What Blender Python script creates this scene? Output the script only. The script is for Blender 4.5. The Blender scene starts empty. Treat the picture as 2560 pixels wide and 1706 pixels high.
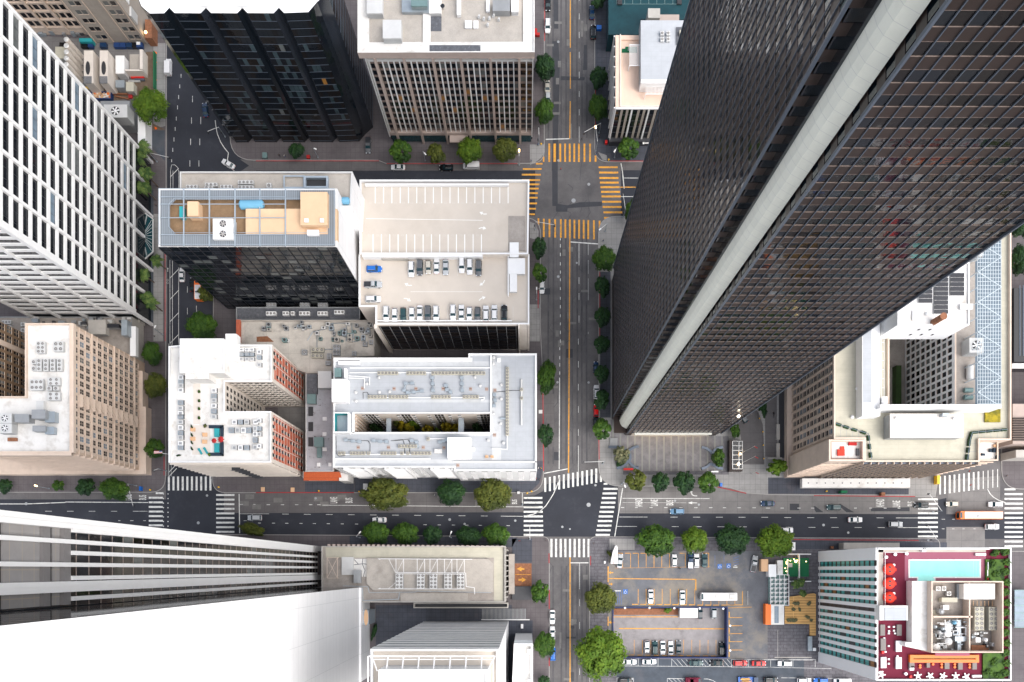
import bpy,math,random
from math import radians,pi,sin,cos
from mathutils import Vector,Matrix,geometry
random.seed(11)
# ------------------------------------------------------------------ camera, sky, sun, exposure
# The drone hangs at 280 m looking straight down; the photograph is the upper part of a wide frame (lens shift).
S = .135; D = 280.; NX,NY = 1315.,1425.          # metres per photo pixel on the ground, camera height, foot point
sc = bpy.context.scene
cam = bpy.data.objects.new('camera',bpy.data.cameras.new('camera'))
sc.collection.objects.link(cam); sc.camera = cam
cam.location = (0,0,D)
cam.data.sensor_width = 36; cam.data.lens = 36*(D / S) / 2560
cam.data.shift_x = (1280 - NX) / 2560; cam.data.shift_y = (NY - 853) / 2560
cam.data.clip_start = 1; cam.data.clip_end = 3000
W = bpy.data.worlds.new('World'); sc.world = W; W.use_nodes = True
wn = W.node_tree.nodes; sky = wn.new('ShaderNodeTexSky'); sky.sky_type = 'NISHITA'; sky.sun_disc = False
SUN_EL,SUN_AZ = 52,122
sky.sun_elevation = radians(SUN_EL); sky.sun_rotation = radians(SUN_AZ); sky.air_density = 1.0; sky.dust_density = 3.0; sky.ozone_density = 1.0
hs = wn.new('ShaderNodeHueSaturation'); hs.inputs['Saturation'].default_value = .45   # overcast: a paler sky
W.node_tree.links.new(sky.outputs[0],hs.inputs['Color']); W.node_tree.links.new(hs.outputs[0],wn['Background'].inputs[0]); wn['Background'].inputs[1].default_value = .15
sl = bpy.data.lights.new('sun','SUN'); sl.energy = 1.45; sl.angle = radians(75); sl.color = (1,.95,.88)
sun = bpy.data.objects.new('sun',sl); sc.collection.objects.link(sun)
az = radians(SUN_AZ); el = radians(SUN_EL)
sun.rotation_euler = Vector((sin(az)*cos(el),cos(az)*cos(el),sin(el))).to_track_quat('Z','Y').to_euler()
sc.view_settings.view_transform = 'Standard'; sc.view_settings.look = 'None'; sc.view_settings.gamma = 1
sc.view_settings.exposure = 1.05
try:
    sc.cycles.use_denoising = True; sc.cycles.max_bounces = 6; sc.cycles.diffuse_bounces = 3; sc.cycles.glossy_bounces = 3; sc.cycles.caustics_reflective = False
except Exception: pass
col = sc.collection
# ------------------------------------------------------------------ measuring helpers
TX = (0,640,1280,1920); TY = (0,427,854,1279); K = 3.672
def at(px,py,h=0):
    k = S*(D - h) / D; return ((px - NX)*k,(NY - py)*k)
def q(c,r,u,v): return TX[c] + u / K,TY[r] + v / K
def t(c,r,u,v,h=0): return at(*q(c,r,u,v),h)
def RP(x0,y0,x1,y1,h=0):
    a = at(x0,y0,h); b = at(x1,y1,h); return (min(a[0],b[0]),max(a[0],b[0]),min(a[1],b[1]),max(a[1],b[1]))
def R(c,r,u0,v0,u1,v1,h=0): return RP(*q(c,r,u0,v0),*q(c,r,u1,v1),h)
def proj(x,y,z):
    k = 1 / S*D / max(D - z,3); return NX + x*k,NY - y*k
def gx(px,h=0): return at(px,0,h)[0]
def gy(py,h=0): return at(0,py,h)[1]
# ------------------------------------------------------------------ materials
MATS = {}
def nd(nt,typ,**kw):
    n = nt.nodes.new(typ)
    for k,v in kw.items(): setattr(n,k,v)
    return n
def mixc(nt,fac,a,b,mode='MIX'):
    n = nt.nodes.new('ShaderNodeMix'); n.data_type = 'RGBA'; n.blend_type = mode
    for s,v in ((0,fac),(6,a),(7,b)):
        if isinstance(v,bpy.types.NodeSocket): nt.links.new(v,n.inputs[s])
        elif s == 0: n.inputs[0].default_value = v
        else: n.inputs[s].default_value = (*v[:3],1)
    return n.outputs[2]
def noise(nt,vec,scale,detail=4,rough=.6,lo=None,hi=None):
    n = nt.nodes.new('ShaderNodeTexNoise'); n.inputs['Scale'].default_value = scale
    n.inputs['Detail'].default_value = detail; n.inputs['Roughness'].default_value = rough
    nt.links.new(vec,n.inputs['Vector'])
    if lo is None: return n.outputs[0]
    r = nt.nodes.new('ShaderNodeMapRange'); r.inputs[1].default_value = lo; r.inputs[2].default_value = hi
    nt.links.new(n.outputs[0],r.inputs[0]); return r.outputs[0]
def mat(name,c,rough=.85,metal=0.,var=.12,scale=.35,c2=None,patch=(.55,.7),pscale=.12,pamt=.6,emit=None,estr=0,bump=0,spec=.5,
        joints=None,fine=.0,plane=None,wet=None):
    """Principled material; var = soft tone drift, c2 = a second colour in blotches, joints = (w, h, gap, colour) slab joints in plane xy/xz/yz."""
    m = bpy.data.materials.new(name); m.use_nodes = True; nt = m.node_tree; b = nt.nodes['Principled BSDF']
    g = nd(nt,'ShaderNodeNewGeometry').outputs['Position']
    b.inputs['Roughness'].default_value = rough; b.inputs['Metallic'].default_value = metal
    b.inputs['Specular IOR Level'].default_value = spec
    out = None
    if var > 0:
        out = mixc(nt,noise(nt,g,scale,6,.65,.3,.7),tuple(x*(1 - var) for x in c),tuple(min(1,x*(1 + var)) for x in c))
    if c2:
        f = noise(nt,g,pscale,7,.7,*patch)
        mm = nd(nt,'ShaderNodeMath',operation='MULTIPLY'); nt.links.new(f,mm.inputs[0]); mm.inputs[1].default_value = pamt
        out = mixc(nt,mm.outputs[0],out if out else c,c2)
    if fine > 0:
        out = mixc(nt,fine,out if out else c,noise(nt,g,6,3,.8),'OVERLAY')
    if joints:
        w,hh,gap,jc = joints[:4]
        sep = nd(nt,'ShaderNodeSeparateXYZ'); nt.links.new(g,sep.inputs[0]); cmb = nd(nt,'ShaderNodeCombineXYZ')
        pl = plane or 'xy'
        nt.links.new(sep.outputs['xyz'.index(pl[0])],cmb.inputs[0]); nt.links.new(sep.outputs['xyz'.index(pl[1])],cmb.inputs[1])
        br = nd(nt,'ShaderNodeTexBrick',offset=0. if len(joints) < 5 else .5); nt.links.new(cmb.outputs[0],br.inputs['Vector'])
        br.inputs['Scale'].default_value = 1; br.inputs['Brick Width'].default_value = w; br.inputs['Row Height'].default_value = hh
        br.inputs['Mortar Size'].default_value = gap; br.inputs['Mortar Smooth'].default_value = .3
        br.inputs['Color1'].default_value = (0,0,0,1); br.inputs['Color2'].default_value = (.12,.12,.12,1); br.inputs['Mortar'].default_value = (1,1,1,1)
        out = mixc(nt,br.outputs[0],out if out else c,jc)
    if out: nt.links.new(out,b.inputs['Base Color'])
    else: b.inputs['Base Color'].default_value = (*c,1)
    if emit: b.inputs['Emission Color'].default_value = (*emit,1); b.inputs['Emission Strength'].default_value = estr
    if bump > 0:
        bp = nd(nt,'ShaderNodeBump'); bp.inputs['Strength'].default_value = bump; bp.inputs['Distance'].default_value = .3
        nt.links.new(noise(nt,g,.55,2,.5),bp.inputs['Height']); nt.links.new(bp.outputs[0],b.inputs['Normal'])
    MATS[name] = m; return m
def m_(n): return MATS[n]
# streets
mat('asphalt_grey',(.115,.11,.112),.9,var=.28,scale=.1,c2=(.06,.058,.065),patch=(.48,.68),pscale=.11,pamt=.65,fine=.45)
mat('asphalt_dark',(.023,.026,.036),.85,var=.18,scale=.1,c2=(.05,.052,.06),pscale=.2,pamt=.4,fine=.3)
mat('asphalt_patch',(.042,.044,.052),.85,var=.15,fine=.3)
mat('asphalt_lot',(.12,.125,.14),.9,var=.22,scale=.15,c2=(.25,.22,.18),patch=(.46,.62),pscale=.06,pamt=.75,fine=.45)
mat('asphalt_blue',(.06,.072,.09),.9,var=.2,c2=(.1,.1,.11),pscale=.1,fine=.35)
mat('lot_lower',(.26,.245,.25),.9,var=.15,c2=(.14,.125,.13),patch=(.52,.66),pscale=.14,fine=.3)
mat('lane_concrete',(.175,.168,.165),.9,var=.16,scale=.25,c2=(.12,.115,.118),pscale=.16,pamt=.6,joints=(4.2,3.3,.04,(.09,.085,.085)),fine=.3)
mat('lane_dirty',(.115,.108,.11),.9,var=.16,scale=.25,c2=(.09,.085,.09),pscale=.16,pamt=.6,joints=(4.2,3.3,.04,(.07,.065,.068)),fine=.3)
mat('sidewalk',(.112,.1,.105),.9,var=.2,scale=.15,c2=(.085,.07,.08),pscale=.13,pamt=.7,joints=(1.6,1.6,.05,(.08,.068,.075)),fine=.3)
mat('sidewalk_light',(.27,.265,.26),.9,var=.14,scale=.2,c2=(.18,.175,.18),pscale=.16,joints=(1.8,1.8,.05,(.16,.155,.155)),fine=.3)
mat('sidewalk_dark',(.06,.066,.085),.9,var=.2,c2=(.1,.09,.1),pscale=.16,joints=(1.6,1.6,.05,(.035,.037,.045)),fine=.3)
mat('slate_paving',(.12,.115,.128),.85,var=.35,scale=.6,c2=(.06,.06,.07),pscale=.3,joints=(2.2,1.1,.07,(.06,.055,.065),1),fine=.3)
mat('curb',(.3,.29,.28),.9,var=.12)
mat('curb_red',(.32,.03,.035),.8,var=.2)
mat('paint_white',(.66,.66,.64),.7,var=.1,scale=1.5,c2=(.2,.2,.2),patch=(.5,.66),pscale=.9,pamt=.65)
mat('paint_deck',(.82,.82,.8),.7,var=.05)
mat('paint_deckfaint',(.62,.6,.56),.8,var=.05)
mat('paint_yellow',(.72,.33,.03),.7,var=.18,scale=1.5,c2=(.22,.16,.1),patch=(.48,.66),pscale=1.0,pamt=.75)
mat('paint_blue',(.04,.14,.42),.7,var=.15)
mat('dirt',(.14,.1,.07),.95,var=.3,scale=.8,fine=.3)
# roofs
mat('roof_white',(.72,.705,.68),.8,var=.07,scale=.25,c2=(.36,.32,.27),patch=(.52,.7),pscale=.22,pamt=.6)
mat('roof_white_clean',(.86,.86,.86),.7,var=.03)
mat('roof_grey',(.41,.43,.46),.85,var=.07,c2=(.34,.36,.38),patch=(.56,.75),pscale=.12,pamt=.6,joints=(3.2,1.5,.03,(.35,.37,.39)))
mat('roof_walk',(.5,.515,.53),.85,var=.08,c2=(.38,.39,.4),pscale=.2)
mat('roof_gravel',(.42,.385,.345),.95,var=.14,scale=.25,c2=(.24,.215,.19),patch=(.58,.74),pscale=.12,fine=.35)
mat('roof_mid',(.5,.465,.42),.95,var=.14,scale=.3,c2=(.22,.2,.18),patch=(.56,.7),pscale=.16,pamt=.7,joints=(7,5,.05,(.36,.33,.3)),fine=.35)
mat('roof_brown',(.35,.315,.285),.95,var=.18,scale=.3,c2=(.18,.16,.145),patch=(.55,.72),pscale=.2,fine=.4)
mat('roof_cream',(.48,.455,.37),.9,var=.1,scale=.3,c2=(.31,.29,.23),patch=(.55,.76),pscale=.12,pamt=.6,joints=(6,1.1,.03,(.42,.4,.32)))
mat('roof_peel',(.4,.4,.43),.9,var=.15,c2=(.1,.06,.045),patch=(.6,.64),pscale=.8,pamt=.8)
mat('deck',(.58,.52,.455),.85,var=.06,scale=.12,c2=(.46,.4,.33),patch=(.5,.75),pscale=.07,pamt=.5)
mat('roof_peach',(.68,.47,.3),.85,var=.05,c2=(.66,.46,.3),patch=(.6,.75),pscale=.3,pamt=.5)
mat('roof_orange',(.27,.175,.1),.9,var=.2,scale=.6,c2=(.2,.13,.07),pscale=.5)
mat('pink_terrace',(.74,.55,.44),.85,var=.05,c2=(.7,.55,.46),patch=(.62,.75),pscale=.3,pamt=.5)
mat('clay_tile',(.62,.13,.04),.8,var=.15,scale=2,joints=(.35,6,.06,(.35,.06,.02)))
mat('tar',(.1,.105,.12),.85,var=.25,scale=1.2,c2=(.3,.3,.32),pscale=.9,pamt=.5)
# walls
mat('white_paint',(.8,.8,.8),.6,var=.04)
mat('white_bright',(.88,.88,.88),.5,var=.02)
mat('grey_panel',(.3,.29,.29),.7,var=.08,joints=(4,2.8,.05,(.42,.36,.28)),plane='yz')
mat('grey_panel_dark',(.2,.19,.19),.7,var=.1)
mat('white_panel',(.86,.86,.87),.5,var=.02,joints=(9,3.9,.05,(.58,.59,.6)),plane='yz',c2=(.72,.72,.73),patch=(.5,.75),pscale=.05,pamt=.5)
mat('cream_wall',(.66,.6,.54),.8,var=.07,c2=(.5,.44,.38),patch=(.58,.75),pscale=.2,pamt=.4)
mat('beige_wall',(.55,.42,.325),.85,var=.08,scale=.3,c2=(.42,.31,.23),patch=(.55,.75),pscale=.15,pamt=.5)
mat('beige_light',(.63,.51,.42),.85,var=.08,scale=.3,c2=(.45,.34,.27),patch=(.55,.75),pscale=.2,pamt=.5)
mat('stone_grey',(.36,.32,.28),.85,var=.1,c2=(.27,.24,.2),pscale=.3,joints=(2.2,1.9,.03,(.3,.26,.23)),plane='xz')
mat('brown_brick',(.24,.155,.09),.85,var=.15,scale=1,joints=(.5,.25,.03,(.17,.11,.07)),plane='xz')
mat('red_brick',(.47,.115,.06),.85,var=.15,scale=.9,c2=(.36,.09,.05),pscale=.5)
mat('taupe',(.4,.325,.29),.8,var=.07)
mat('taupe_dark',(.2,.155,.135),.7,var=.15,scale=.2)
mat('concrete',(.42,.4,.37),.85,var=.12,c2=(.28,.26,.24),pscale=.3,pamt=.5)
mat('board_concrete',(.74,.74,.65),.8,var=.06,scale=.5,c2=(.6,.605,.55),patch=(.5,.7),pscale=.25,pamt=.5,joints=(90,1.97,.05,(.6,.6,.55)),plane='xz')
mat('dark_stone',(.05,.052,.06),.5,var=.2)
mat('bronze',(.034,.024,.021),.3,var=.2,scale=.2,c2=(.03,.02,.018),pscale=.1,spec=.22,bump=.02)
mat('steel_blue',(.11,.135,.175),.35,.4,var=.05)
mat('glass_reflection',(.035,.055,.065),.15,var=.4,scale=.3,bump=.06)  # paler panes: reflections on the zigzag front painted into the glass colour
mat('screen_slab',(.11,.15,.19),.7,var=.15)
mat('tyre_track',(.075,.073,.078),.9,var=.25,scale=.3,fine=.4)
mat('road_cut',(.16,.155,.15),.9,var=.2,fine=.4)
mat('dark_glaze',(.018,.022,.03),.15,var=.2,scale=.2)
mat('black_metal',(.02,.022,.028),.4,var=.1)
mat('grey_metal',(.32,.33,.34),.5,.3,var=.1)
mat('light_metal',(.62,.62,.61),.5,.2,var=.06)
mat('lattice_steel',(.5,.56,.6),.5,var=.05)
mat('white_metal',(.8,.8,.8),.5,var=.04)
mat('galv',(.36,.41,.45),.45,.5,var=.12)
mat('blue_steel',(.36,.42,.48),.5,.2,var=.08)
mat('teal_metal',(.16,.25,.25),.5,.2,var=.1)
mat('rust',(.24,.1,.05),.85,var=.3,scale=1.5)
mat('dark_grille',(.03,.03,.034),.6,var=0)
mat('blade',(.4,.38,.36),.5,var=0)
mat('solar',(.008,.01,.018),.15,var=0)
mat('blue_tank',(.14,.36,.52),.5,var=.06)
# glass
mat('glass_dark',(.01,.012,.016),.06,var=0,spec=.4,bump=.03)
mat('glass_black',(.005,.008,.012),.05,var=0,spec=.6,bump=.07)
mat('glass_blinds',(.11,.12,.12),.25,var=.2,scale=1.2)
mat('glass_teal',(.06,.38,.36),.3,var=.3,scale=.5)
mat('glass_teal_dark',(.008,.045,.055),.12,var=.2,scale=.4)
mat('glass_blue',(.16,.22,.28),.2,var=.2)
mat('glass_amber',(.12,.06,.015),.3,var=.2,emit=(1,.42,.07),estr=.05)
mat('glass_bronze',(.01,.008,.007),.05,var=.2,scale=.2,spec=.45,bump=.09)
mat('pane_light',(.4,.37,.34),.5,var=.1)
mat('lamp_warm',(1,.75,.4),.5,var=0,emit=(1,.68,.3),estr=5)
mat('lamp_white',(1,.9,.75),.5,var=0,emit=(1,.86,.65),estr=3)
# colours
for n,c,r in (('car_white',(.7,.7,.71),.3),('car_black',(.008,.009,.011),.12),('car_grey',(.1,.105,.115),.2),('car_silver',(.42,.44,.46),.25),
                ('car_blue',(.01,.13,.5),.2),('car_pale_blue',(.12,.24,.38),.25),('car_navy',(.01,.035,.09),.18),('car_red',(.5,.012,.012),.2),('car_teal',(.02,.06,.065),.18),('car_champagne',(.5,.47,.41),.25),
                ('car_glass',(.01,.035,.045),.25),('tyre',(.012,.012,.012),.8),('head',(.8,.85,.9),.15),('tail',(.5,.01,.01),.2),('orange_paint',(.85,.17,.015),.45),
                ('yellow_paint',(.85,.5,.02),.5),('red_paint',(.7,.015,.012),.5),('red_fabric',(.75,.03,.01),.7),('green_turf',(.01,.13,.055),.95),
                ('teal_paint',(.02,.3,.33),.6),('skin',(.45,.27,.19),.6),('cloth_dark',(.02,.022,.03),.9),('cloth_blue',(.04,.08,.2),.9),('cloth_red',(.4,.02,.02),.9),
                ('cloth_white',(.7,.7,.68),.9),('hair',(.02,.013,.01),.8),('navy_wall',(.02,.035,.12),.7),('burgundy',(.135,.008,.028),.9),('rose_tile',(.27,.075,.12),.7),
                ('pool_wall',(.3,.68,.66),.3),('navy_cushion',(.015,.03,.05),.9),('tan_cloth',(.66,.42,.25),.9),('grey_fabric',(.22,.2,.19),.9),('dark_blue_bin',(.01,.04,.14),.5)):
    mat(n,c,r,var=.04 if r > .5 else 0)
mat('pool_water',(.2,.72,.66),.06,var=.1,scale=.3,bump=.06)
mat('deck_wood',(.5,.28,.1),.8,var=.2,scale=.4,joints=(30,.9,.13,(.75,.45,.16)))
mat('louvre',(.45,.45,.45),.6,var=.05,joints=(50,.3,.08,(.2,.2,.2)))
mat('ribbed_roof',(.66,.62,.58),.6,var=.06,c2=(.5,.45,.4),pscale=.2,joints=(.75,60,.07,(.47,.44,.41)))
mat('grille_x',(.16,.185,.21),.5,var=.05,joints=(.5,60,.07,(.3,.33,.36)))
mat('plaza_stripe',(.15,.145,.155),.85,var=.25,scale=.5,c2=(.1,.095,.105),pscale=.4,joints=(2.45,80,.3,(.21,.21,.2)),fine=.4)
mat('hedge_base',(.03,.06,.015),.95,var=.3)
for n,a,b_ in (('leaf_green',(.025,.08,.01),(.075,.145,.01)),('leaf_dark',(.01,.042,.014),(.03,.08,.015)),('leaf_lime',(.06,.135,.006),(.13,.2,.012)),
                 ('leaf_olive',(.06,.085,.012),(.13,.14,.02)),('leaf_yellow',(.22,.2,.01),(.42,.3,.01)),('leaf_palm',(.04,.1,.02),(.16,.2,.05)),('leaf_sage',(.1,.12,.06),(.24,.22,.12))):
    m = mat(n,a,.7,var=0,spec=.3); nt = m.node_tree; g = nd(nt,'ShaderNodeNewGeometry')
    o = mixc(nt,g.outputs['Random Per Island'],a,b_); tc = nd(nt,'ShaderNodeTexCoord')
    o = mixc(nt,noise(nt,tc.outputs['Object'],.55,3,.6,.4,.62),o,tuple(x*.55 for x in a))
    nt.links.new(o,nt.nodes['Principled BSDF'].inputs['Base Color'])
mat('bark',(.12,.09,.07),.9,var=.2,scale=2)
# ------------------------------------------------------------------ mesh builder
ORG = {}
FINISH = []
def link(o,parent=None):
    col.objects.link(o)
    if parent: o.parent = parent
    return o
class MB:
    def __init__(s): s.v = []; s.f = []; s.m = []; s.k = 0; s.mats = None
    def add(s,vs,fs,k=None):
        o = len(s.v); s.v += [tuple(v) for v in vs]; s.f += [tuple(i + o for i in f) for f in fs]; s.m += [s.k if k is None else k]*len(fs); return s
    def box(s,x0,x1,y0,y1,z0,z1,k=None):
        return s.add([(x0,y0,z0),(x1,y0,z0),(x1,y1,z0),(x0,y1,z0),(x0,y0,z1),(x1,y0,z1),(x1,y1,z1),(x0,y1,z1)],
                     [(3,2,1,0),(4,5,6,7),(0,1,5,4),(1,2,6,5),(2,3,7,6),(3,0,4,7)],k)
    def quad(s,a,b,c,d,k=None): return s.add([a,b,c,d],[(0,1,2,3)],k)
    def rect(s,r,z,k=None): return s.quad((r[0],r[2],z),(r[1],r[2],z),(r[1],r[3],z),(r[0],r[3],z),k)
    def poly(s,pts,z,holes=(),k=None):
        loops = [[Vector((x,y,0)) for x,y in pts]] + [[Vector((x,y,0)) for x,y in h] for h in holes]
        flat = [p for l in loops for p in l]; tr = geometry.tessellate_polygon(loops); fs = []
        for a,b,c in tr:
            n = (flat[b] - flat[a]).cross(flat[c] - flat[a]).z; fs.append((a,b,c) if n > 0 else (a,c,b))
        return s.add([(p.x,p.y,z) for p in flat],fs,k)
    def sides(s,pts,z0,z1,inward=False,k=None):
        n = len(pts); a = area(pts); idx = range(n)
        vs = [(x,y,z0) for x,y in pts] + [(x,y,z1) for x,y in pts]; fs = []
        for i in idx:
            j = (i + 1) % n; f = (i,j,n + j,n + i)
            if (a < 0) != inward: f = f[::-1]
            fs.append(f)
        return s.add(vs,fs,k)
    def prism(s,pts,z0,z1,k=None,bottom=False):
        s.sides(pts,z0,z1,k=k); s.poly(pts,z1,k=k)
        return s
    def cyl(s,x,y,z0,z1,r,n=14,r2=None,k=None,cap=True,ry=None):
        r2 = r if r2 is None else r2; f = 1 if ry is None else ry / r
        vs = [(x + r*cos(2*pi*i / n),y + f*r*sin(2*pi*i / n),z0) for i in range(n)] + [(x + r2*cos(2*pi*i / n),y + f*r2*sin(2*pi*i / n),z1) for i in range(n)]
        fs = [(i,(i + 1) % n,n + (i + 1) % n,n + i) for i in range(n)]
        if cap: fs.append(tuple(range(n,2*n)))
        return s.add(vs,fs,k)
    def tube(s,p,w,r,n=6,r2=None,k=None):
        p = Vector(p); w = Vector(w); d = (w - p); L = d.length
        if L < 1e-6: return s
        d.normalize(); a = d.orthogonal().normalized(); b = d.cross(a); r2 = r if r2 is None else r2
        vs = [p + (a*cos(2*pi*i / n) + b*sin(2*pi*i / n))*r for i in range(n)] + [w + (a*cos(2*pi*i / n) + b*sin(2*pi*i / n))*r2 for i in range(n)]
        return s.add(vs,[(i,(i + 1) % n,n + (i + 1) % n,n + i) for i in range(n)] + [tuple(range(n - 1,-1,-1)),tuple(range(n,2*n))],k)
    def path(s,pts,r,n=6,k=None):
        for a,b in zip(pts,pts[1:]): s.tube(a,b,r,n,k=k)
        return s
    def rbox(s,cx,cy,L,Wd,z0,z1,a=0,k=None):
        c,n = cos(a),sin(a); P = [(cx + x*c - y*n,cy + x*n + y*c) for x,y in ((-L / 2,-Wd / 2),(L / 2,-Wd / 2),(L / 2,Wd / 2),(-L / 2,Wd / 2))]
        s.add([(*p,z0) for p in P] + [(*p,z1) for p in P],[(3,2,1,0),(4,5,6,7),(0,1,5,4),(1,2,6,5),(2,3,7,6),(3,0,4,7)],k); return s
    def strip(s,pts,w,z,k=None):
        for a,b in zip(pts,pts[1:]):
            a = Vector(a); b = Vector(b); d = (b - a).normalized(); n = Vector((-d.y,d.x))*w / 2; s.quad((*(a - n),z),(*(b - n),z),(*(b + n),z),(*(a + n),z),k)
        return s
    def build(s,name,mats,parent=None,**props):
        if not s.f: return None
        if isinstance(mats,str): mats = [mats]
        ox,oy,oz = ORG.get(parent.name,(0,0,0)) if parent else (0,0,0)
        me = bpy.data.meshes.new(name); me.from_pydata([(x - ox,y - oy,z - oz) for x,y,z in s.v],[],s.f)
        for m in mats: me.materials.append(MATS[m])
        if len(mats) > 1: me.polygons.foreach_set('material_index',s.m)
        o = bpy.data.objects.new(name,me); link(o,parent); ORG[o.name] = (ox,oy,oz)
        for a,b in props.items(): o[a] = b
        return o
def area(p): return sum(p[i][0]*p[(i + 1) % len(p)][1] - p[(i + 1) % len(p)][0]*p[i][1] for i in range(len(p))) / 2
def inset(p,d):
    """polygon moved inwards by d (mitred)"""
    n = len(p); sg = 1 if area(p) > 0 else -1; out = []
    for i in range(n):
        a,b,c = Vector(p[i - 1]),Vector(p[i]),Vector(p[(i + 1) % n]); e1 = (b - a).normalized(); e2 = (c - b).normalized()
        n1 = Vector((-e1.y,e1.x))*sg; n2 = Vector((-e2.y,e2.x))*sg; m = n1 + n2; L = m.length_squared
        m = n1*d if L < 1e-6 else m*(2*d / L); out.append((b.x + m.x,b.y + m.y))
    return out
def rp(r): return [(r[0],r[2]),(r[1],r[2]),(r[1],r[3]),(r[0],r[3])]
def thing(name,label,cat,loc=(0,0,0),group=None):
    o = bpy.data.objects.new(name,None); o.empty_display_size = .5; o.location = loc; link(o); ORG[o.name] = tuple(loc)
    o['label'] = label; o['category'] = cat
    if group: o['group'] = group
    return o
def solo(mb,name,mats,label,cat,group=None):
    """a thing that is one mesh, its origin at the middle of its base"""
    xs = [v[0] for v in mb.v]; ys = [v[1] for v in mb.v]; z = min(v[2] for v in mb.v); c = ((min(xs) + max(xs)) / 2,(min(ys) + max(ys)) / 2,z)
    mb.v = [(x - c[0],y - c[1],w - c[2]) for x,y,w in mb.v]; o = mb.build(name,mats); o.location = c; ORG[o.name] = c
    o['label'] = label; o['category'] = cat
    if group: o['group'] = group
    return o
def structure(mb,name,mats):
    o = mb.build(name,mats); o['kind'] = 'structure'; return o
def copy_tree(o,parent=None):
    c = o.copy(); col.objects.link(c); c.parent = parent
    for ch in list(o.children): copy_tree(ch,c)
    return c
USED = set()
def put(proto,loc,rz=0,label=None,group=None,scale=None):
    """the first call places the prototype itself, later ones copies of it and its parts"""
    o = proto if proto.name not in USED else copy_tree(proto)
    USED.add(proto.name); o.location = loc; o.rotation_euler = (0,0,rz)
    if scale: o.scale = scale if isinstance(scale,tuple) else (scale,)*3
    if label: o['label'] = label
    if group: o['group'] = group
    elif 'group' in o and o is not proto: pass
    return o
ORD = ['first','second','third','fourth','fifth','sixth','seventh','eighth','ninth','tenth','eleventh','twelfth','thirteenth','fourteenth','fifteenth','sixteenth',
       'seventeenth','eighteenth','nineteenth','twentieth','twenty-first','twenty-second','twenty-third','twenty-fourth','twenty-fifth','twenty-sixth','twenty-seventh','twenty-eighth','twenty-ninth','thirtieth']
ORD += ['%s-%s' % (a,b) for a in ('thirty','forty','fifty') for b in ORD[:9]]
class Parts:
    """repeated parts of one thing: the 100 largest in the picture become objects, the rest one object of kind stuff"""
    def __init__(s,name,parent,mats): s.n = name; s.p = parent; s.m = mats; s.l = []
    def add(s,mb):
        P = [proj(*v) for v in mb.v]; x0 = min(p[0] for p in P); x1 = max(p[0] for p in P); y0 = min(p[1] for p in P); y1 = max(p[1] for p in P)
        w = min(x1,2560) - max(x0,0); h = min(y1,1706) - max(y0,0); s.l.append((w*h if w > 0 and h > 0 else -1,len(s.l),mb)); return mb
    def done(s,limit=100):
        s.l.sort(key=lambda a: -a[0]); rest = MB()
        for i,(sc_,_,mb) in enumerate(s.l):
            if i < limit and sc_ > 2: mb.build(s.n,s.m,s.p)
            else:
                o = len(rest.v); rest.v += mb.v; rest.f += [tuple(i + o for i in f) for f in mb.f]; rest.m += mb.m
        if rest.f: rest.build(s.n + '_field',s.m,s.p,kind='stuff')
class Wall:
    """a wall line from A to B with the outside on its right hand"""
    def __init__(s,A,B): s.A = Vector(A); d = Vector(B) - s.A; s.L = d.length; s.e = d / s.L; s.n = Vector((s.e.y,-s.e.x))
    def p(s,u,z,w): v = s.A + s.e*u + s.n*w; return (v.x,v.y,z)
    def box(s,mb,u0,u1,z0,z1,w0,w1,k=None):
        p = s.p; return mb.add([p(u0,z0,w1),p(u1,z0,w1),p(u1,z0,w0),p(u0,z0,w0),p(u0,z1,w1),p(u1,z1,w1),p(u1,z1,w0),p(u0,z1,w0)],
                               [(3,2,1,0),(4,5,6,7),(0,1,5,4),(1,2,6,5),(2,3,7,6),(3,0,4,7)],k)
    def pane(s,mb,u0,u1,z0,z1,w,k=None): p = s.p; return mb.quad(p(u0,z0,w),p(u1,z0,w),p(u1,z1,w),p(u0,z1,w),k)
    def grid(s,mb,wp,u0,u1,z0,z1,nu,nv,pw,sh,dep,kp=0,ks=0,mull=0,pick=None,sdep=None,frame=.06,top=True,skip=None):
        """piers (width pw) and spandrels (height sh) standing dep proud of the core, one pane per opening"""
        cu = (u1 - u0) / nu; cv = (z1 - z0) / nv; sdep = (dep - .004) if sdep is None else sdep
        for i in range(nu + 1):
            a = max(u0,u0 + i*cu - pw / 2); b = min(u1,u0 + i*cu + pw / 2); s.box(mb,a,b,z0,z1,-.02,dep,kp)
        for j in range(nv + (1 if top else 0)):
            z = z0 + j*cv; h = min(z + sh,z1 - .003) if j < nv else z1 - .003; zz = z + .003 if j < nv else z1 - sh*.5
            for i in range(nu): s.box(mb,u0 + i*cu + pw / 2 - .002,u0 + (i + 1)*cu - pw / 2 + .002,zz,h,-.02,sdep,ks)
        if wp is not None:
            for j in range(nv):
                for i in range(nu):
                    if skip and skip(i,j): continue
                    a = u0 + i*cu + pw / 2; b = u0 + (i + 1)*cu - pw / 2; za = z0 + j*cv + sh; zb = z0 + (j + 1)*cv
                    w = MB(); k = pick(i,j) if pick else 1
                    s.pane(w,a,b,za,zb,.03,k)
                    for e in range(mull): c = a + (b - a)*(e + 1) / (mull + 1); s.box(w,c - frame / 2,c + frame / 2,za,zb,.03,.1,0)
                    if frame > 0: s.box(w,a,b,za,za + frame*1.4,.03,.12,0)
                    wp.add(w)
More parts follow.
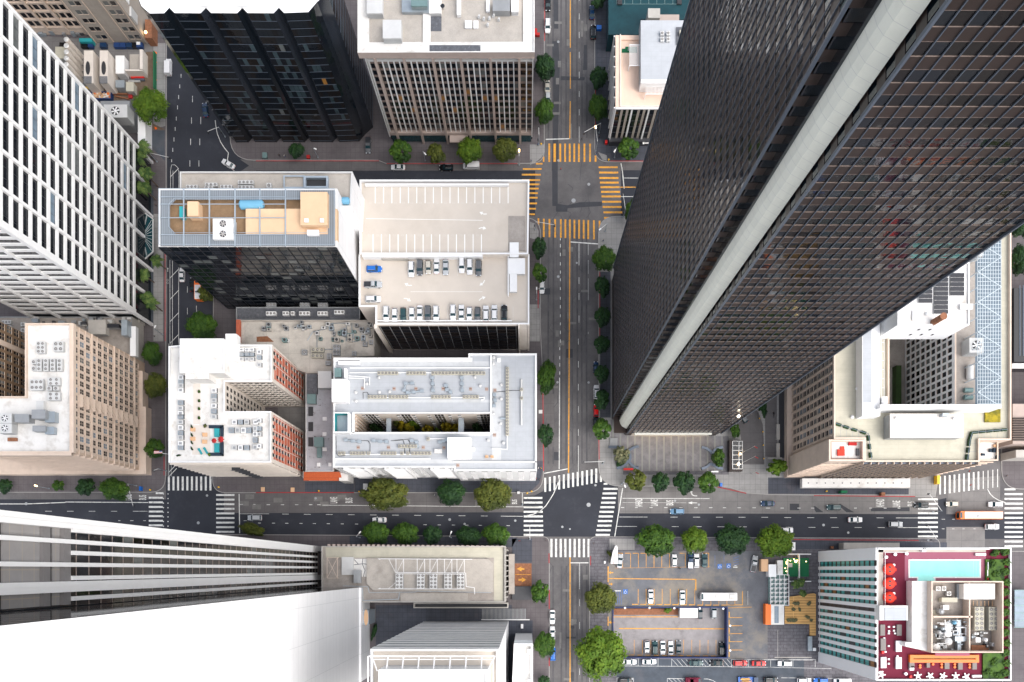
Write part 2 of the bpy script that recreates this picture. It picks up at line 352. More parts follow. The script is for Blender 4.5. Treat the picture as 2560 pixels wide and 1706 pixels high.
def shell(T,pts,h,wallm,roofm,capm=None,para=.9,pt=.3,z0=0,holes=(),hz=0,wname='wall',deckz=None,holem=None,capname='parapet'):
    """outer walls, parapet and roof deck of a building part; pts in metres"""
    capm = capm or wallm; dz = h - para if deckz is None else deckz
    w = MB(); w.sides(pts,z0,h)
    w.build(wname,wallm,T)
    inn = inset(pts,pt); c = MB(); c.poly(pts,h,[inn]); c.sides(inn,dz,h,inward=True)
    hin = []
    for H in holes:
        o = inset(H,-pt); hin.append(o); c.poly(o,h,[H]); c.sides(o,dz,h)
        hw = MB(); hw.sides(H,hz,h,inward=True); hw.build('court_wall',holem or wallm,T)
    d = MB(); d.poly(inn,dz,hin); d = d.build('roof',roofm,T); c.build(capname,capm,d); return d
# ------------------------------------------------------------------ ground, streets, pavements
def P(*pts): return [at(a,b) for a,b in pts]
PIT = rp(R(2,3,930,885,1968,1338))          # the sunken parking level
sx = sorted(p[0] for p in PIT); sy = sorted(p[1] for p in PIT)
big = [(-700,-700),(700,-700),(700,700),(-700,700)]
g = MB(); g.poly(big,-.01,[PIT]); structure(g,'ground','asphalt_grey')
DK = 'asphalt_dark'
r1 = MB()
r1.poly(P((-900,1249),(415,1249),(415,1190),(560,1190),(560,1283),(1309,1281),(1309,1240),(1337,1239),(1358,1228),(1362,1212),(1492,1186),(1496,1200),(1552,1219),(1545,1284),(2345,1286),(2345,1250),(2366,1245),(2366,1286),(3300,1286),(3300,1352),(2100,1346),(1470,1342),(1358,1342),(560,1336),(-900,1330)),-.004)
r1.poly(P((419,1190),(416,-900),(620,-900),(640,402),(600,430),(536,470),(534,540),(531,1190)),-.004)
r1.poly(P((640,427),(1338,427),(1338,541),(640,541)),-.004)
r1.poly(P((1552,426),(2560,426),(2560,541),(1552,541)),-.004)
structure(r1,'main_road',DK)
r2 = MB(); r2.poly(P((1545,1212),(1860,1220),(1925,1236),(2345,1240),(2345,1285.5),(1545,1283.5)),-.002); r2.poly(P((2370,1200),(2500,1190),(2500,1286),(2370,1286)),-.002)
r2.poly(P((2366,1318),(2462,1318),(2462,1375),(2366,1375)),-.002)
structure(r2,'bus_lane_road','lane_concrete')
r3 = MB(); r3.poly(P((560,1230),(1309,1230),(1309,1280.5),(560,1282.5)),-.002); r3.poly(P((55,1229),(405,1229),(405,1248.5),(70,1248.5)),-.002)
r3.poly(P((600,399),(1338,399),(1338,426.5),(640,426.5)),-.002); r3.poly(P((1552,400),(2000,400),(2000,425.5),(1552,425.5)),-.002)
r3.poly(P((1358,985),(1385,985),(1385,1117),(1358,1117)),-.002)
structure(r3,'concrete_lane_road','lane_dirty')
pt_ = MB()
def patch(c,r,pts): pt_.poly([t(c,r,u,v) for u,v in pts],0)
patch(2,0,[(370,380),(425,380),(440,600),(425,1200),(420,1568),(365,1568),(380,1000)]); patch(2,1,[(368,0),(420,0),(420,305),(510,318),(620,290),(830,285),(825,325),(510,345),(508,378),(403,378),(403,325),(370,325)])
patch(2,0,[(450,700),(668,710),(665,740),(445,738)]); patch(2,0,[(660,415),(690,415),(690,645),(652,645)]); patch(2,1,[(262,1080),(350,1080),(350,1138),(262,1138)]); patch(2,2,[(495,68),(558,68),(558,150),(495,150)])
patch(2,2,[(385,1015),(437,1015),(437,1093),(383,1090)]); patch(2,3,[(540,990),(570,990),(570,1075),(540,1075)]); patch(2,3,[(497,1150),(585,1150),(585,1168),(497,1168)]); patch(2,3,[(540,1475),(568,1475),(568,1560),(540,1560)])
patch(2,0,[(380,0),(425,0),(425,265),(385,265)])
patch(3,2,[(430,1510),(510,1568),(440,1568),(415,1520)]); patch(3,2,[(200,1490),(285,1490),(285,1550),(200,1550)]); patch(3,2,[(660,1490),(790,1568),(720,1568),(640,1500)]); patch(3,2,[(945,1530),(1300,1522),(1300,1560),(945,1560)])
structure(pt_,'road_patch','asphalt_patch')
crk = MB(); rnd = random.Random(5)
for i in range(70):                                    # sealed cracks and utility cuts in the old asphalt
    y = rnd.uniform(0,1700); x = rnd.choice([rnd.uniform(1366,1480),rnd.uniform(1366,1480),rnd.uniform(1366,1480)])
    if 1180 < y < 1350: continue
    pts = [at(x,y)]
    for j in range(rnd.randint(2,6)):
        x += rnd.uniform(-14,14) if i % 3 else rnd.uniform(-2,2); y += rnd.uniform(4,22); x = min(max(x,1362),1484); pts.append(at(x,y))
    crk.strip(pts,rnd.choice([.05,.08,.12]),.002)
structure(crk,'road_crack','asphalt_patch')
def rounded(pts,rad):
    out = []
    for i,b in enumerate(pts):
        r = rad[i] if i < len(rad) else 0
        if not r: out.append(b); continue
        a = Vector(pts[i - 1]); b = Vector(b); c = Vector(pts[(i + 1) % len(pts)]); p = b + (a - b).normalized()*r; q_ = b + (c - b).normalized()*r
        for k in range(8): s = k / 7; out.append(tuple((1 - s) ** 2*p + 2*s*(1 - s)*b + s*s*q_))
    return out
def block(name,pts,m,holes=(),curbm='curb'):
    o = MB(); inn = inset(pts,.22); o.poly(inn,.15,holes); structure(o,name,m)
    c = MB(); c.poly(pts,.156,[inn]); c.sides(pts,-.01,.156); structure(c,'kerb',curbm)
block('pavement',P(*rounded([(-900,-900),(418.5,-900),(415,1232),(-900,1232)],[0,0,40,0])),'sidewalk')
block('pavement',P(*rounded([(534,541),(1352,545),(1352,830),(1359,960),(1359,1233),(531,1233)],[8,40,0,0,45,34])),'sidewalk')
block('pavement',P(*rounded([(566,-900),(1361.5,-900),(1361.5,410),(965,410),(945,402),(575,402)],[0,0,34,0,0,60])),'sidewalk')
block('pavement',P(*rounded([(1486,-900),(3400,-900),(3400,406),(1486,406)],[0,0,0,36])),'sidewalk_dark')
block('pavement',P(*rounded([(1495.5,541),(2350,541),(2350,1172),(2338,1243),(1930,1238),(1865,1234),(1824,1220),(1792,1217),(1495.5,1217)],[46,0,0,0,0,0,0,0,56])),'sidewalk_light')
block('pavement',P(*rounded([(2503,541),(3400,541),(3400,1224),(2503,1224)],[0,0,0,50])),'sidewalk')
block('pavement',P(*rounded([(-900,1333),(418,1340),(418,2300),(-900,2300)],[0,30])),'sidewalk')
block('pavement',P(*rounded([(534,1335.5),(1374,1341.5),(1374,2300),(534,2300)],[10,18])),'sidewalk')
block('pavement',P(*rounded([(1473,1341.5),(2350,1346),(2350,2300),(1473,2300)],[18,18])),'slate_paving',[PIT])
block('pavement',P(*rounded([(2505,1378),(3400,1378),(3400,2300),(2505,2300)],[20])),'sidewalk')
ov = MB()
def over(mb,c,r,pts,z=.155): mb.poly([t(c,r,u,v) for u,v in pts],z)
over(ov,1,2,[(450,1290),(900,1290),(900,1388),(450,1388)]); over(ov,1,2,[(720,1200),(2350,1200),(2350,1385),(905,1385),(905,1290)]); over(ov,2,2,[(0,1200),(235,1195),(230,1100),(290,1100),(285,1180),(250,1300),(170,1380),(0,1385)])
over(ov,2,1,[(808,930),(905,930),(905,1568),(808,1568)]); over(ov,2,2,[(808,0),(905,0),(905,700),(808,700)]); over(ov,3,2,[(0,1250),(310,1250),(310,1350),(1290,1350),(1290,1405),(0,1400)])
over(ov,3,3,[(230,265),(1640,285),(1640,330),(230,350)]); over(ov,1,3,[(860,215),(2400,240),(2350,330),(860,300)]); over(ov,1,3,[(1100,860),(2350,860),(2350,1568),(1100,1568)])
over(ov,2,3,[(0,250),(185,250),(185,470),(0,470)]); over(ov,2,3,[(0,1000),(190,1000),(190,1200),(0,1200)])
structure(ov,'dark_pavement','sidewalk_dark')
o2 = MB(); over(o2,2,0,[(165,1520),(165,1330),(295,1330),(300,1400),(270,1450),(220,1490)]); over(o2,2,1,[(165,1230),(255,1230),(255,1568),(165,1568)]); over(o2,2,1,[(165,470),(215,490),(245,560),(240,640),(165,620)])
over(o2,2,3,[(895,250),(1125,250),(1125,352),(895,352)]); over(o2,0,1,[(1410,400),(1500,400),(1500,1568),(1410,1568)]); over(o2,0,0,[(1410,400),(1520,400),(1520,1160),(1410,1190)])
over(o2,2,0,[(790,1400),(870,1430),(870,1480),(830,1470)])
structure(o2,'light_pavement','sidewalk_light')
# plaza in front of the dark tower, driveway beside it
pz = MB(); over(pz,2,2,[(905,720),(1060,720),(1060,870),(1990,870),(1990,1190),(1085,1190),(1085,1160),(960,1160),(905,960)]); structure(pz,'plaza_paving','plaza_stripe')
dr = MB(); over(dr,2,2,[(2000,730),(2100,640),(2200,590),(2260,650),(2300,760),(2310,900),(2315,1130),(2110,1130),(2100,880),(2060,760)],.16); over(dr,3,2,[(-28,520),(80,400),(80,1060),(-28,1060)],.16); structure(dr,'driveway','lane_dirty')
# construction yard ground
yd = MB(); over(yd,0,0,[(330,330),(1410,410),(1410,1200),(1300,1180),(330,1190)],.16); structure(yd,'yard_ground','lane_concrete')
yd = MB(); over(yd,0,0,[(1345,480),(1410,480),(1410,830),(1250,900),(830,960),(830,800),(1280,740)],.166); over(yd,0,0,[(1330,1100),(1520,1195),(1400,1195)],.166); structure(yd,'bare_soil','dirt')
yd = MB(); over(yd,0,0,[(1335,1200),(1515,1200),(1515,1480),(1335,1300)],.16); over(yd,0,1,[(1290,180),(1410,180),(1410,1400),(1290,1400)],.152); structure(yd,'dark_forecourt','asphalt_blue')
# parking lot, alley, lower lot
lot = MB(); lot.poly([t(2,3,u,v) for u,v in [(885,365),(2345,365),(2345,1352),(885,1352)]],.156,[PIT]); structure(lot,'parking_lot_surface','asphalt_lot')
al = MB(); over(al,2,3,[(960,1356),(2680,1356),(2680,1800),(960,1800)],.16); structure(al,'alley_road','asphalt_blue')
lw = MB(); z = -3.0; lw.poly(PIT,z); structure(lw,'lower_lot_surface','lot_lower')
pw = MB(); pw.sides(PIT,z,.156,inward=True); pw.k = 0
solo(pw,'retaining_wall','navy_wall','dark blue retaining wall around the sunken lower parking level','wall')
rim = MB(); rim.poly(inset(PIT,-.35),.62,[PIT]); rim.sides(inset(PIT,-.35),.156,.62); rim.sides(PIT,.156,.62,inward=True)
solo(rim,'low_wall','navy_wall','low blue painted wall on the rim of the sunken parking level','wall')
tr_ = MB(); tr_.rect(R(2,3,935,893,1525,950,-2),-2.2); structure(tr_,'ramp_median','rust')
# ------------------------------------------------------------------ painted markings
mw,my,mb_ = MB(),MB(),MB()
def L(m,c,r,u0,v0,u1,v1,w=.12,z=.004): m.strip([t(c,r,u0,v0),t(c,r,u1,v1)],w,z)
def dashV(m,c,r,u,segs,w=.13,z=.004):
    for a,b in segs: L(m,c,r,u,a,u,b,w,z)
def dashH(m,c,r,v,segs,w=.13,z=.004,sl=0):
    for a,b in segs: L(m,c,r,a,v + sl*a,b,v + sl*b,w,z)
L(my,2,0,535,-400,535,440,.3); L(my,2,0,535,480,535,815,.26); L(my,2,0,535,930,530,1272,.3); L(my,2,1,531,618,526,1568,.34); L(my,2,2,526,0,519,1205,.36); L(my,2,3,533,420,533,1900,.34)
dashV(mw,2,0,617,[(-240,-185),(-60,10),(125,180),(295,352),(478,537),(660,720),(838,892),(1005,1060),(1162,1312)])
dashV(mw,2,1,444,[(620,640),(675,705),(755,785),(840,870),(918,945),(990,1015),(1070,1095),(1160,1185),(1235,1265),(1320,1345),(1395,1420),(1470,1500),(1550,1580)],.22)
dashV(mw,2,2,438,[(55,80),(135,165),(200,230),(275,305)],.22); L(mw,2,2,437,333,433,1170,.24)
dashV(mw,2,1,615,[(670,870),(980,1040),(1125,1185),(1330,1395)],.16); dashV(mw,2,2,609,[(-25,30),(180,240),(390,450),(595,655),(805,865),(955,1200)],.14)
dashV(mw,2,1,700,[(675,775),(820,950),(990,1190),(1480,1500)],.09); dashV(mw,2,3,620,[(475,715),(805,870),(1015,1080),(1440,1500)],.12)
L(mw,2,1,538,655,790,673,.34); L(mw,2,0,310,1281,527,1275,.32); L(mw,2,2,295,1211,511,1170,.3); L(mw,2,3,535,472,702,472,.28)
for u in (342,392,443,487,530,572,614,665,716): L(my,2,0,u,1320,u,1488,.8 if u == 392 else .6)
L(my,2,0,767,1430,767,1488,.6); L(my,2,0,291,1440,291,1488,.5); L(my,2,0,220,1505,280,1505,.5); L(my,2,0,100,1553,272,1553,.5)
for u1,v in ((265,37),(258,87),(252,126),(245,165),(238,207),(235,249),(230,301),(220,350),(210,401)): L(my,2,1,90,v,u1,v,.58)
L(my,2,0,795,1537,970,1537,.58)
for u0,u1,v in ((800,975,18),(803,977,68),(808,980,110),(813,987,152),(818,992,195),(822,998,237),(827,1002,286),(832,1006,334),(840,1012,383),(845,918,434)): L(my,2,1,u0,v,u1,v,.66)
for u in (292,344,396,448,490,531,573,616,658,700,752): L(my,2,1,u,442 + (u - 292)*.03,u,610 + (u - 292)*.045,.58)
L(my,2,1,243,437,243,500,.55); L(my,2,1,804,460,804,560,.58); L(my,2,1,987,152,1500,152,.3)
L(mw,2,1,1030,68,1500,68,.2); L(mw,2,1,1000,238,1500,238,.2); L(mw,2,1,1010,-30,1030,165,.3); L(mw,2,0,1000,1500,1012,1568,.3)
for i in range(13):
    u = 305 + 42.6*i; v0 = 1252 - 7.7*i
    if i == 12: v0 = 1226
    L(mw,2,2,u,v0,u,v0 + (130 if i < 12 else 64),.66)
for i in range(9): y = 1245.3 + 11.55*i; mw.strip([at(1309.3,y),at(1356 + i*.3,y)],.66,.004)
for i in range(11): y = 1222.6 + 11.5*i; x = 1508.5 - 1.95*i; mw.strip([at(x,y),at(x + 35.6,y)],.66,.004)
L(mw,2,2,842,1308,878,1308,.6); L(mw,2,2,1016,1345,943,1792,.3)
for i in range(9): u = 362 + 42.6*i; L(mw,2,3,u,252,u,420,.68)
mw.strip([t(2,2,*p) for p in ((436,1240),(425,1290),(405,1345),(380,1400),(350,1450),(310,1510),(262,1555),(200,1585),(130,1600))],.26,.004)
for i in range(10): u = 1550 + 42.4*i; L(mw,0,2,u,1240,u,1368,.66)
L(mw,0,2,1430,1393,1500,1393,.6)
for i in range(7): y = 1244.8 + 11.5*i; mw.strip([at(372,y),at(407,y)],.62,.004)
for i in range(9):
    y = 1235.3 + 11.5*i
    for x in (408.5,420): mw.strip([at(x - 1.3,y),at(x + 1.3,y)],.36,.004)
    y = 1238 + 11.5*i; mw.strip([at(540.5,y),at(586,y)],.62,.004)
L(mw,0,2,2195,1400,2200,1760,.3); L(mw,0,2,0,1492,240,1492,.25); L(mw,0,2,240,1492,600,1478,.25); L(mw,0,2,600,1474,1360,1479,.25)
dashH(mw,0,2,1559,[(415,475),(615,675),(815,875),(1018,1075),(1220,1355)]); dashH(mw,0,3,85,[(1085,1105),(1195,1225),(1315,1340),(2237,2263)]); dashH(mw,0,2,1496,[(2200,2232),(2325,2345)]); L(mw,0,3,2200,22,2470,22,.12)
L(mw,1,2,610,1503,2600,1520,.17); dashH(mw,1,2,1499,[(98,128),(228,258),(358,388),(487,517),(562,592)],.2)
dashH(mw,1,3,22,[(240,300),(440,502),(642,703),(845,905),(1047,1107),(1250,1310),(1453,1515),(1657,1720),(1860,1922),(2065,2127),(2247,2450)],.14,sl=.0095)
dashH(mw,1,3,106,[(20,45),(147,175),(268,297),(398,427),(522,550),(650,678),(778,805),(910,938),(1538,1568),(1667,1697),(1798,1828),(1920,1950),(2045,2075),(2185,2215),(2300,2330)],.18,sl=.0105)
L(mw,2,2,1015,1440,1813,1443,.2); L(mw,2,2,1015,1478,1600,1482,.08); dashH(mw,2,2,1523,[(1000,1030),(1130,1155),(1262,1292),(1397,1427),(1535,1565),(1673,1702),(1808,1840),(1937,1965),(2070,2100),(2207,2237)],.2,sl=.002)
dashH(mw,3,2,1530,[(-20,20),(115,145),(270,300),(395,425),(790,815),(930,955),(1063,1088),(1190,1215)],.2)
dashH(mw,2,3,49,[(985,1243),(1455,1520),(1663,1727),(1873,1935),(2080,2143),(2290,2350)],.15,sl=.0022); dashH(mw,3,3,56,[(150,212),(360,424),(570,633),(995,1062),(1175,1380)],.15,sl=.003)
dashH(mw,2,3,134,[(965,1147),(1467,1530),(1677,1740),(1885,1950),(2090,2155)],.15,sl=.0035); dashH(mw,3,3,145,[(165,228),(372,435),(582,647),(795,860),(1007,1070),(1190,1375)],.15,sl=.003)
for i in range(9): y = 1248.6 + 11.6*i; mw.strip([at(2295,y),at(2344.5,y)],.62,.004)
for i in range(13): u = 1580 + 44*i; v = 1240 - 5.6*i; L(mw,3,2,u,v,u,v + 165,.55 if i < 9 else .25)
L(mw,3,2,2172,1358,2272,1358,.6)
for i in range(12): y = 1235.8 + 11.85*i; mw.strip([at(2511.5,y),at(2557,y)],.62,.004)
mw.strip([t(3,2,*p) for p in ((2015,1355),(2040,1400),(2070,1430),(2120,1460),(2180,1480))],.25,.004); dashH(mw,3,3,72,[(1595,1625),(1690,1715),(1780,1810),(1880,1905)],.12); dashH(mw,3,3,160,[(1595,1620),(1690,1712),(1785,1805),(1885,1905),(1990,2010),(2080,2105)],.12)
for u,segs in ((1662,[(680,715)]),(1650,[(778,812)]),(1640,[(875,910)]),(1630,[(970,1005)]),(1618,[(1073,1108)]),(1608,[(1168,1203)]),(1597,[(1263,1300)]),(1586,[(1360,1395)]),(1576,[(1465,1490)]),
                (1767,[(882,940)]),(1758,[(1080,1137)]),(1750,[(1275,1333)]),(1743,[(1473,1530)]),(1843,[(1075,1142)]),(1834,[(1275,1335)]),(1826,[(1475,1530)])): dashV(mw,0,0,u,segs,.17)
mw.strip([t(0,0,*p) for p in ((1975,1105),(1982,1160),(1995,1230),(2025,1305),(2060,1360),(2097,1405),(2088,1470),(2080,1530),(2150,1568))],.22,.004)
mw.strip([t(0,0,*p) for p in ((1565,1568),(1575,1515),(1605,1515),(1632,1540),(1640,1575))],.12,.004)
for u in (1566,1588,1642): L(mw,0,1,u,0,u,170,.14)
for u,v in ((1560,820),(1583,805),(1640,890)): L(mw,0,1,u,v,u,1600,.14)
for v in (60,985,1180,1385,1585): L(mw,0,1,1562,v,1640,v - 82,.2)
L(mw,0,2,1549,20,1549,1240,.14); L(mw,0,2,1572,20,1572,1240,.1)
for v in (1200,1240): L(mw,0,2,1552,v,1622,v - 75,.22)
dashV(mw,0,1,1720,[(1063,1120),(1260,1320)]); dashV(mw,0,1,1803,[(1240,1298)],.12)
def arrow(m,c,r,u,v,L_,a,z=.004,w=.28,hw=.9,hl=1.1):
    x,y = t(c,r,u,v); d = Vector((cos(a),sin(a))); n = Vector((-d.y,d.x)); o = Vector((x,y)); b = o - d*L_ / 2; e = o + d*(L_ / 2 - hl)
    m.quad((*(b - n*w / 2),z),(*(e - n*w / 2),z),(*(e + n*w / 2),z),(*(b + n*w / 2),z)); f = o + d*L_ / 2; m.add([(*(e - n*hw / 2),z),(*f,z),(*(e + n*hw / 2),z)],[(0,1,2)])
arrow(mw,2,2,1657,1482,3.2,pi,w=.22,hl=1.5); arrow(mw,2,2,1648,1385,1.3,pi*.62,w=.2,hl=.7); mw.strip([t(2,2,*p) for p in ((1645,1395),(1655,1408),(1672,1417),(1700,1418))],.3,.004)
arrow(mw,0,1,1542,910,1.5,pi / 2,z=.16,w=.16,hw=.6,hl=.6)
for dv in (0,26): x,y = t(0,1,1542,1005 + dv); [mw.strip([(x + .32*cos(a),y + .32*sin(a)),(x + .32*cos(a + .8),y + .32*sin(a + .8))],.07,.16) for a in [k*.785 for k in range(8)]]
for i in range(2): arrow(mw,3,2,52,668,1.8,pi / 2,z=.165,w=.3,hw=.8,hl=.7)
def words_on(txt,c,r,u0,v0,u1,v1,name='lane_lettering',rz=pi / 2,z=.005,m='paint_white',h=0,kind='structure',stretch=None):
    """road lettering that fills a measured rectangle; rz turns the reading direction"""
    cu = bpy.data.curves.new('lettering','FONT'); cu.body = txt; cu.size = 1; cu.align_x = 'CENTER'; cu.align_y = 'CENTER'; cu.offset = .012
    o = bpy.data.objects.new('lettering',cu); col.objects.link(o); dg = bpy.context.evaluated_depsgraph_get(); me = bpy.data.meshes.new_from_object(o.evaluated_get(dg)); bpy.data.objects.remove(o)
    xs = [v.co.x for v in me.vertices]; ys = [v.co.y for v in me.vertices]; cx,cy = (min(xs) + max(xs)) / 2,(min(ys) + max(ys)) / 2; w,hh = max(xs) - min(xs),max(ys) - min(ys)
    x0,x1,y0,y1 = R(c,r,u0,v0,u1,v1,h); tw,th = (y1 - y0,x1 - x0) if abs(sin(rz)) > .5 else (x1 - x0,y1 - y0)
    for v in me.vertices:
        X = (v.co.x - cx) / w*tw; Y = (v.co.y - cy) / hh*th; v.co = (X*cos(rz) - Y*sin(rz),X*sin(rz) + Y*cos(rz),0)
    me.materials.append(MATS[m]); ob = bpy.data.objects.new(name,me); ob.location = ((x0 + x1) / 2,(y0 + y1) / 2,z); col.objects.link(ob)
    if kind: ob['kind'] = kind
    return ob
for a in (('LANE',1,2,680,1430,746,1485),('BUS',1,2,820,1436,887,1482),('BUS',2,2,0,1452,46,1492),('AHEAD',2,2,1130,1444,1197,1518),('LANE',2,2,1272,1452,1338,1510),('BUS',2,2,1415,1457,1482,1505),
          ('AHEAD',3,2,993,1447,1067,1522),('LANE',3,2,1143,1462,1213,1520),('BUS',3,2,1280,1470,1345,1512),('LANE',0,2,1143,1406,1210,1457),('BUS',0,2,1275,1411,1343,1455)): words_on(*a)
# lot markings
Z = .162
for v,us in ((0,(1015,1088,1160,1231,1303,1374,1446,1590,1805)),):
    for u in us: L(my,2,3,u,385,u,515,.16,Z); L(my,2,3,u - 52,384,u,384,.2,Z)
L(my,2,3,945,520,1820,508,.07,Z); L(my,2,3,882,505,882,650,.3,Z); L(my,2,3,885,616,1690,624,.26,Z); L(my,2,3,1686,622,1686,725,.4,Z)
for i,u in enumerate((1158,1231,1305,1378,1452,1527,1603,1677)): L(my,2,3,u,712,u,855,.16,Z); L(my,2,3,u - 55,853 + i*.6,u,853 + i*.6,.26,Z)
for u in (1750,1825,1898,1972,2045): L(my,2,3,u,820,u,858,.13,Z); L(my,2,3,u - 52,860,u,860,.22,Z)
L(my,2,3,2114,730,2114,860,.2,Z); L(my,2,3,1975,858,2114,858,.18,Z); L(mw,2,3,2164,730,2164,858,.08,Z)
for v in (974,1049,1122,1195,1272): L(my,2,3,1995,v,2114,v,.16,Z); L(my,2,3,1993,v - 52,1993,v,.28,Z)
L(my,2,3,1993,1290,1993,1335,.28,Z); L(my,2,3,1980,886,2200,878,.12,Z); L(my,2,3,882,965,882,1050,.25,Z)
for v,a in ((562,pi),(667,0)): arrow(my,2,3,908,v,1.5,a,z=Z,w=.3,hw=1,hl=.7)
arrow(my,2,3,912,1018,2,pi,z=Z,w=.3,hw=1.1,hl=.9); arrow(my,2,3,78,528,2.6,pi,z=.19,w=.6,hw=1.6,hl=1.6); arrow(my,2,3,96,627,2.8,0,z=.19,w=.6,hw=1.6,hl=1.6); L(my,2,3,30,578,172,580,.14,.19)
zb = -2.99
def tl(u,v): return t(2,3,u,v,-3)
my.strip([tl(985,1075),tl(1958,1078)],.36,zb); my.strip([tl(890,968),tl(1530,968)],.28,zb)
for u in (1122,1198,1274,1349,1424,1500,1575,1650,1725,1800,1873): my.strip([tl(u,1180),tl(u,1310)],.14,zb); my.strip([tl(u - 48,1318 + (u - 1122)*.012),tl(u,1318 + (u - 1122)*.012)],.24,zb)
for u0,u1 in ((928,1003),):
    for k in range(5): L(mb_,2,3,u0 + k*19,725,u0 + k*19 + 2,855,.1,Z)
L(mw,2,3,942,729,998,729,.35,Z); L(mb_,2,3,1862,400,1862,515,.08,Z); L(mb_,2,3,1945,400,1945,515,.08,Z)
for k in range(4): L(mb_,2,3,2030,430 + k*22,2080,415 + k*22,.1,Z)
L(mw,2,3,2030,512,2068,512,.35,Z); mw.strip([t(2,3,2040,497),t(2,3,2060,497)],.2,Z)
for c_,r_,u,v in ((2,3,1907,505),(2,3,1988,500),(2,3,1041,737)):     # wheelchair symbols: blue square, white figure
    x,y = t(c_,r_,u,v); mb_.box(x - .75,x + .75,y - .8,y + .8,.157,.164)
    mw.strip([(x + .05,y + .6),(x,y + .1),(x + .35,y + .1),(x + .5,y - .35)],.13,.169)
    mw.strip([(x - .05 + .38*cos(a),y - .2 + .38*sin(a)) for a in [pi*.6 + k*.55 for k in range(8)]],.12,.17)
# hatched bays beside the alley
ZA = .166
L(mw,2,3,1030,1418,2010,1425,.12,ZA); L(mw,2,3,1158,1350,1158,1418,.1,ZA); L(mw,2,3,1340,1350,1340,1418,.1,ZA); L(mw,2,3,1465,1352,1465,1420,.1,ZA)
for k in range(13): L(mw,2,3,1470 + k*42,1358,1525 + k*42,1420,.1,ZA)
L(mw,2,3,2012,1360,2012,1428,.14,ZA); L(mw,2,3,2012,1360,2760,1364,.14,ZA); L(mw,2,3,2012,1428,2400,1430,.12,ZA); L(mw,2,3,2169,1360,2169,1428,.1,ZA)
for u in (23,228,432): L(mw,3,3,u,1358,u,1430,.1,ZA)
L(mw,3,3,0,1358,440,1360,.1,ZA); L(mw,3,3,0,1430,580,1442,.1,ZA); L(mw,3,3,120,1527,760,1533,.12,ZA)
for p in (((963,1560),(963,1527),(1115,1530),(1115,1568)),((1425,1568),(1425,1533),(1590,1536),(1590,1568))): mw.strip([t(2,3,*a) for a in p],.14,ZA)
for k in range(4): L(mw,2,3,1440 + k*38,1536,1475 + k*38,1568,.1,ZA)
mw.strip([t(2,3,*p) for p in ((1760,1537),(1800,1538),(1845,1552),(1880,1575))],.14,ZA)
structure(mw,'white_road_marking','paint_white'); structure(my,'yellow_road_marking','paint_yellow'); structure(mb_,'blue_road_marking','paint_blue')
rk = MB()                                               # red kerb paint
def red(c,r,u0,v0,u1,v1): rk.strip([t(c,r,u0,v0),t(c,r,u1,v1)],.3,.162)
red(2,0,300,0,300,380); red(2,0,765,700,765,1180); red(2,3,340,385,340,475); red(2,3,721,410,721,495); red(2,3,342,720,342,895); red(2,2,797,860,800,1085); red(2,2,284,480,290,1190)
red(2,0,900,1482,1300,1482); red(1,2,0,1388,900,1388); red(0,2,1508,1060,1508,1230); red(3,2,420,1416,1350,1425); red(3,3,230,258,1380,266); red(2,2,1880,1335,2150,1395); red(0,1,1518,760,1518,1568); red(1,0,0,1480,1130,1480); red(1,0,1200,1506,2400,1506)
red(2,1,805,930,805,1568); red(2,1,240,1100,240,1265); red(2,3,342,1340,342,1420)
structure(rk,'red_kerb','curb_red')
rc = MB(); rnd = random.Random(14)
for k in range(30):
    x,y = rnd.uniform(1366,1478),rnd.choice((rnd.uniform(20,380),rnd.uniform(600,1160),rnd.uniform(1430,1700))); w,l = rnd.choice(((8,16),(5,40),(18,6),(12,12))); rc.poly(P((x,y),(x + w,y),(x + w,y + l),(x,y + l)),.001 + k*.00003)
for k in range(14): x,y = rnd.uniform(600,1280),rnd.uniform(1234,1262); rc.poly(P((x,y),(x + 22,y),(x + 22,y + 12),(x,y + 12)),.001 + k*.00003)
structure(rc,'road_repair','road_cut')
tk = MB()
for x in (1371,1383,1403,1415,1431,1443,1455,1467):
    for y0,y1 in ((-60,345),(560,1160),(1415,1800)): tk.strip([at(x + rnd.uniform(-1,1),y0),at(x + rnd.uniform(-1,1),(y0 + y1) / 2),at(x,y1)],.55,-.006)
structure(tk,'tyre_track','tyre_track')
mh = MB()                                               # manhole covers and cellar doors set in road and pavement
for c,r,u,v,rr in ((2,1,565,275,.72),(2,0,425,385,.42),(2,0,427,1475,.42),(2,1,425,973,.45),(2,1,705,125,.5),(2,2,418,375,.42),(2,2,703,1500,.7),(2,2,703,377,.4),(2,2,766,1320,.4),(2,3,462,142,.4),(2,3,532,162,.3),(1,3,1778,75,.45),(1,3,1915,115,.4),(2,3,30,85,.4),(3,3,510,125,.45),(3,3,737,195,.4),(0,3,1820,105,.5),(0,2,240,1490,.5),(0,2,1900,1415,.4),(1,2,548,1440,.4),(2,2,1497,1462,.4),(2,2,1716,1498,.4),(2,1,595,847,.35)):
    x,y = t(c,r,u,v); mh.cyl(x,y,-.01,.008,rr,16)
structure(mh,'manhole_cover','grey_metal')
# ------------------------------------------------------------------ buildings
rb = random.Random(3)
def mix(*kw):
    """random pane material index"""
    ks,ws = zip(*kw); return lambda i,j: rb.choices(ks,ws)[0]
def G(px,py): return at(px,py,0)
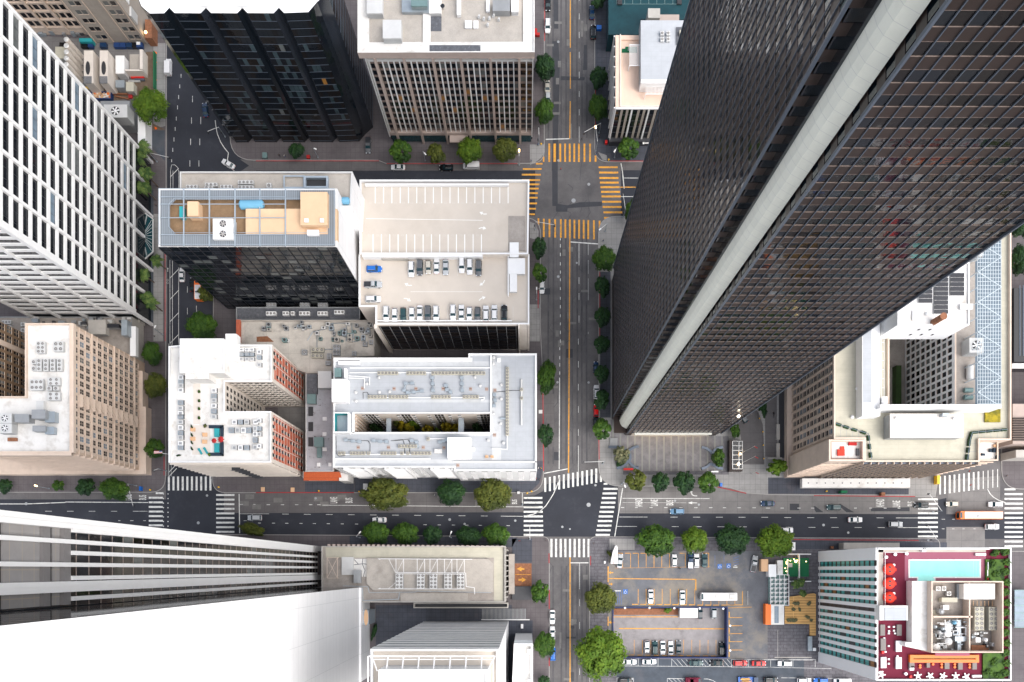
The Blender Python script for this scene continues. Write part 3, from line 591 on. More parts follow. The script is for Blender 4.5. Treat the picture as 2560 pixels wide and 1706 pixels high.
# === white grid tower, left ===
T = thing('office_tower','white office tower with a deep square grid of windows at the left edge','tower',(*G(280,640),0))
x1 = gx(382); ys,yn = gy(813),gy(408); x0 = gx(120); H = 100; zl = 12
core = MB(); core.box(x0,x1 - .55,ys + .55,yn,.15,H); core.build('core','glass_black',T)
wp = Parts('window',T,['black_metal','glass_dark','glass_blinds','glass_blue']); cl = MB()
we = Wall((x1 - .55,ys),(x1 - .55,yn)); ws = Wall((x0,ys + .55),(x1 - .55,ys + .55))
we.grid(cl,wp,0,yn - ys,zl,H,6,22,.7,1.35,.55,mull=2,pick=mix((1,14),(2,1),(3,.4)),sdep=.4,frame=.09)
ws.grid(cl,wp,0,x1 - .55 - x0,zl,H,4,22,.7,1.4,.55,mull=4,pick=mix((1,9),(2,1)),sdep=.45,frame=.09)
cl.box(x1 - 1.5,x1 + .06,ys - .06,ys + 1.5,zl,H); cl.build('cladding','white_paint',T); wp.done()
for i in range(7):
    y = ys + (yn - ys)*i / 6; c = MB(); c.box(x1 - .6,x1 + .25,y - .4,y + .4,(.15 if i % 2 == 0 or i == 0 else 6),H); c.build('column','white_paint',T)
for i in range(5):
    x = x0 + (x1 - x0)*i / 4 - .3; c = MB(); c.box(x - .4,x + .4,ys - .25,ys + .6,.15,H); c.build('column','white_paint',T)
rf = MB(); rf.box(x0,x1 - .5,ys + .5,yn,H,H + .5); rf.build('roof','roof_grey',T)
cn = MB(); P8 = [t(0,1,u,v,4.5) for u,v in ((1300,370),(1405,445),(1405,745),(1300,835))]
cn.poly(P8,4.4); cn.sides(P8,4.0,4.4); cn.build('glass_canopy','glass_teal_dark',T)
rb_ = MB(); rb_.path([(*p,4.5) for p in P8],.22,4); cx_,cy_ = t(0,1,1305,600,4.5)
for k in range(13): v = 380 + k*36; a = t(0,1,1392 if 445 < v < 745 else 1350,v,4.5); rb_.tube((cx_,cy_,4.45),(*a,4.45),.06,4)
rb_.build('canopy_rib','light_metal',T)
pb = MB(); pb.box(*RP(329,430,363,815),.15,4); pb.build('podium_wall','concrete',T)
pb = MB(); pb.box(*RP(331,440,350,812),4,4.4); pb.build('planter_bed','dirt',T)
# === beige block lower left ===
h = 45.5
T = thing('apartment_building','tan masonry block with white roof, fire escape and rows of small windows','building',(*G(200,1000),0))
out = [at(*p,h) for p in ((-60,1132),(177,1132),(177,808),(62,808),(62,991),(-60,991))]
shell(T,out,h,'beige_wall','roof_white','beige_light',para=.9,pt=.4,z0=.15)
wp = Parts('window',T,['beige_light','glass_dark','glass_blinds','glass_blue']); cl = MB(); cs = MB()
we = Wall(out[1],out[2]); n = 15
for j in range(12):
    z = 4.6 + j*3.35
    for i in range(n):
        u = 1.2 + (we.L - 2.4)*(i + .5) / n; 
        if i == 4 and 0: continue
        w = MB(); k = rb.choices((1,2,3),(8,2,2))[0]; we.pane(w,u - .72,u + .72,z + .7,z + 2.7,.04,k)
        we.box(w,u - .9,u + .9,z + .5,z + .7,0,.3,0); we.box(w,u - .03,u + .03,z + .7,z + 2.7,.04,.09,0); we.box(w,u - .72,u + .72,z + 1.66,z + 1.74,.04,.09,0); wp.add(w)
    for i in range(n + 1):
        u = 1.2 + (we.L - 2.4)*i / n; we.box(cs,u - .4,u + .4,z + .6,z + 2.85,0,.14)
    we.box(cs,0,we.L,z + 2.9,z + 3.2,0,.2 if j % 4 else .45)
we.box(cs,0,we.L,44,45.4,0,.7); ws = Wall(out[0],out[1])
for j in range(12):
    z = 4.6 + j*3.35
    for i in range(18):
        u = 1 + (ws.L - 2)*(i + .5) / 18; w = MB(); ws.pane(w,u - .7,u + .7,z + .7,z + 2.7,.04,1); ws.box(w,u - .85,u + .85,z + .5,z + .7,0,.3,0); wp.add(w)
    ws.box(cs,0,ws.L,z + 2.85,z + 3.25,0,.55)
ws.box(cs,0,ws.L,44,45.4,0,.8); cs.build('cornice','beige_light',T)
wn_ = Wall(out[3],out[4])
for j in range(12):
    for i in range(5):
        u = wn_.L*(i + .6) / 5.5; w = MB(); wn_.pane(w,u - .8,u + .8,5 + j*3.35,7 + j*3.35,.04,rb.choice((1,1,2))); wn_.box(w,u - .9,u + .9,4.8 + j*3.35,5 + j*3.35,0,.2,0); wp.add(w)
wp.done()
fe = MB()                                                  # fire escape down the east front
for j in range(11):
    z = 8.2 + j*3.35; u0 = we.L*.37; we.box(fe,u0,u0 + 3.6,z,z + .1,.1,1.5); 
    for (a,b) in (((u0,1.5),(u0 + 3.6,1.5)),((u0,.1),(u0,1.5)),((u0 + 3.6,.1),(u0 + 3.6,1.5))): fe.tube(we.p(a[0],z + 1,a[1]),we.p(b[0],z + 1,b[1]),.07,4)
    if j: fe.tube(we.p(u0 + .4,z - 3.35,.9),we.p(u0 + 3.1,z,.9),.22,4)
fe.build('fire_escape','beige_light',T)
pd = MB(); pd.prism(P((-60,1190),(379,1189),(379,1023),(371,1023),(371,935),(357,935),(356,893),(330,893),(330,1000),(-60,1000)),.15,4.2); pd.build('ground_floor','beige_light',T)
# brown brick court front behind the notch of that block
T = thing('brick_building','brown brick wing with paired windows across the light court at the left edge','building',(*G(40,900),0))
xe,y0,y1 = gx(198),gy(1061),gy(898); w0 = MB(); w0.box(gx(-200),xe,y0,y1,.15,46); w0.build('wall','brown_brick',T); wl = Wall((xe,y0),(xe,y1)); wp = Parts('window',T,['beige_light','glass_dark','glass_blinds'])
for j in range(13):
    for i in range(8):
        u = 1.6 + i*2.75; z = 3 + j*3.35
        for e in (-.95,.1): w = MB(); wl.pane(w,u + e,u + e + .8,z + .5,z + 2.6,.04,2 if rb.random() < .25 else 1); wl.box(w,u + e - .06,u + e + .86,z + .35,z + .5,0,.15,0); wl.box(w,u + e,u + e + .8,z + 1.5,z + 1.6,.04,.08,0); wp.add(w)
wp.done(); w0 = MB(); u = y0*0 + gy(942) - y0; wl.box(w0,u - .7,u + .7,.2,45.9,0,.5); w0.build('pilaster','beige_light',T)
# === U-shaped block with brick side walls ===
h = 37.6
T = thing('hotel','cream U-shaped block with white roof and red brick end walls','building',(*G(640,1060),0))
oct_ = [at(*p,h) for p in ((421,1157),(678,1157),(678,1028.5),(562,1028.5),(562,955),(680,955),(680,862),(592,862),(592,849),(421,866))]
# counter-clockwise in world terms (y flips)
shell(T,oct_,h,'cream_wall','roof_white','white_paint',para=1.0,pt=.4,z0=.15)
for A,B in ((oct_[1],oct_[2]),(oct_[5],oct_[6])):
    we = Wall(A,B); br = MB(); cs = MB(); wp = Parts('window',T,['cream_wall','glass_dark','glass_blinds']); n = 6 if we.L > 13 else 4; u0 = .7
    we.box(br,1.1,we.L - .7,3.5,h - 2.2,0,.05)
    for j in range(11):
        z = 3.3 + j*3.05; we.box(cs,.3,we.L - .3,z,z + .2,0,.09)
        for i in range(n):
            u = 1.4 + (we.L - 2.4)*(i + .5) / n
            if rb.random() < .8: w = MB(); we.pane(w,u - .5,u + .5,z + .8,z + 2.7,.09,rb.choice((1,1,1,2))); we.box(w,u - .5,u + .5,z + .8,z + .9,.05,.2,0); wp.add(w)
    for i in range(n // 2 + 1): u = 1.15 + (we.L - 2.2)*i / (n // 2); we.box(cs,u - .09,u + .09,3.5,h - 2.2,0,.1)
    we.box(cs,0,.7,.2,h - .1,0,.2); br.build('brick_panel','red_brick',T); cs.build('trim','cream_wall',T); wp.done()
wp = Parts('window',T,['cream_wall','glass_dark','glass_blinds'])
cs = MB()
for A,B,n in ((oct_[4],oct_[5],7),(oct_[3],oct_[4],4),(oct_[0],oct_[1],14),(oct_[2],oct_[3],7)):
    ww = Wall(A,B)
    for j in range(11):
        z = 3.3 + j*3.05
        if n == 14: ww.box(cs,0,ww.L,z + 2.6,z + 3.0,0,.5)
        for i in range(n): u = .5 + (ww.L - 1)*(i + .5) / n; w = MB(); ww.pane(w,u - .55,u + .55,z + .8,z + 2.4,.05,rb.choice((1,1,2))); ww.box(w,u - .65,u + .65,z + .66,z + .8,0,.25,0); wp.add(w)
wp.done(); cs.build('cornice','cream_wall',T)
ws = Wall(oct_[0],oct_[1]); bl = MB()
for k in range(8): z = 6 + k*3.1; u = ws.L*.5; ws.box(bl,u,u + 2.6,z,z + .12,.1,1.2); bl.tube(ws.p(u,z + 1,1.2),ws.p(u + 2.6,z + 1,1.2),.06,4); bl.tube(ws.p(u + .3,z,.7),ws.p(u + 2.2,z + 3,.7),.08,4)
bl.build('fire_escape','dark_stone',T)
ph = MB(); ph.box(*R(0,1,1655,1545,2060,1860,h + 5),h - 1,h + 5); ph.box(*R(0,2,1700,150,1915,345,h + 5),h - 1,h + 4.9); ph.build('penthouse','roof_white',T)
ph = MB(); rr = R(0,1,1655,1545,2060,1860,h + 5); ph.poly(rp(rr),h + 5.4,[inset(rp(rr),.3)]); ph.sides(rp(rr),h + 5.002,h + 5.4); ph.sides(inset(rp(rr),.3),h + 5,h + 5.4,True); ph.build('penthouse_parapet','white_paint',T)
ph = MB(); ph.box(*R(0,2,2070,-70,2170,180,h + 2.5),h - 1,h + 2.5); ph.build('stair_house','white_paint',T)
tl_ = MB(); x0_,x1_,y0_,y1_ = R(1,2,200,600,450,830,.2); tl_.box(x0_,x1_,y0_,y1_,.16,.3); tl_.build('court_floor','lane_concrete',T)
# terrace on the roof: planters, cushions, loungers, parasols are things of their own (below)
# === grey courtyard hotel ===
h = 28.
T = thing('hotel','wide pale grey flat-roofed block with a long narrow planted light court','building',(*G(1090,1050),0))
op = [t(1,2,u,v,h) for u,v in ((705,1157),(1815,1157),(1815,1190),(2350 + 228,1190),(2350 + 228,110),(1950,110),(1950,150),(712,150))]
hole = rp(R(1,2,905,662,2150,832,h)); hole2 = rp(R(1,2,732,660,842,832,h))
shell(T,op,h,'white_paint','roof_grey','white_paint',para=.55,pt=.5,z0=.15,holes=[hole],hz=.3,holem='cream_wall')
tb = MB(); rr = R(1,2,712,650,852,838,h + 3); tb.poly(rp(rr),h + 3,[inset(rp(rr),.35)]); tb.sides(rp(rr),h - .5,h + 3); tb.build('bulkhead','white_paint',T)
tb = MB(); tb.sides(inset(rp(rr),.35),h - .5,h + 3,True); tb.build('bulkhead_lining','teal_paint',T); tb = MB(); tb.poly(inset(rp(rr),.36),h - .3); tb.build('bulkhead_floor','galv',T)
for rr,z,nm in ((R(1,2,695,345,838,552,h + 3),3,'roof_house'),(R(1,2,1757,880,1970,1072,h + 3.2),3.2,'roof_house')):
    b = MB(); b.box(*rr,h - .5,h + z - .5); b.poly(rp(rr),h + z,[inset(rp(rr),.3)]); b.sides(rp(rr),h + z - .5,h + z); b.sides(inset(rp(rr),.3),h + z - .5,h + z,True); b.build(nm,'roof_white_clean',T)
st = MB()                                                   # raised roof bands and inner kerbs
for a in ((860,235,2150,245),(720,238,1,1)):
    if a[2] > 10: st.box(*R(1,2,*a,h),h - .55,h - .1)
for a in ((2150,110,2165,835),(712,150,1985,182),(755,175,955,215),(1815,1100,2578,1112),(720,1072,1600,1082),(885,652,905,842),(720,835,2170,845),(905,650,2150,662),(2560,110,2578,1190)):
    st.box(*R(1,2,*a,h),h - .5,h + .12)
st.build('roof_kerb','white_paint',T)
st = MB(); 
for a in ((880,535,2150,560),(2165,140,2250,1090),(720,1083,1815,1120),(960,182,2140,232),(1870,848,2150,870)): st.rect(R(1,2,*a,h - .5),h - .54)
st.build('roof_walkway','roof_walk',T)
wp = Parts('window',T,['white_metal','glass_dark','glass_blinds']); hw = MB()
hx0,hx1,hy0,hy1 = hole[0][0],hole[1][0],hole[0][1],hole[2][1]; hx0,hx1,hy0,hy1 = R(1,2,905,662,2150,832,h)
wnn = Wall((hx0,hy1),(hx1,hy1)); 
for j in range(8):
    z = 1.2 + j*3.2
    for uu in (2.2,6.2,12.8,17.6,22.2,28.6,31.6,37.4,41.2): 
        if uu < wnn.L - 1: w = MB(); wnn.pane(w,uu - .5,uu + .5,z + .6,z + 2.2,.04,1); wnn.box(w,uu - .55,uu + .55,z + .45,z + .6,0,.15,0); wp.add(w)
    for uu in (4.2,15.2,25.4,39.4): w = MB(); wnn.pane(w,uu - 1.5,uu + 1.5,z + .4,z + 2.9,.04,1); [wnn.box(w,uu - 1.5 + e,uu - 1.42 + e,z + .4,z + 2.9,.04,.14,0) for e in (0,.96,1.94,2.92)]; wp.add(w)
www = Wall((hx0,hy0),(hx0,hy1)); hw2 = MB()
for k in range(5): www.box(hw2,.6 + k*1.1,.9 + k*1.1,.4,27.4,0,.5)
hw2.build('court_fin','beige_light',T)
ws = Wall(op[0],op[1]); ws2 = Wall(op[2],op[3])
for j in range(8):
    z = 3.5 + j*3.05
    for uu in (6.5,19,33,45.5,51): ws.box(hw,uu - 3.2,uu + 3.2,z,z + .35,0,.7) if uu < 50 else None
    for i in range(16): uu = 1.2 + i*3.45; w = MB(); ws.pane(w,uu,uu + 1.8,z + .6,z + 2.6,.05,rb.choice((1,1,2))); ws.box(w,uu,uu + 1.8,z + .45,z + .6,0,.2,0); wp.add(w)
    for i in range(7): uu = 1 + i*3.7; w = MB(); ws2.pane(w,uu,uu + 1.8,z + .6,z + 2.6,.05,1); ws2.box(w,uu,uu + 1.8,z + .45,z + .6,0,.2,0); wp.add(w)
for uu in (3.3,9.7,15.8,22.2,29.8,36.2,42.3,48.6): ws.box(hw,uu - .2,uu + .2,3.5,27.4,0,.8)
hw.build('balcony_frame','white_paint',T); wp.done()
for u0,u1 in ((1197,1240),(1858,1907)): b = MB(); b.box(*R(1,2,u0,690,u1,845,20),19,20); b.build('court_bridge','galv',T)
cf = MB(); cf.poly(rp(R(1,2,905,640,2150,870,0)),.3); cf.build('court_floor','sidewalk_dark',T)
# === parking structure ===
h = 29.
T = thing('parking_garage','pale concrete parking structure with cars on its open top deck','building',(*G(1120,700),0))
A_ = [t(1,1,u,v,h + 1.6) for u,v in ((950,768),(2330 + 170,768),(2510,82),(950,82))]
B_ = [t(1,1,u,v,h) for u,v in ((942,1250),(1095,1250),(1095,1412),(2510,1412),(2510,768),(942,768))]
w = MB(); w.sides(A_,.15,h + 1.6); w.build('wall','cream_wall',T)
w = MB(); w.sides(B_,.15,h); w.build('wall','cream_wall',T)
dk = MB(); dk.poly(inset(A_,.4),h + .5); dk.build('upper_deck','deck',T)
dk = MB(); ib = inset(B_,.4); dk.poly(ib,h - 1.1); dk.build('lower_deck','deck',T)
pp = MB(); ia = inset(A_,.5); pp.poly(A_,h + 1.6,[ia]); pp.sides(ia,h + .5,h + 1.6,True); ib2 = inset(B_,.5); pp.poly(B_,h,[ib2]); pp.sides(ib2,h - 1.1,h,True)
pp.box(*R(1,1,975,755,2080,790,h + 1.4),h - 1.1,h + 1.45); pp.box(*R(1,1,1000,118,2320,135,h + 1.7),h + .5,h + 1.75)
pp.box(*R(1,1,2310,350,2322,1145,h),h - 1.1,h + .3); pp.box(*R(1,1,1095,1370,2350,1378,h),h - 1.1,h - .2)
pp.build('parapet','white_paint',T)
rm = MB(); xa,xb,ya,yb = R(1,1,1155,790,1395,815,h); rm.box(xa,xb,ya,yb,h - 1.1,h + .4); rm.build('ramp_lintel','concrete',T)
rm = MB(); xa,xb,ya,yb = R(1,1,2100,762,2310,772,h); rm.box(xa,xb,ya,yb,h - 1.0,h + .52); rm.build('ramp_edge','rust',T)
mk,mf = MB(),MB(); zu,zl_ = h + .506,h - 1.094
def Lh(m,u0,v0,u1,v1,w,z,c=1,r=1): m.strip([t(c,r,u0,v0,z),t(c,r,u1,v1,z)],w,z)
for k in range(17): Lh(mk,1095 + k*76.2,142,1095 + k*76.2,300,.26,zu)
for k in range(14): Lh(mk,1075 + k*76.5,585,1075 + k*76.5,750,.26,zu)
for k in range(17): x,y = t(1,1,1048 + k*76.7,296,zu); mf.strip([(x - .35,y - .2),(x + .35,y - .2),(x + .35,y + .2),(x - .35,y + .2),(x - .35,y - .2)],.06,zu)
for k in range(14): x,y = t(1,1,1040 + k*76.5,594,zu); mf.strip([(x - .35,y - .2),(x + .35,y - .2),(x + .35,y + .2),(x - .35,y + .2),(x - .35,y - .2)],.06,zu)
Lh(mk,1010,440,2080,456,.14,zu); Lh(mk,1420,1112,2080,1112,.1,zl_)
for k in range(9): Lh(mf,1395 + k*76,800,1395 + k*76,970,.12,zl_)
for k in range(17): Lh(mf,1160 + k*75,1250,1160 + k*75,1370,.12,zl_)
for v in (938,1005,1080): Lh(mk,1010,v,1155,v,.12,zl_)
for u,v,a,z in ((2082,395,pi*.85,zu),(2080,525,-.2,zu),(1395,1050,pi*.85,zl_),(2080,1035,pi*1.2,zl_),(1392,1180,-.6,zl_),(2075,1170,.3,zl_)):
    x,y = t(1,1,u,v,z); d = Vector((cos(a),sin(a))); n = Vector((-d.y,d.x)); o = Vector((x,y))
    mk.strip([tuple(o - d*1.1 - n*.45),tuple(o - d*.3),tuple(o + d*.3)],.26,z); mk.add([(*(o + d*.2 - n*.55),z + .002),(*(o + d*1.15),z + .002),(*(o + d*.2 + n*.55),z + .002)],[(0,1,2)])
mk.build('bay_marking','paint_deck',T); mf.build('faint_marking','paint_deckfaint',T)
ws = Wall(B_[2],B_[3]); wp = Parts('window',T,['steel_blue','glass_bronze','glass_dark']); cl = MB(); ws.box(cl,.3,ws.L - 3.5,1,h - 1.6,0,.06); cl.build('dark_front','bronze',T)
for j in range(8):
    for i in range(14): u = 1.2 + i*(ws.L - 5.2) / 14; w = MB(); ws.pane(w,u,u + (ws.L - 5.2) / 14 - .2,1.6 + j*3.2,4.1 + j*3.2,.1,rb.choice((1,2))); wp.add(w)
wp.done(); fn = MB()
for i in range(15): u = 1.1 + i*(ws.L - 5.2) / 14; ws.box(fn,u - .06,u + .06,1,h - 1.6,.06,.3)
fn.build('mullion','grey_metal',T)
for a_ in ((-.4,.6,1.2),(ws.L - 3.4,ws.L - 3,1.2),(ws.L - .5,ws.L + .05,.3)): cl = MB(); ws.box(cl,*a_[:2],.15,h - .08,-.1,a_[2]); cl.build('pier','cream_wall',T)
# === dark glass block with the peach roof ===
h = 53.5
T = thing('office_building','black glass office block with steel-edged peach roof and white side wall','building',(*G(800,700),0))
op = [at(*p,h) for p in ((396,619),(842,619),(842,472),(396,472))]
w = MB(); w.sides(op,.15,h); w.build('core','glass_black',T)
we = Wall(op[1],op[2]); w = MB(); we.box(w,0,we.L,.15,h,0,.12); w.build('side_wall','white_panel',T)
ws = Wall(op[0],op[1]); wp = Parts('window',T,['black_metal','glass_black','glass_blinds','dark_glaze']); fn = MB(); cu = ws.L / 18
for j in range(16):
    z = 2 + j*3.25
    ws.box(fn,0,ws.L,z,z + .12,0,.12)
    for i in range(18): w = MB(); ws.pane(w,i*cu + .1,(i + 1)*cu - .1,z + .9,z + 3.1,.04,rb.choices((1,2,3),(9,1.1,3))[0]); wp.add(w)
for i in range(19): ws.box(fn,max(0,i*cu - .07),min(ws.L,i*cu + .07),1,h - .3,0,.22)
fn.build('mullion','black_metal',T); wp.done()
fd = MB(); fd.poly(inset(op,.6),h - 1.4); fd.build('roof','roof_orange',T)
w = MB(); w.poly(op,h,[inset(op,.55)]); w.sides(inset(op,.55),h - 1.4,h,True); w.build('parapet','white_paint',T)
z = h + .6; gr = MB(); rr = RP(401,476,838,615,z); ring = rp(rr); inn = [at(*p,z) for p in ((440,500),(820,500),(820,586),(440,586),(425,570),(425,515))]
gr.poly(ring,z,[inn]); gr.sides(ring,z - .12,z); gr.build('walkway','grille_x',T)
fr = MB(); fr.path([(*p,z + 1) for p in ring + ring[:1]],.08,4); fr.path([(*p,z + 1) for p in inn + inn[:1]],.06,4)
for px in (460,524,588,650,714): fr.tube((*at(px,474,z),z + .1),(*at(px,617,z),z + .1),.22,4)
for py in (494,512,546,588): fr.tube((*at(402,py,z),z + .3),(*at(715,py,z),z + .3),.12,4)
fr.build('roof_frame','blue_steel',T)
for c,r,a,zt,m,nm in ((0,1,(2255,350,2350 + 745,635),.5,'roof_peach','plant_roof'),(1,1,(408,195,655,500),2.6,'roof_peach','plant_house'),(0,1,(1720,282,1820,415),1.8,'roof_peach','plant_house')):
    b = MB(); b.box(*R(c,r,*a,h + zt),h - 1.38,h + zt); b.build(nm,m,T)
tp_ = MB(); tp_.poly([t(1,1,u,v,h + .5) for u,v in ((-10,632),(320,628),(670,598),(670,632),(400,658),(-20,672))],h + .505); tp_.poly([t(1,1,u,v,h + .5) for u,v in ((672,375),(715,378),(720,632),(672,632))],h + .505); tp_.build('tar_strip','tar',T)
b = MB(); rr = R(1,1,400,500,660,640,h + .5); b.rect(rr,h + .502); b.build('roof_pad','roof_peach',T)
# rear lower wing
h2 = 47.
T = thing('office_building','lower rear wing with gravelled roof crowded with fan units behind the dark block','building',(*G(760,500),0))
op2 = [t(0,1,1650,330,h2),t(1,1,868,330,h2),t(1,1,885,8,h2),t(0,1,1650,8,h2)]
shell(T,op2,h2,'white_panel','roof_gravel','light_metal',para=.8,pt=.35,z0=.15)
b = MB(); rr = R(1,1,440,48,660,158,h2 + .5); b.poly(rp(rr),h2 + .5,[inset(rp(rr),.5)]); b.sides(rp(rr),h2 - .8,h2 + .5); b.sides(inset(rp(rr),.5),h2 - .8,h2 + .5,True); rr = R(1,1,250,40,445,158,h2); b.poly(rp(rr),h2 - .2,[inset(rp(rr),.4)]); b.sides(rp(rr),h2 - .8,h2 - .2); b.build('roof_well','blue_steel',T)
b = MB(); b.rect(R(1,1,450,55,650,152,h2),h2 - .7); b.build('well_floor','dark_grille',T)
# === machinery roof in the middle ===
h = 12.
T = thing('low_building','low flat block crowded with rooftop machinery between taller buildings','building',(*G(800,850),0))
op = [t(1,1,u,v,h) for u,v in ((-180,1568 + 180),(205,1568 + 200),(470,1568 + 290),(705,1568 + 290),(705,1568 + 150),(1085,1568 + 130),(1085,1568),(1080,1372),(-180,1372))]
shell(T,op,h,'concrete','roof_mid','roof_gravel',para=.6,pt=.35,z0=.15)
w = MB(); w.box(*R(0,1,2170,1370,2210,1750,h),h - .5,h + .25); w.build('brick_pier','red_brick',T)
T = thing('low_building','narrow dark roof strip lined with white fan units below the black glass front','building',(*G(760,780),0))
op = [at(*p,8) for p in ((590,800),(900,800),(900,768),(590,768))]; shell(T,op,8,'dark_stone','tar','grey_metal',para=.4,z0=.15)
# === narrow peeling roof with clay tile lean-to ===
h = 11.
T = thing('low_building','narrow low block with peeling pale roof and orange clay tile edge','building',(*G(798,1060),0))
op = [t(1,2,u,v,h) for u,v in ((455,1195),(712,1195),(700,290),(455,290))]
shell(T,op,h,'concrete','roof_peel','light_metal',para=.4,pt=.3,z0=.15)
b = MB(); a = [t(1,2,440,1200,10.6),t(1,2,765,1198,10.6),t(1,2,800,1280,8),t(1,2,440,1277,8)]; b.add([(*a[0],10.7),(*a[1],10.7),(*a[2],8.4),(*a[3],8.4),(*a[0],8.1),(*a[1],8.1),(*a[2],8.1),(*a[3],8.1)],[(3,2,1,0),(0,1,5,4),(1,2,6,5),(2,3,7,6),(3,0,4,7)]); b.build('tiled_roof','clay_tile',T)
b = MB(); b.box(*R(1,2,445,1198,800,1262,6),.15,8); b.build('street_front','cream_wall',T)
b = MB(); b.box(*R(1,2,770,1200,850,1282,8),.15,9.2); b.build('side_bay','roof_white',T)
for v0 in (600,740,880): b = MB(); b.box(*R(1,2,480,v0,522,v0 + 83,h),h - .4,h); b.build('skylight',['dark_grille'],T)
# === black zigzag tower ===
h = 65.
T = thing('office_tower','black glass tower with zigzag pleated front and clean white roof','tower',(*G(760,250),0))
gp = [t(0,0,1250,-60,h),t(0,0,1300,60,h),t(0,0,1375,125,h)]
for u in (1555,1890,2225,2350 + 210): gp += [t(0,0,u - 48,123,h),t(0,0,u,72,h),t(0,0,u + 48,121,h)]
gp += [t(1,0,480,113,h),t(1,0,560,20,h),t(1,0,650,-60,h),t(1,0,650,-500,h),t(0,0,1250,-500,h)]
w = MB(); w.sides(gp,.15,h); w.build('core','glass_black',T)
rf = MB(); rf.poly(gp,h); rf.build('roof','roof_white_clean',T)
rf = MB(); rr = R(0,0,1680,-300,2350 + 115,55,h + 1); rf.box(*rr,h,h + 1.2); rf.build('roof_house','roof_white_clean',T)
fn = MB(); wp = Parts('window',T,['black_metal','glass_black','glass_bronze','glass_reflection','glass_amber','glass_blinds'])
for i in range(len(gp) - 2):
    ww = Wall(gp[i],gp[i + 1]); big_ = ww.L > 5; n = 5 if big_ else 1
    if ww.e.x < -.5 or ww.L < .5: continue
    for j in range(20):
        z = 1 + j*3.2; ww.box(fn,0,ww.L,z,z + .14,0,.08)
        for k in range(n): w = MB(); ww.pane(w,ww.L*k / n + .05,ww.L*(k + 1) / n - .05,z + .2,z + 3.15,.03,rb.choices((1,2,3,4,5),(11,4,4 if j in (3,8,9,13) else 1.5,.06,.2))[0]); wp.add(w)
    if ww.e.x < .95 and ww.L < 5: b = MB(); ww.box(b,-.05,ww.L + .03,.15,h - .1,.02,.16); b.build('pleat','glass_black' if i % 2 else 'dark_glaze',T)
fn.build('mullion','steel_blue',T); wp.done()
# === ribbed block top middle ===
h = 49.5
T = thing('office_building','brown office block with pale vertical ribs and white-rimmed gravel roof','building',(*G(1150,200),0))
op = [t(1,0,u,v,h) for u,v in ((932,485),(2350 + 208,480),(2350 + 208,-400),(932,-400))]
X0,X1,Y0,Y1 = op[0][0],op[1][0],op[0][1],op[2][1]
w = MB(); w.box(X0 + 1.4,X1 - .3,Y0 + 1.6,Y1,.15,h - 3); w.build('core','glass_black',T)
w = MB(); w.sides(op,h - 2.6,h); w.add([(X0,Y0,h - 2.6),(X1,Y0,h - 2.6),(X1,Y1,h - 2.6),(X0,Y1,h - 2.6)],[(3,2,1,0)]); w.build('fascia','taupe',T)
rf = MB(); band = inset(op,3.2); rf.poly(op,h,[inset(op,.3)]); rf.sides(inset(op,.3),h - .5,h,True); rf.poly(inset(op,.3),h - .5,[band]); rf.build('roof_rim','roof_white',T)
cx0,cx1,cy0,cy1 = R(1,0,1530,120,1600,400,h)
rf = MB(); rf.poly(band,h - .9); rf.sides(band,h - .9,h - .5,True); rf.build('roof','roof_gravel',T)
rf = MB(); rf.box(cx0,cx1,band[0][1] - .01,Y1,h - .9,h - .45); rf.build('roof_divider','roof_white',T)
rf = MB(); rf.rect(R(1,0,1590,405,2060,472,h),h - .49); rf.rect(R(1,0,1600,125,1700,270,h),h - .89); rf.build('tar_patch','tar',T)
ws = Wall((X0 + 1.4,Y0 + 1.6),(X1 - .3,Y0 + 1.6)); wp = Parts('window',T,['black_metal','glass_dark','glass_black','glass_amber','glass_blinds']); sp = MB(); b0 = MB()
ws.box(b0,0,ws.L,h - 5.1,h - 4.1,0,1.0); b0.build('window_head','light_metal',T)
b0 = MB(); ws.box(b0,0,ws.L,h - 4.0,h - 2.62,0,.4); b0.build('soffit_panel','bronze',T)
cols = [gx(NX + (a - NX) ,0) for a in ()]; cps = [t(1,0,u,520,h)[0] for u in (1070,1340,1610,1870,2145,2350 + 65)]; cps = [X0 - 6.7] + cps + [X1 + 6]
fl = [6 + j*3.28 for j in range(12)]
for z in fl: ws.box(sp,0,ws.L,z,z + 1.1,0,.1)
sp.build('spandrel','taupe_dark',T)
for a,b in zip(cps,cps[1:]):
    for k in range(5):
        u0 = max(0,a + (b - a)*k / 5 - ws.A.x) + .1; u1 = min(ws.L,a + (b - a)*(k + 1) / 5 - ws.A.x) - .1
        if u1 - u0 < .3: continue
        for j,z in enumerate(fl): w = MB(); ws.pane(w,u0,u1,z + 1.1,z + 3.28,.06,rb.choices((1,2,3,4),(9,6,.5,1.2))[0]); wp.add(w)
    for k in range(1,5):
        x = a + (b - a)*k / 5 - ws.A.x
        if .2 < x < ws.L - .2: r_ = MB(); ws.box(r_,x - .16,x + .16,6,h - 4.5,.1,.6); r_.build('rib','white_metal',T)
wp.done()
for a in cps[1:-1]: b0 = MB(); x = a - ws.A.x; ws.box(b0,x - .32,x + .32,.15,h - 2.7,.3,1.75); b0.build('column','taupe',T)
for x in (0.0,ws.L - .3): b0 = MB(); ws.box(b0,x,x + .3,4,h - 2.7,.1,1.3); b0.build('column','light_metal',T)
b0 = MB(); ws.box(b0,0,ws.L,4.6,5.99,-.2,1.1); b0.build('base_band','taupe',T)
b0 = MB(); ws.box(b0,.6,ws.L - .4,.16,4.6,-1,.9); b0.build('shopfront','glass_teal_dark',T)
b0 = MB(); x,y = t(1,0,1860,1275,5); b0.box(x - 3,x + 3,y - 1,ws.A.y,4.2,4.7); b0.build('entrance_canopy','taupe',T)
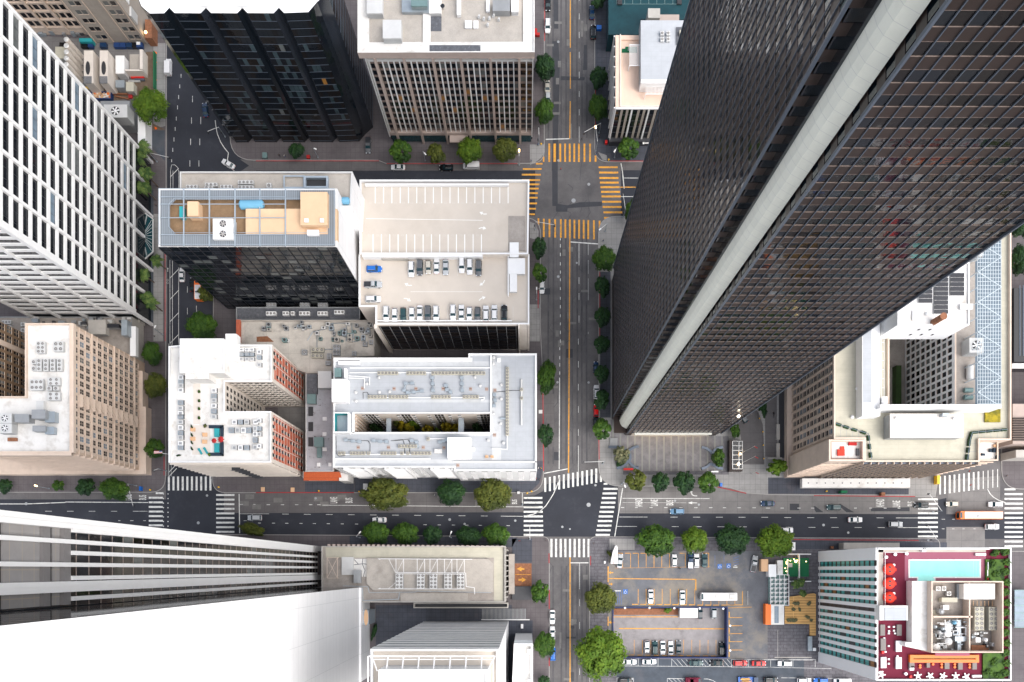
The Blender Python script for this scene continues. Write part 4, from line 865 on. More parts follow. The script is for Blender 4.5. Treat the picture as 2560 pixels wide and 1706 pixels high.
# === small striped block with pink terrace ===
h = 21.5
T = thing('office_building','small black and white striped block with pink roof terrace','building',(*G(1600,200),0))
op = [t(2,0,u,v,h) for u,v in ((950,985),(1800,985),(1800,325),(950,325))]
shell(T,op,h,'dark_stone','pink_terrace','pink_terrace',para=.5,pt=1.4,z0=.15,deckz=h - .5)
ws = Wall(op[0],op[1]); fn = MB(); wt = MB()
for i in range(3):
    for k in range(2): u = .7 + i*5.3 + 1.1 + k*1.75; ws.box(fn,u,u + .75,3.2,h - .4,0,.2)
fn.build('panel','stone_grey',T)
for i in range(5): u = i*5.3; ws.box(wt,max(0,u - .25),u + .25,3.2,h - .2,0,.5); 
ws.box(wt,.26,ws.L - .1,h - .6,h - .02,0,.48); ww = Wall(op[3],op[0])
for i in range(8): u = ww.L*i / 7.05; ww.box(wt,u,u + .3,3.2,h - .2,0,.5)
wt.build('white_fin','white_paint',T); wp = Parts('window',T,['black_metal','glass_black','glass_dark'])
for i in range(9):
    for j in range(5): w = MB(); ws.pane(w,.3 + i*1.75,.3 + i*1.75 + 1.6,3.4 + j*3.5,6.4 + j*3.5,.05,rb.choice((1,2))); wp.add(w)
wp.done(); b = MB(); b.box(*R(2,0,1182,188,1800,770,h + 4),h - .5,h + 4); b.build('penthouse','roof_grey',T)
b = MB(); b.box(*R(2,0,1182,735,1450,770,h + 4.02),h - .4,h + 4.3); b.box(*R(2,0,1415,770,1450,985,h + .5),h - .5,h + 1); b.build('penthouse_rim','white_paint',T)
for rr,n,vert in ((R(2,0,1077,412,1180,603,h + 2.4),11,0),(R(2,0,1225,770,1412,865,h + 2.4),15,0)):
    b = MB(); x0,x1,y0,y1 = rr
    for k in range(n): x = x0 + (x1 - x0)*(k + .5) / n; b.box(x - .06,x + .06,y0,y1,h + 2.2,h + 2.4)
    for y in (y0,y1): b.box(x0,x1,y - .08,y + .08,h + 2.18,h + 2.42)
    for x,y in ((x0,y0),(x1,y0),(x0,y1),(x1,y1)): b.box(x - .1,x + .1,y - .1,y + .1,h - .5,h + 2.2)
    b.build('pergola','white_paint',T)
b = MB(); b.poly([t(2,0,u,v,h) for u,v in ((1008,478),(1010,440),(1040,440),(1042,422),(1150,422),(1150,478))],h - .45); b.build('turf_patch','green_turf',T)
b = MB(); b.poly([t(2,0,u,v,h) for u,v in ((990,985),(990,320),(1000,320),(1000,975),(1420,975),(1420,985))],h + .3); b.sides([t(2,0,u,v,h) for u,v in ((990,985),(990,320),(1000,320),(1000,975),(1420,975),(1420,985))],h - .5,h + .3); b.build('inner_kerb','cream_wall',T)
T = thing('shop_front','dark shopfront with lit white sign under the striped block','shop',(*t(2,0,1100,1340),0))
b = MB(); b.box(*R(2,0,885,1200,1310,1345,0),.15,3.1); b.build('wall','dark_stone',T); x,y = t(2,0,1230,1318,3); b = MB(); b.box(x - 1.1,x - .5,y - .35,y + .3,3.1,3.22); b.box(x - .3,x + .2,y - .2,y + .25,3.1,3.2); b.box(x + .35,x + 1,y - .2,y + .25,3.1,3.2); b.build('sign','paint_deck',T)
# === teal glass block top ===
h = 9.
T = thing('glass_building','dark teal glass low block at the top of the picture right of the street','building',(*G(1600,60),0))
b = MB(); b.prism([t(2,0,u,v,h) for u,v in ((885,320),(1180,320),(1180,180),(1700,180),(1700,-300),(885,-300))],.15,h); b.build('wall','glass_teal_dark',T)
b = MB(); x0,x1,y0,y1 = R(2,0,960,-300,1550,40,h); 
for k in range(9): x = x0 + (x1 - x0)*k / 8; b.box(x - .06,x + .06,y0,y1,h,h + .1)
for k in range(8): y = y0 + (y1 - y0)*k / 7; b.box(x0,x1,y - .05,y + .05,h,h + .08)
b.build('mullion','teal_metal',T); b = MB(); b.box(*R(2,0,968,0,1010,52,h),h,h + .6); b.box(*R(2,0,1515,0,1555,48,h),h,h + .6); b.build('roof_hatch','dark_grille',T)
b = MB(); b.box(*R(2,0,1245,97,1355,185,h + 5),h - 4,h + 6); b.build('stair_tower','concrete',T); b = MB(); b.box(*R(2,0,1355,135,1535,188,h + 2),h,h + 2); b.build('wall_link','taupe',T)
b = MB(); b.box(*R(2,0,1500,-100,1720,186,.2),.16,.2); b.build('rear_yard','asphalt_blue',T)
# === the tall dark tower ===
H = 262.
T = thing('office_tower','very tall dark bronze tower with thin vertical fins and pale concrete corner','tower',(*G(1660,880),0))
xw,xe,yn,ysw,yss = gx(1529),gx(1789),gy(691),gy(1051),gy(1092)
xr,xs0 = gx(1539),gx(1561)
core = [(xw + .3,yn),(xw + .3,ysw),(xr,ysw),(xr,gy(1062)),gx and (gx(1547),gy(1062)),(gx(1553),gy(1076)),(xs0,gy(1076)),(xs0,yss + .3),(xe,yss + .3),(xe,yn)]
c = MB(); c.sides(core,7,H); c.poly(core,H); c.build('core','glass_black',T)
fh = 3.95; z0 = 8.; nf = int((H - z0) / fh)
wp = Parts('window',T,['bronze','glass_bronze','glass_black','glass_amber','pane_light']); spn = Parts('spandrel',T,['bronze','taupe_dark']); ww = Wall((xw,yn),(xw,ysw)); ws = Wall((xs0,yss),(xe,yss)); wr = Wall((xw,ysw),(xr,ysw)); wq = Wall((xs0,gy(1078)),(xs0,yss))
for wl,n in ((ww,31),(ws,20)):
    for j in range(nf):
        z = z0 + j*fh; s = MB(); wl.box(s,0,wl.L,z,z + 1.88,-.28,.02,0); wl.box(s,0,wl.L,z + 1.88,z + 1.93,-.05,.045,1); wl.box(s,0,wl.L,z - .05,z,-.05,.03,1); spn.add(s)
        cu = wl.L / n; mech = (j % 21 == 10)
        for i in range(n):
            w = MB(); k = 2 if mech else rb.choices((1,2),(12,7))[0]; wl.pane(w,i*cu,(i + 1)*cu,z + 1.93,z + fh - .05,-.03,k); wp.add(w)
spn.done(90); wp.done()
for wl,n in ((ww,31),(ws,20)):
    for i in range(n + 1):
        f = MB(); u = wl.L*i / n; e = .13 if i in (0,n) else .05; wl.box(f,u - e,u + e,7.6,H,.02,.17 if e < .1 else .4); f.build('fin','steel_blue',T)
spn = Parts('return_spandrel',T,'bronze')
for wl in (wr,wq):
    for j in range(nf): r_ = MB(); z = z0 + j*fh; wl.box(r_,0,wl.L,z,z + 1.9,0,.05); spn.add(r_)
spn.done(90)
cc = [(gx(1541),gy(1059)),(gx(1544.5),gy(1070)),(gx(1548.5),gy(1076)),(gx(1559),gy(1082)),(gx(1559),gy(1070)),(gx(1550),gy(1059))]
b = MB(); b.sides(cc,.2,H); b.poly(cc,H); b.build('corner_pier','board_concrete',T)
b = MB(); b.sides([(gx(1562),gy(1088)),(gx(1576),gy(1090)),(gx(1576),gy(1070)),(gx(1562),gy(1070))],.2,7.7); b.sides([(gx(1770),gy(1090)),(gx(1787),gy(1090)),(gx(1787),gy(1070)),(gx(1770),gy(1070))],.2,7.7); b.sides([(gx(1530),gy(1049)),(gx(1538),gy(1049)),(gx(1538),gy(700)),(gx(1530),gy(700))],.2,7.7); b.build('lower_pier','bronze',T)
b = MB(); ws.box(b,2.4,ws.L - 3,7.0,7.9,-3,.6); b.build('canopy','board_concrete',T)
b = MB(); ws.box(b,2,ws.L - 2.5,.2,6.9,-3.4,-2.2); b.build('lobby_glass','glass_bronze',T)
b = MB(); [ws.box(b,3,ws.L - 4,z,z + .16,-2.2,-2.05) for z in (1.5,3,4.6,6.1)]; b.build('lobby_light','lamp_warm',T)
b = MB(); b.box(xw,xe,gy(1092),yn,7,7.6); b.build('soffit','bronze',T)
# === hotel with teal windows, pool deck on the roof ===
h = 46.3
T = thing('hotel','white hotel with teal windows and burgundy pool deck on its roof','building',(*G(2185,1515),0))
op = [t(3,3,u,v,h) for u,v in ((1000,1552),(2235,1552),(2235,332),(1000,332))]
X0,X1,Y0,Y1 = op[0][0],op[1][0],op[0][1],op[2][1]
w = MB(); w.sides(op,.15,h); w.build('wall','white_paint',T)
pp = MB(); ii = inset(op,.35); pp.poly(op,h,[ii]); pp.sides(ii,h - 1,h,True); pp.build('parapet','white_paint',T)
d = MB(); d.poly(ii,h - 1); d.build('roof_deck','burgundy',T)
ww = Wall(op[3],op[0]); pr = MB(); wp = Parts('window',T,['dark_stone','glass_teal','glass_blinds','glass_amber','dark_stone'])
n = 14; e0 = 3.55; bay = (ww.L - 2*e0) / n; bk = MB(); ww.box(bk,e0,ww.L - e0,1.2,h - .1,0,.04); bk.build('recess','bronze',T)
for i in range(n + 1):
    u = e0 + i*bay; b = MB(); a0 = 0 if i == 0 else u - bay*.25; a1 = ww.L if i == n else u + bay*.25
    if i == 0: a1 = u
    if i == n: a0 = u
    ww.box(b,a0,a1,.2,h - .05,0,.3); b.build('pier','white_bright',T)
for i in range(n):
    a = e0 + i*bay + bay*.25; b_ = a + bay*.5
    if i == 0: a = e0 + .05
    if i == n - 1: b_ = e0 + n*bay - .05
    for j in range(12):
        z = 1.6 + j*3.65; w = MB(); k = 4 if (i == 6 or (i == 12 and 0)) else rb.choices((1,2,3),(14,1,.5))[0]; ww.pane(w,a,b_,z + .5,z + 2.9,.1,k); ww.box(w,a + (b_ - a)*.62,a + (b_ - a)*.68,z + .5,z + 2.9,.1,.16,0); wp.add(w)
wp.done()
dz = h - 1
b = MB(); rr = R(3,3,1255,375,2000,635,dz); pw_ = [t(3,3,u,v,dz) for u,v in ((1300,600),(1378,600),(1378,640),(1525,640),(1525,600),(1942,600),(1942,452),(1300,452))]
b.poly(rp(rr),dz + .03); PS = b.build('pool_surround','rose_tile',T)
b = MB(); o_ = inset(pw_,-.35); b.poly(o_,dz + .1,[pw_]); b.sides(o_,dz,dz + .1); b.sides(pw_,dz + .03,dz + .1,True); b.build('pool_coping','light_metal',PS)
b = MB(); b.poly(pw_,dz + .06); b.build('pool_water','pool_water',PS)
b = MB(); x,y = t(3,3,1885,525,dz); [b.box(x + k*.8 - .05,x + k*.8 + .03,y - 2.6,y + 2.4,dz + .061,dz + .075) for k in range(3)]; b.build('pool_step','pool_wall',PS)
rr = R(3,3,1347,640,2160,1295,h + 5); hz_ = h + 5                # plant enclosure
b = MB(); ia_ = inset(rp(R(3,3,1500,640,2162,1298,hz_)),.35); b.poly(rp(R(3,3,1500,640,2162,1298,hz_)),hz_,[ia_]); b.sides(ia_,dz + .5,hz_,True); b.sides(rp(R(3,3,1500,640,2162,1298,hz_)),dz,hz_); b.build('plant_wall','beige_light',T)
b = MB(); b.poly(ia_,dz + .6); b.build('plant_floor','roof_brown',T)
b = MB(); b.poly([t(3,3,u,v,hz_ - 1) for u,v in ((1345,640),(1498,640),(1498,1290),(1285,1245),(1285,1205),(1345,1205))],dz + 3.5); b.sides([t(3,3,u,v,hz_ - 1) for u,v in ((1345,640),(1498,640),(1498,1290),(1285,1245),(1285,1205),(1345,1205))],dz,dz + 3.5); b.build('bar_roof','roof_white',T)
for a in ((1520,960,1880,975),(1845,640,1858,1290)): b = MB(); b.box(*R(3,3,*a,h + 3),dz + .5,h + 3); b.build('plant_divider','beige_light',T)
b = MB(); b.box(*R(3,3,1025,865,1285,1000,h + 2.5),dz,h + 2.5); b.build('lift_house','roof_white',T); b = MB(); b.box(*R(3,3,1075,885,1275,1000,h + 2.9),h + 2.5,h + 2.7); b.build('lift_roof','roof_grey',T)
b = MB(); xx = R(3,3,1290,1315,1920,1385,dz); b.poly(rp(xx),dz + 1,[inset(rp(xx),.9)]); b.sides(rp(xx),dz,dz + 1); b.sides(inset(rp(xx),.9),dz + .2,dz + 1,True); b.build('planter_bench','orange_paint',T); b = MB(); b.poly(inset(rp(xx),.92),dz + .7); b.build('planter_soil','leaf_olive',T)
b = MB(); b.box(*R(3,3,1535,1298,1852,1325,dz + 2.4),dz + 2.2,dz + 2.4); b.build('bar_canopy','rose_tile',T)
fr = MB(); a = t(3,3,1060,378,dz); b_ = t(3,3,1060,862,dz); fr.path([(*t(3,3,1252,378,dz),dz + 1.1),(*a,dz + 1.1),(*b_,dz + 1.1)],.07,4)
for k in range(10): y = a[1] + (b_[1] - a[1])*k / 9; fr.tube((a[0],y,dz),(a[0],y,dz + 1.1),.04,4)
fr.build('railing','white_metal',T)
for a in ((1005,335,1430,350),(1435,335,2030,350),(1412,338,1445,372)): b = MB(); b.box(*R(3,3,*a,h),dz,h + .4); b.build('roof_kerb','white_paint',T)
b = MB(); b.rect(R(3,3,1012,350,1058,862,dz),dz + .02); b.rect(R(3,3,1012,350,2000,374,dz),dz + .02); b.build('gravel_strip','roof_gravel',T)
for a in ((1990,440,2160,640),(1965,1300,2160,1550)): b = MB(); b.box(*R(3,3,*a,dz),dz,dz + .5); b.build('planting_bed','leaf_green',T)
b = MB(); x0,x1,y0,y1 = R(3,3,1308,998,1345,1205,dz + 2.4); [b.box(x0 + (x1 - x0)*k / 5 - .04,x0 + (x1 - x0)*k / 5 + .04,y0,y1,dz + 2.2,dz + 2.4) for k in range(6)]; [b.box(x0,x1,y0 + (y1 - y0)*k / 9 - .04,y0 + (y1 - y0)*k / 9 + .04,dz + 2.2,dz + 2.39) for k in range(10)]; b.build('pergola','steel_blue',T)
b = MB(); x0,x1,y0,y1 = R(3,3,700,287,1215,345,5); b.box(x0,x1,y0,y1,.15,4.5); b.build('street_canopy','concrete',T)
# === beige hotel with steel roof frames, right ===
h = 40.6
T = thing('hotel','large cream hotel with deep central court and lattice roof frames','building',(*G(2200,1000),0))
op = [t(3,2,u,v,h) for u,v in ((885,1105),(1945,1105),(1945,905),(2235,905),(2235,-1600),(605,-1600),(605,895),(885,895))]
crt = rp(R(3,2,1115,-800,1715,578,h))
shell(T,op,h,'beige_light','roof_cream','beige_light',para=1.1,pt=.45,z0=.15,holes=[crt],hz=9,holem='white_paint')
cf = MB(); cf.poly(rp(R(3,2,1000,-900,1800,760,9)),9.05); cf.build('court_roof','roof_brown',T)
cf = MB(); cf.box(*R(3,2,1178,220,1225,575,12),9.1,12); cf.build('court_duct','hedge_base',T)
ww = Wall(op[5],op[6]); cl = MB(); wp = Parts('window',T,['beige_light','glass_dark','glass_blinds','glass_blue']); L0 = ww.L
for j in range(11):
    z = 4.2 + j*3.25; nn = 34
    for i in range(nn):
        u = L0 - 1.2 - (i + .5)*2.62; w = MB(); ww.pane(w,u - .7,u + .7,z + .5,z + 2.7,.05,rb.choices((1,2,3),(6,2,1))[0]); ww.box(w,u - .7,u + .7,z + 1.5,z + 1.6,.05,.12,0); wp.add(w)
for i in range(35): u = L0 - 1.2 - i*2.62; ww.box(cl,u - .22,u + .22,3.6,h - 1.2,0,.4)
cl.build('pilaster','beige_light',T)
sw = RP(2072,1098,2161,1153,h)                              # corner bays stand proud
b = MB(); sp_ = [at(2072.5,1153,h),at(2161,1153,h),at(2161,1099,h),at(2072.5,1099,h)]; b.sides(sp_,.15,h); ii = inset(sp_,.5); b.poly(sp_,h,[ii]); b.sides(ii,h - 2,h,True); b.build('corner_bay','beige_light',T); b = MB(); b.poly(ii,h - 2); b.build('terrace','roof_white',T)
b = MB(); q0 = R(3,2,562,922,582,1095,h - 1.6); b.box(*q0,h - 2,h - 1.5); b.box(*R(3,2,582,1075,822,1095,h - 1.6),h - 2,h - 1.5); b.build('terrace_planter','rust',T)
s2 = [t(3,2,u,v,h - 4) for u,v in ((1940,1095),(2115,1095),(2115,905),(1940,905))]
b = MB(); b.sides(s2,.15,h - 4); ii = inset(s2,.35); b.poly(s2,h - 4,[ii]); b.sides(ii,h - 5,h - 4,True); b.build('corner_bay','beige_light',T); b = MB(); b.poly(ii,h - 5); b.build('terrace','roof_white',T)
for A,B in ((sp_[0],sp_[1]),(s2[0],s2[1])):
    wl = Wall(A,B); b = MB()
    for j in range(10):
        z = 4 + j*3.3; wl.box(b,0,wl.L,z,z + .3,0,.25)
        for i in range(4): w = MB(); u = wl.L*(i + .5) / 4; wl.pane(w,u - .8,u + .8,z + .8,z + 2.6,.05,1); wp.add(w)
    b.build('string_course','beige_light',T)
ws = Wall(t(3,2,885,1106,h),t(3,2,1945,1106,h)); b = MB(); ws.box(b,0,ws.L,3,h - .6,0,.05); b.build('dark_front','glass_dark',T)
for i in range(16): b = MB(); u = ws.L*i / 15; ws.box(b,max(0,u - .1),min(ws.L,u + .1),3,h - .6,.05,.7); b.build('fin','beige_light',T)
for j in range(12):
    b = MB(); ws.box(b,0,ws.L,4.5 + j*3.1,4.9 + j*3.1,.05,.3); b.build('floor_band','steel_blue',T)
cx0,cx1,cy0,cy1 = R(3,2,1115,-800,1715,578,h)
for wl,n in ((Wall((cx0,cy1),(cx1,cy1)),11),(Wall((cx1,cy1),(cx1,cy0)),20)):
    for j in range(9):
        for i in range(n): u = (wl.L - .8)*(i + .5) / n + .4; w = MB(); z = 10 + j*3.3; wl.pane(w,u - .7,u + .7,z + .5,z + 2.6,.05,rb.choices((1,2),(3,2))[0]); wl.box(w,u - .62,u + .62,z + .45,z + .6,0,.15,0); wp.add(w)
wp.done()
# penthouse rising above the court's north side, white, with solar panels
hp = h + 13
b = MB(); pr_ = [t(3,1,u,v,hp) for u,v in ((1190,1417),(1850,1417),(1850,842),(1190,842))]
b.sides(pr_,h - 1,hp); b.build('penthouse_wall','white_paint',T); b = MB(); b.poly(pr_,hp,[inset(pr_,.3)]); b.sides(inset(pr_,.3),hp - .5,hp,True); b.build('penthouse_parapet','white_paint',T); b = MB(); b.poly(inset(pr_,.3),hp - .5); b.build('penthouse_roof','roof_white',T)
wl = Wall(pr_[0],pr_[1]); 
for k in range(5): b = MB(); wl.pane(b,7.5 + (k % 3)*3.1,8.1 + (k % 3)*3.1,h + 3 + k // 3*5,h + 4.4 + k // 3*5,.04); b.build('penthouse_window','glass_dark',T)
b = MB(); b.box(*R(3,2,865,-300,1030,685,h + 3.5),h - 1.1,h + 3.5); b.build('gallery_house','white_paint',T)
b = MB(); b.rect(R(3,2,870,-300,950,560,h + 3.5),h + 3.52); b.build('gallery_roof','roof_grey',T)
b = MB(); b.box(*R(3,2,1030,578,2142,612,h + 6),h - 1.1,h + 6); b.build('screen_wall','white_paint',T)
b = MB(); b.box(*R(3,2,1125,668,1790,880,h + 3.5),h - 1,h + 3.4); b.build('hall_wall','grey_metal',T); b = MB(); b.rect(R(3,2,1120,663,1795,885,h + 3.5),h + 3.5); b.sides(rp(R(3,2,1120,663,1795,885,h + 3.5)),h + 3.3,h + 3.5); b.build('hall_roof','ribbed_roof',T)
# lattice frame on the east side
zt = h + 6; lt = MB(); x0,x1,y0,y1 = R(3,2,1925,-1600,2140,605,zt)
for k in range(10): x = x0 + (x1 - x0)*k / 9; lt.box(x - .05,x + .05,y0,y1,zt - .15,zt)
for k in range(64): y = y0 + (y1 - y0)*k / 63; lt.box(x0,x1,y - .05,y + .05,zt - .14,zt + .03)
for k in range(16):
    ya = y0 + (y1 - y0)*k / 16; yb = y0 + (y1 - y0)*(k + 1) / 16; lt.tube((x0,ya,zt + .2),(x1,yb,zt + .2),.12,4) if k % 2 else lt.tube((x1,ya,zt + .2),(x0,yb,zt + .2),.12,4); lt.box(x0 - .12,x0 + .12,ya - .12,ya + .12,h - 1,zt)
lt.build('lattice_frame','lattice_steel',T)
lt = MB(); xa,xb,ya,yb = R(3,2,1715,-1600,1930,600,h); lt.box(xa + .5,xb,ya,yb,h - 1.05,h - .9); lt.build('service_roof','roof_brown',T)
lt = MB(); xa,xb,ya,yb = R(3,2,1900,-1600,2140,605,h - 1); lt.box(xa,xb,ya,yb,h - 1.06,h - .88); lt.build('screen_floor','screen_slab',T)
lt = MB(); xa,xb,ya,yb = R(3,2,1030,-900,1052,600,h + 3.6); [lt.tube((x,ya,h + 4.6),(x,yb,h + 4.6),.07,4) for x in (xa,xb)]; [lt.tube((xa,ya + (yb - ya)*k / 18,h + 4.6),(xb,ya + (yb - ya)*k / 18,h + 4.6),.06,4) for k in range(19)]
xa,xb,ya,yb = R(3,2,1030,583,2142,603,h + 7); [lt.tube((xa,y,h + 7),(xb,y,h + 7),.08,4) for y in (ya,yb)]; [lt.tube((xa + (xb - xa)*k / 30,ya,h + 7),(xa + (xb - xa)*k / 30,yb,h + 7),.06,4) for k in range(31)]
lt.build('roof_rail','white_metal',T)
hd = MB(); gl = MB()                                              # hedged terraces
for pts in (((620,748),(760,795),(925,845),(955,1080)),((2210,805),(1880,835),(1860,900),(1835,1090))):
    pp_ = [t(3,2,*p,h) for p in pts]; gl.path([(*p,h - .2) for p in pp_],.1,4)
    for a,b in zip(pp_,pp_[1:]):
        n = max(2,int((Vector(b) - Vector(a)).length / 1.9))
        for k in range(n):
            s = (k + .5) / n; cx_,cy_ = a[0] + (b[0] - a[0])*s,a[1] + (b[1] - a[1])*s; an = math.atan2(b[1] - a[1],b[0] - a[0]); hd.rbox(cx_,cy_,1.5,.75,h - 1.1,h - .3,an)
hd.build('box_hedge','leaf_dark',T); gl.build('terrace_rail','steel_blue',T)
js = MB()
for k in range(9): x,y = t(3,2,665 + k*55,800,h - 1.1)
for u in (665,720,775,830): js.strip([t(3,2,u,770 + (u - 665)*.35,h - 1.1),t(3,2,u,888,h - 1.1)],.09,h - 1.09)
for v in (905,975,1050): js.strip([t(3,2,888,v,h - 1.1),t(3,2,940,v,h - 1.1)],.09,h - 1.09); js.strip([t(3,2,1850,v - 40,h - 1.1),t(3,2,1935,v - 40,h - 1.1)],.09,h - 1.09)
for u in (1925,1985,2045,2105,2165): js.strip([t(3,2,u,840,h - 1.1),t(3,2,u,895,h - 1.1)],.09,h - 1.09)
js.build('paving_joint','grey_metal',T)
b = MB(); xx = R(3,2,1995,622,2135,740,h - .5); b.box(*xx,h - 1.1,h - .5); b.build('sedum_bed','leaf_yellow',T)
b = MB(); b.box(*R(3,2,315,1258,1305,1342,5.5),3.2,5.5); b.build('street_canopy','roof_white',T)
b = MB(); [b.cyl(*t(3,2,370 + k*78,1300,5.5),5.5,5.62,.2,8) for k in range(12)]; b.build('canopy_light','tar',T)
b = MB(); b.box(*RP(1967,960,2010,1193,3),.15,3.3); b.build('ground_floor','beige_light',T)
T = thing('ramp_trench','dark sunken service ramp with pale walls left of the cream hotel','ramp',(*t(3,2,110,700),0))
b = MB(); b.box(*R(3,2,98,400,146,1070,0),.15,.3); b.build('ramp_floor','black_metal',T); b = MB(); b.box(*R(3,2,78,760,108,900,.8),.15,.9); b.box(*R(3,2,78,935,108,1065,.8),.15,.9); b.box(*R(3,2,0,1066,125,1078,.8),.15,1.2); b.build('ramp_wall','concrete',T)
# === tower of white beams, lower left ===
H = 205.
T = thing('office_tower','tall tower of white vertical beams and dark glass at the lower left','tower',(*G(680,1415),0))
x1 = gx(803); yt,yb_ = gy(1367),gy(1469.5); x0 = gx(540)
c = MB(); c.box(x0,x1 - .9,yb_,yt - .3,.15,H); c.build('core','glass_black',T)
we = Wall((x1 - .9,yb_),(x1 - .9,yt)); wp = Parts('window',T,['taupe','glass_dark','glass_bronze','glass_blinds'])
ycs = [1420.6 + (v - 515) / K*1.0 for v in ()]
beams = [1279 + v / K for v in (372,420,466,515,570,655,705)]; k0 = (x1,0)
def yat(py_img,x_img=803.4): f = (x_img - NX) / (803 - NX); return gy(NY + (py_img - NY) / f)
us = [yat(p) - yb_ for p in beams]; fhh = 3.75; mechz = 155
zz = [z for z in [1 + j*fhh for j in range(53)]]
edges = sorted([0.5,we.L - 1.2] + [u for u in us if .5 < u < we.L - 1.2] + [(yat(1279 + 605 / K) - yb_)])
for j,z in enumerate(zz):
    if z > H - 4: break
    mech = 154 < z < 172
    for a,b in zip(edges,edges[1:]):
        w = MB()
        if not mech: we.pane(w,a + .1,b - .1,z + .08,z + fhh - .08,.05,rb.choices((1,2,3),(4,5,.5))[0]); we.box(w,a,b,z - .05,z + .06,.04,.12,0)
        else: we.pane(w,a + .1,b - .1,z,z + fhh,.05,1)
        wp.add(w)
wp.done()
for i,u in enumerate(us): b = MB(); we.box(b,u - .32,u + .32,6,H if i in (1,3,6) else 154,.1,1.2); b.build('fin','white_bright',T)
for u in (we.L - .8,yat(1279 + 605 / K) - yb_): b = MB(); we.box(b,u - .8,u - .06,.15,H,.1,1.45); we.box(b,u + .06,u + .8,.15,H,.1,1.45); we.box(b,u - .06,u + .06,.15,H,.1,1.3); b.build('twin_beam','white_bright',T)
bigs = sorted([.5,us[1],us[3],us[6],we.L - 1.2,yat(1279 + 605 / K) - yb_])
for a,b,w_,m in ((154,155.8,.9,'grey_panel_dark'),(155.8,157.7,.2,'grey_panel'),(159.4,161.1,.9,'grey_panel_dark'),(161.1,169.5,.3,'grey_panel')):
    for e0,e1 in zip(bigs,bigs[1:]): g_ = MB(); we.box(g_,e0 + .25,e1 - .25,a,b - .003,.05,w_); g_.build('mechanical_panel',m,T)
b = MB(); b.box(x0,x1,yb_,yt,H,H + .6); b.build('roof','roof_grey',T)
# === blank white tower ===
H = 215.
T = thing('office_tower','blank white panelled tower wall filling the lower left corner','tower',(*G(760,1560),0))
x1 = gx(925); ya,yb_ = gy(1467),gy(1690); xm = gx(803.5)
b = MB(); b.box(xm,x1 - .6,yb_,ya,15,H); b.box(gx(540),xm - .01,yb_,gy(1471.2),.15,H); b.build('wall','white_panel',T); b = MB(); b.box(xm,x1,yb_,ya - .05,.15,15); b.build('base','white_panel',T)
wl = Wall((x1 - .7,ya),(xm + .1,ya))
for j in range(52): b = MB(); wl.pane(b,.1,wl.L - .1,15.2 + j*3.8,18.6 + j*3.8,.05); b.build('window','glass_dark',T)
b = MB(); wl.box(b,.05,wl.L,15,H - .1,0,.03); b.build('dark_front','black_metal',T)
b = MB(); b.box(x1 - .02,x1 + 1.8,*sorted((gy(1522),gy(1556))),.15,12); b.build('bay','galv',T); b = MB(); b.cyl((x1 + 1),gy(1539),12,12.1,.7,16,ry=2.6); b.build('bay_disc','tan_cloth',T)
# === long brown roof annex ===
h = 14.
T = thing('annex_building','long low annex with stained brown roof and a row of fan units','building',(*G(1050,1440),0))
op = [t(1,3,u,v,h) for u,v in ((600,835),(2290,835),(2290,318),(600,318))]
shell(T,op,h,'concrete','roof_brown','concrete',para=.8,pt=.35,z0=.15)
for k in range(36): b = MB(); b.box(*R(1,3,655 + k*45.5,300 + k*.4,680 + k*45.5,320,h),.2,h - .1); b.build('pier','taupe',T)
for k in range(10): b = MB(); b.box(*R(1,3,2288,350 + k*48,2312,358 + k*48,h),.2,h - .1); b.build('pier','concrete',T)
zz = h - .78; b = MB(); b.poly([t(1,3,u,v,zz) for u,v in ((1020,430),(2130,435),(2180,480),(2180,740),(1080,722),(1020,660))],zz + .9); b.sides([t(1,3,u,v,zz) for u,v in ((1020,430),(2130,435),(2180,480),(2180,740),(1080,722),(1020,660))],zz,zz + .9); b.build('raised_roof','roof_gravel',T)
b = MB(); b.rect(R(1,3,640,330,2270,425,zz),zz + .01); b.rect(R(1,3,2185,425,2270,825,zz),zz + .01); b.build('pale_roof_band','roof_cream',T)
b = MB(); b.box(*R(1,3,785,418,895,583,h),zz,zz + .6); b.build('roof_slab','light_metal',T)
b = MB(); b.rect(R(1,3,900,435,1015,600,zz),zz + .012); b.build('cracked_patch','roof_white',T); b = MB(); zc = zz + .02
for pts in (((900,440),(940,485),(985,480),(1015,485)),((980,435),(975,480),(1000,540),(985,600)),((900,490),(940,485))): b.strip([t(1,3,*p,zc) for p in pts],.2,zc)
b.build('roof_crack','tar',T)
b = MB(); fx = R(1,3,650,425,745,612,h + 1.5); c4 = rp(fx); b.path([(*p,h + 1.2) for p in c4 + c4[:1]],.1,4); b.tube((*c4[0],h + 1.2),(*c4[2],h + 1.2),.08,4); b.tube((*c4[1],h + 1.2),(*c4[3],h + 1.2),.08,4); [b.tube((*p,zz),(*p,h + 1.2),.1,4) for p in c4]; b.build('sign_frame','beige_light',T)
zf = h + 1.6; b = MB(); X = lambda u,v: (*t(1,3,u,v,zf),zf); b.path([X(1120,435),X(1985,440)],.13,4); b.path([X(1120,710),X(1925,712)],.12,4); b.path([X(1280,560),X(1925,565),X(1930,690),X(2005,700),X(2008,760)],.13,4); b.path([X(1290,572),X(1915,577)],.1,4)
for u in (1285,1355,1480,1548,1597,1664,1730,1798,1845,1913): b.tube(X(u,438),X(u,560),.1,4)
for u in (1355,1548,1664,1798,1913): b.tube(X(u,440),X(u - 62,560),.07,4)
b.tube(X(1220,440),X(1280,560),.07,4); b.tube(X(1280,655),X(1215,710),.07,4); b.tube(X(1133,440),(*t(1,3,1133,440,zf),zz),.1,4); b.tube(X(1133,705),(*t(1,3,1133,705,zf),zz),.1,4); b.build('unit_frame','white_metal',T)
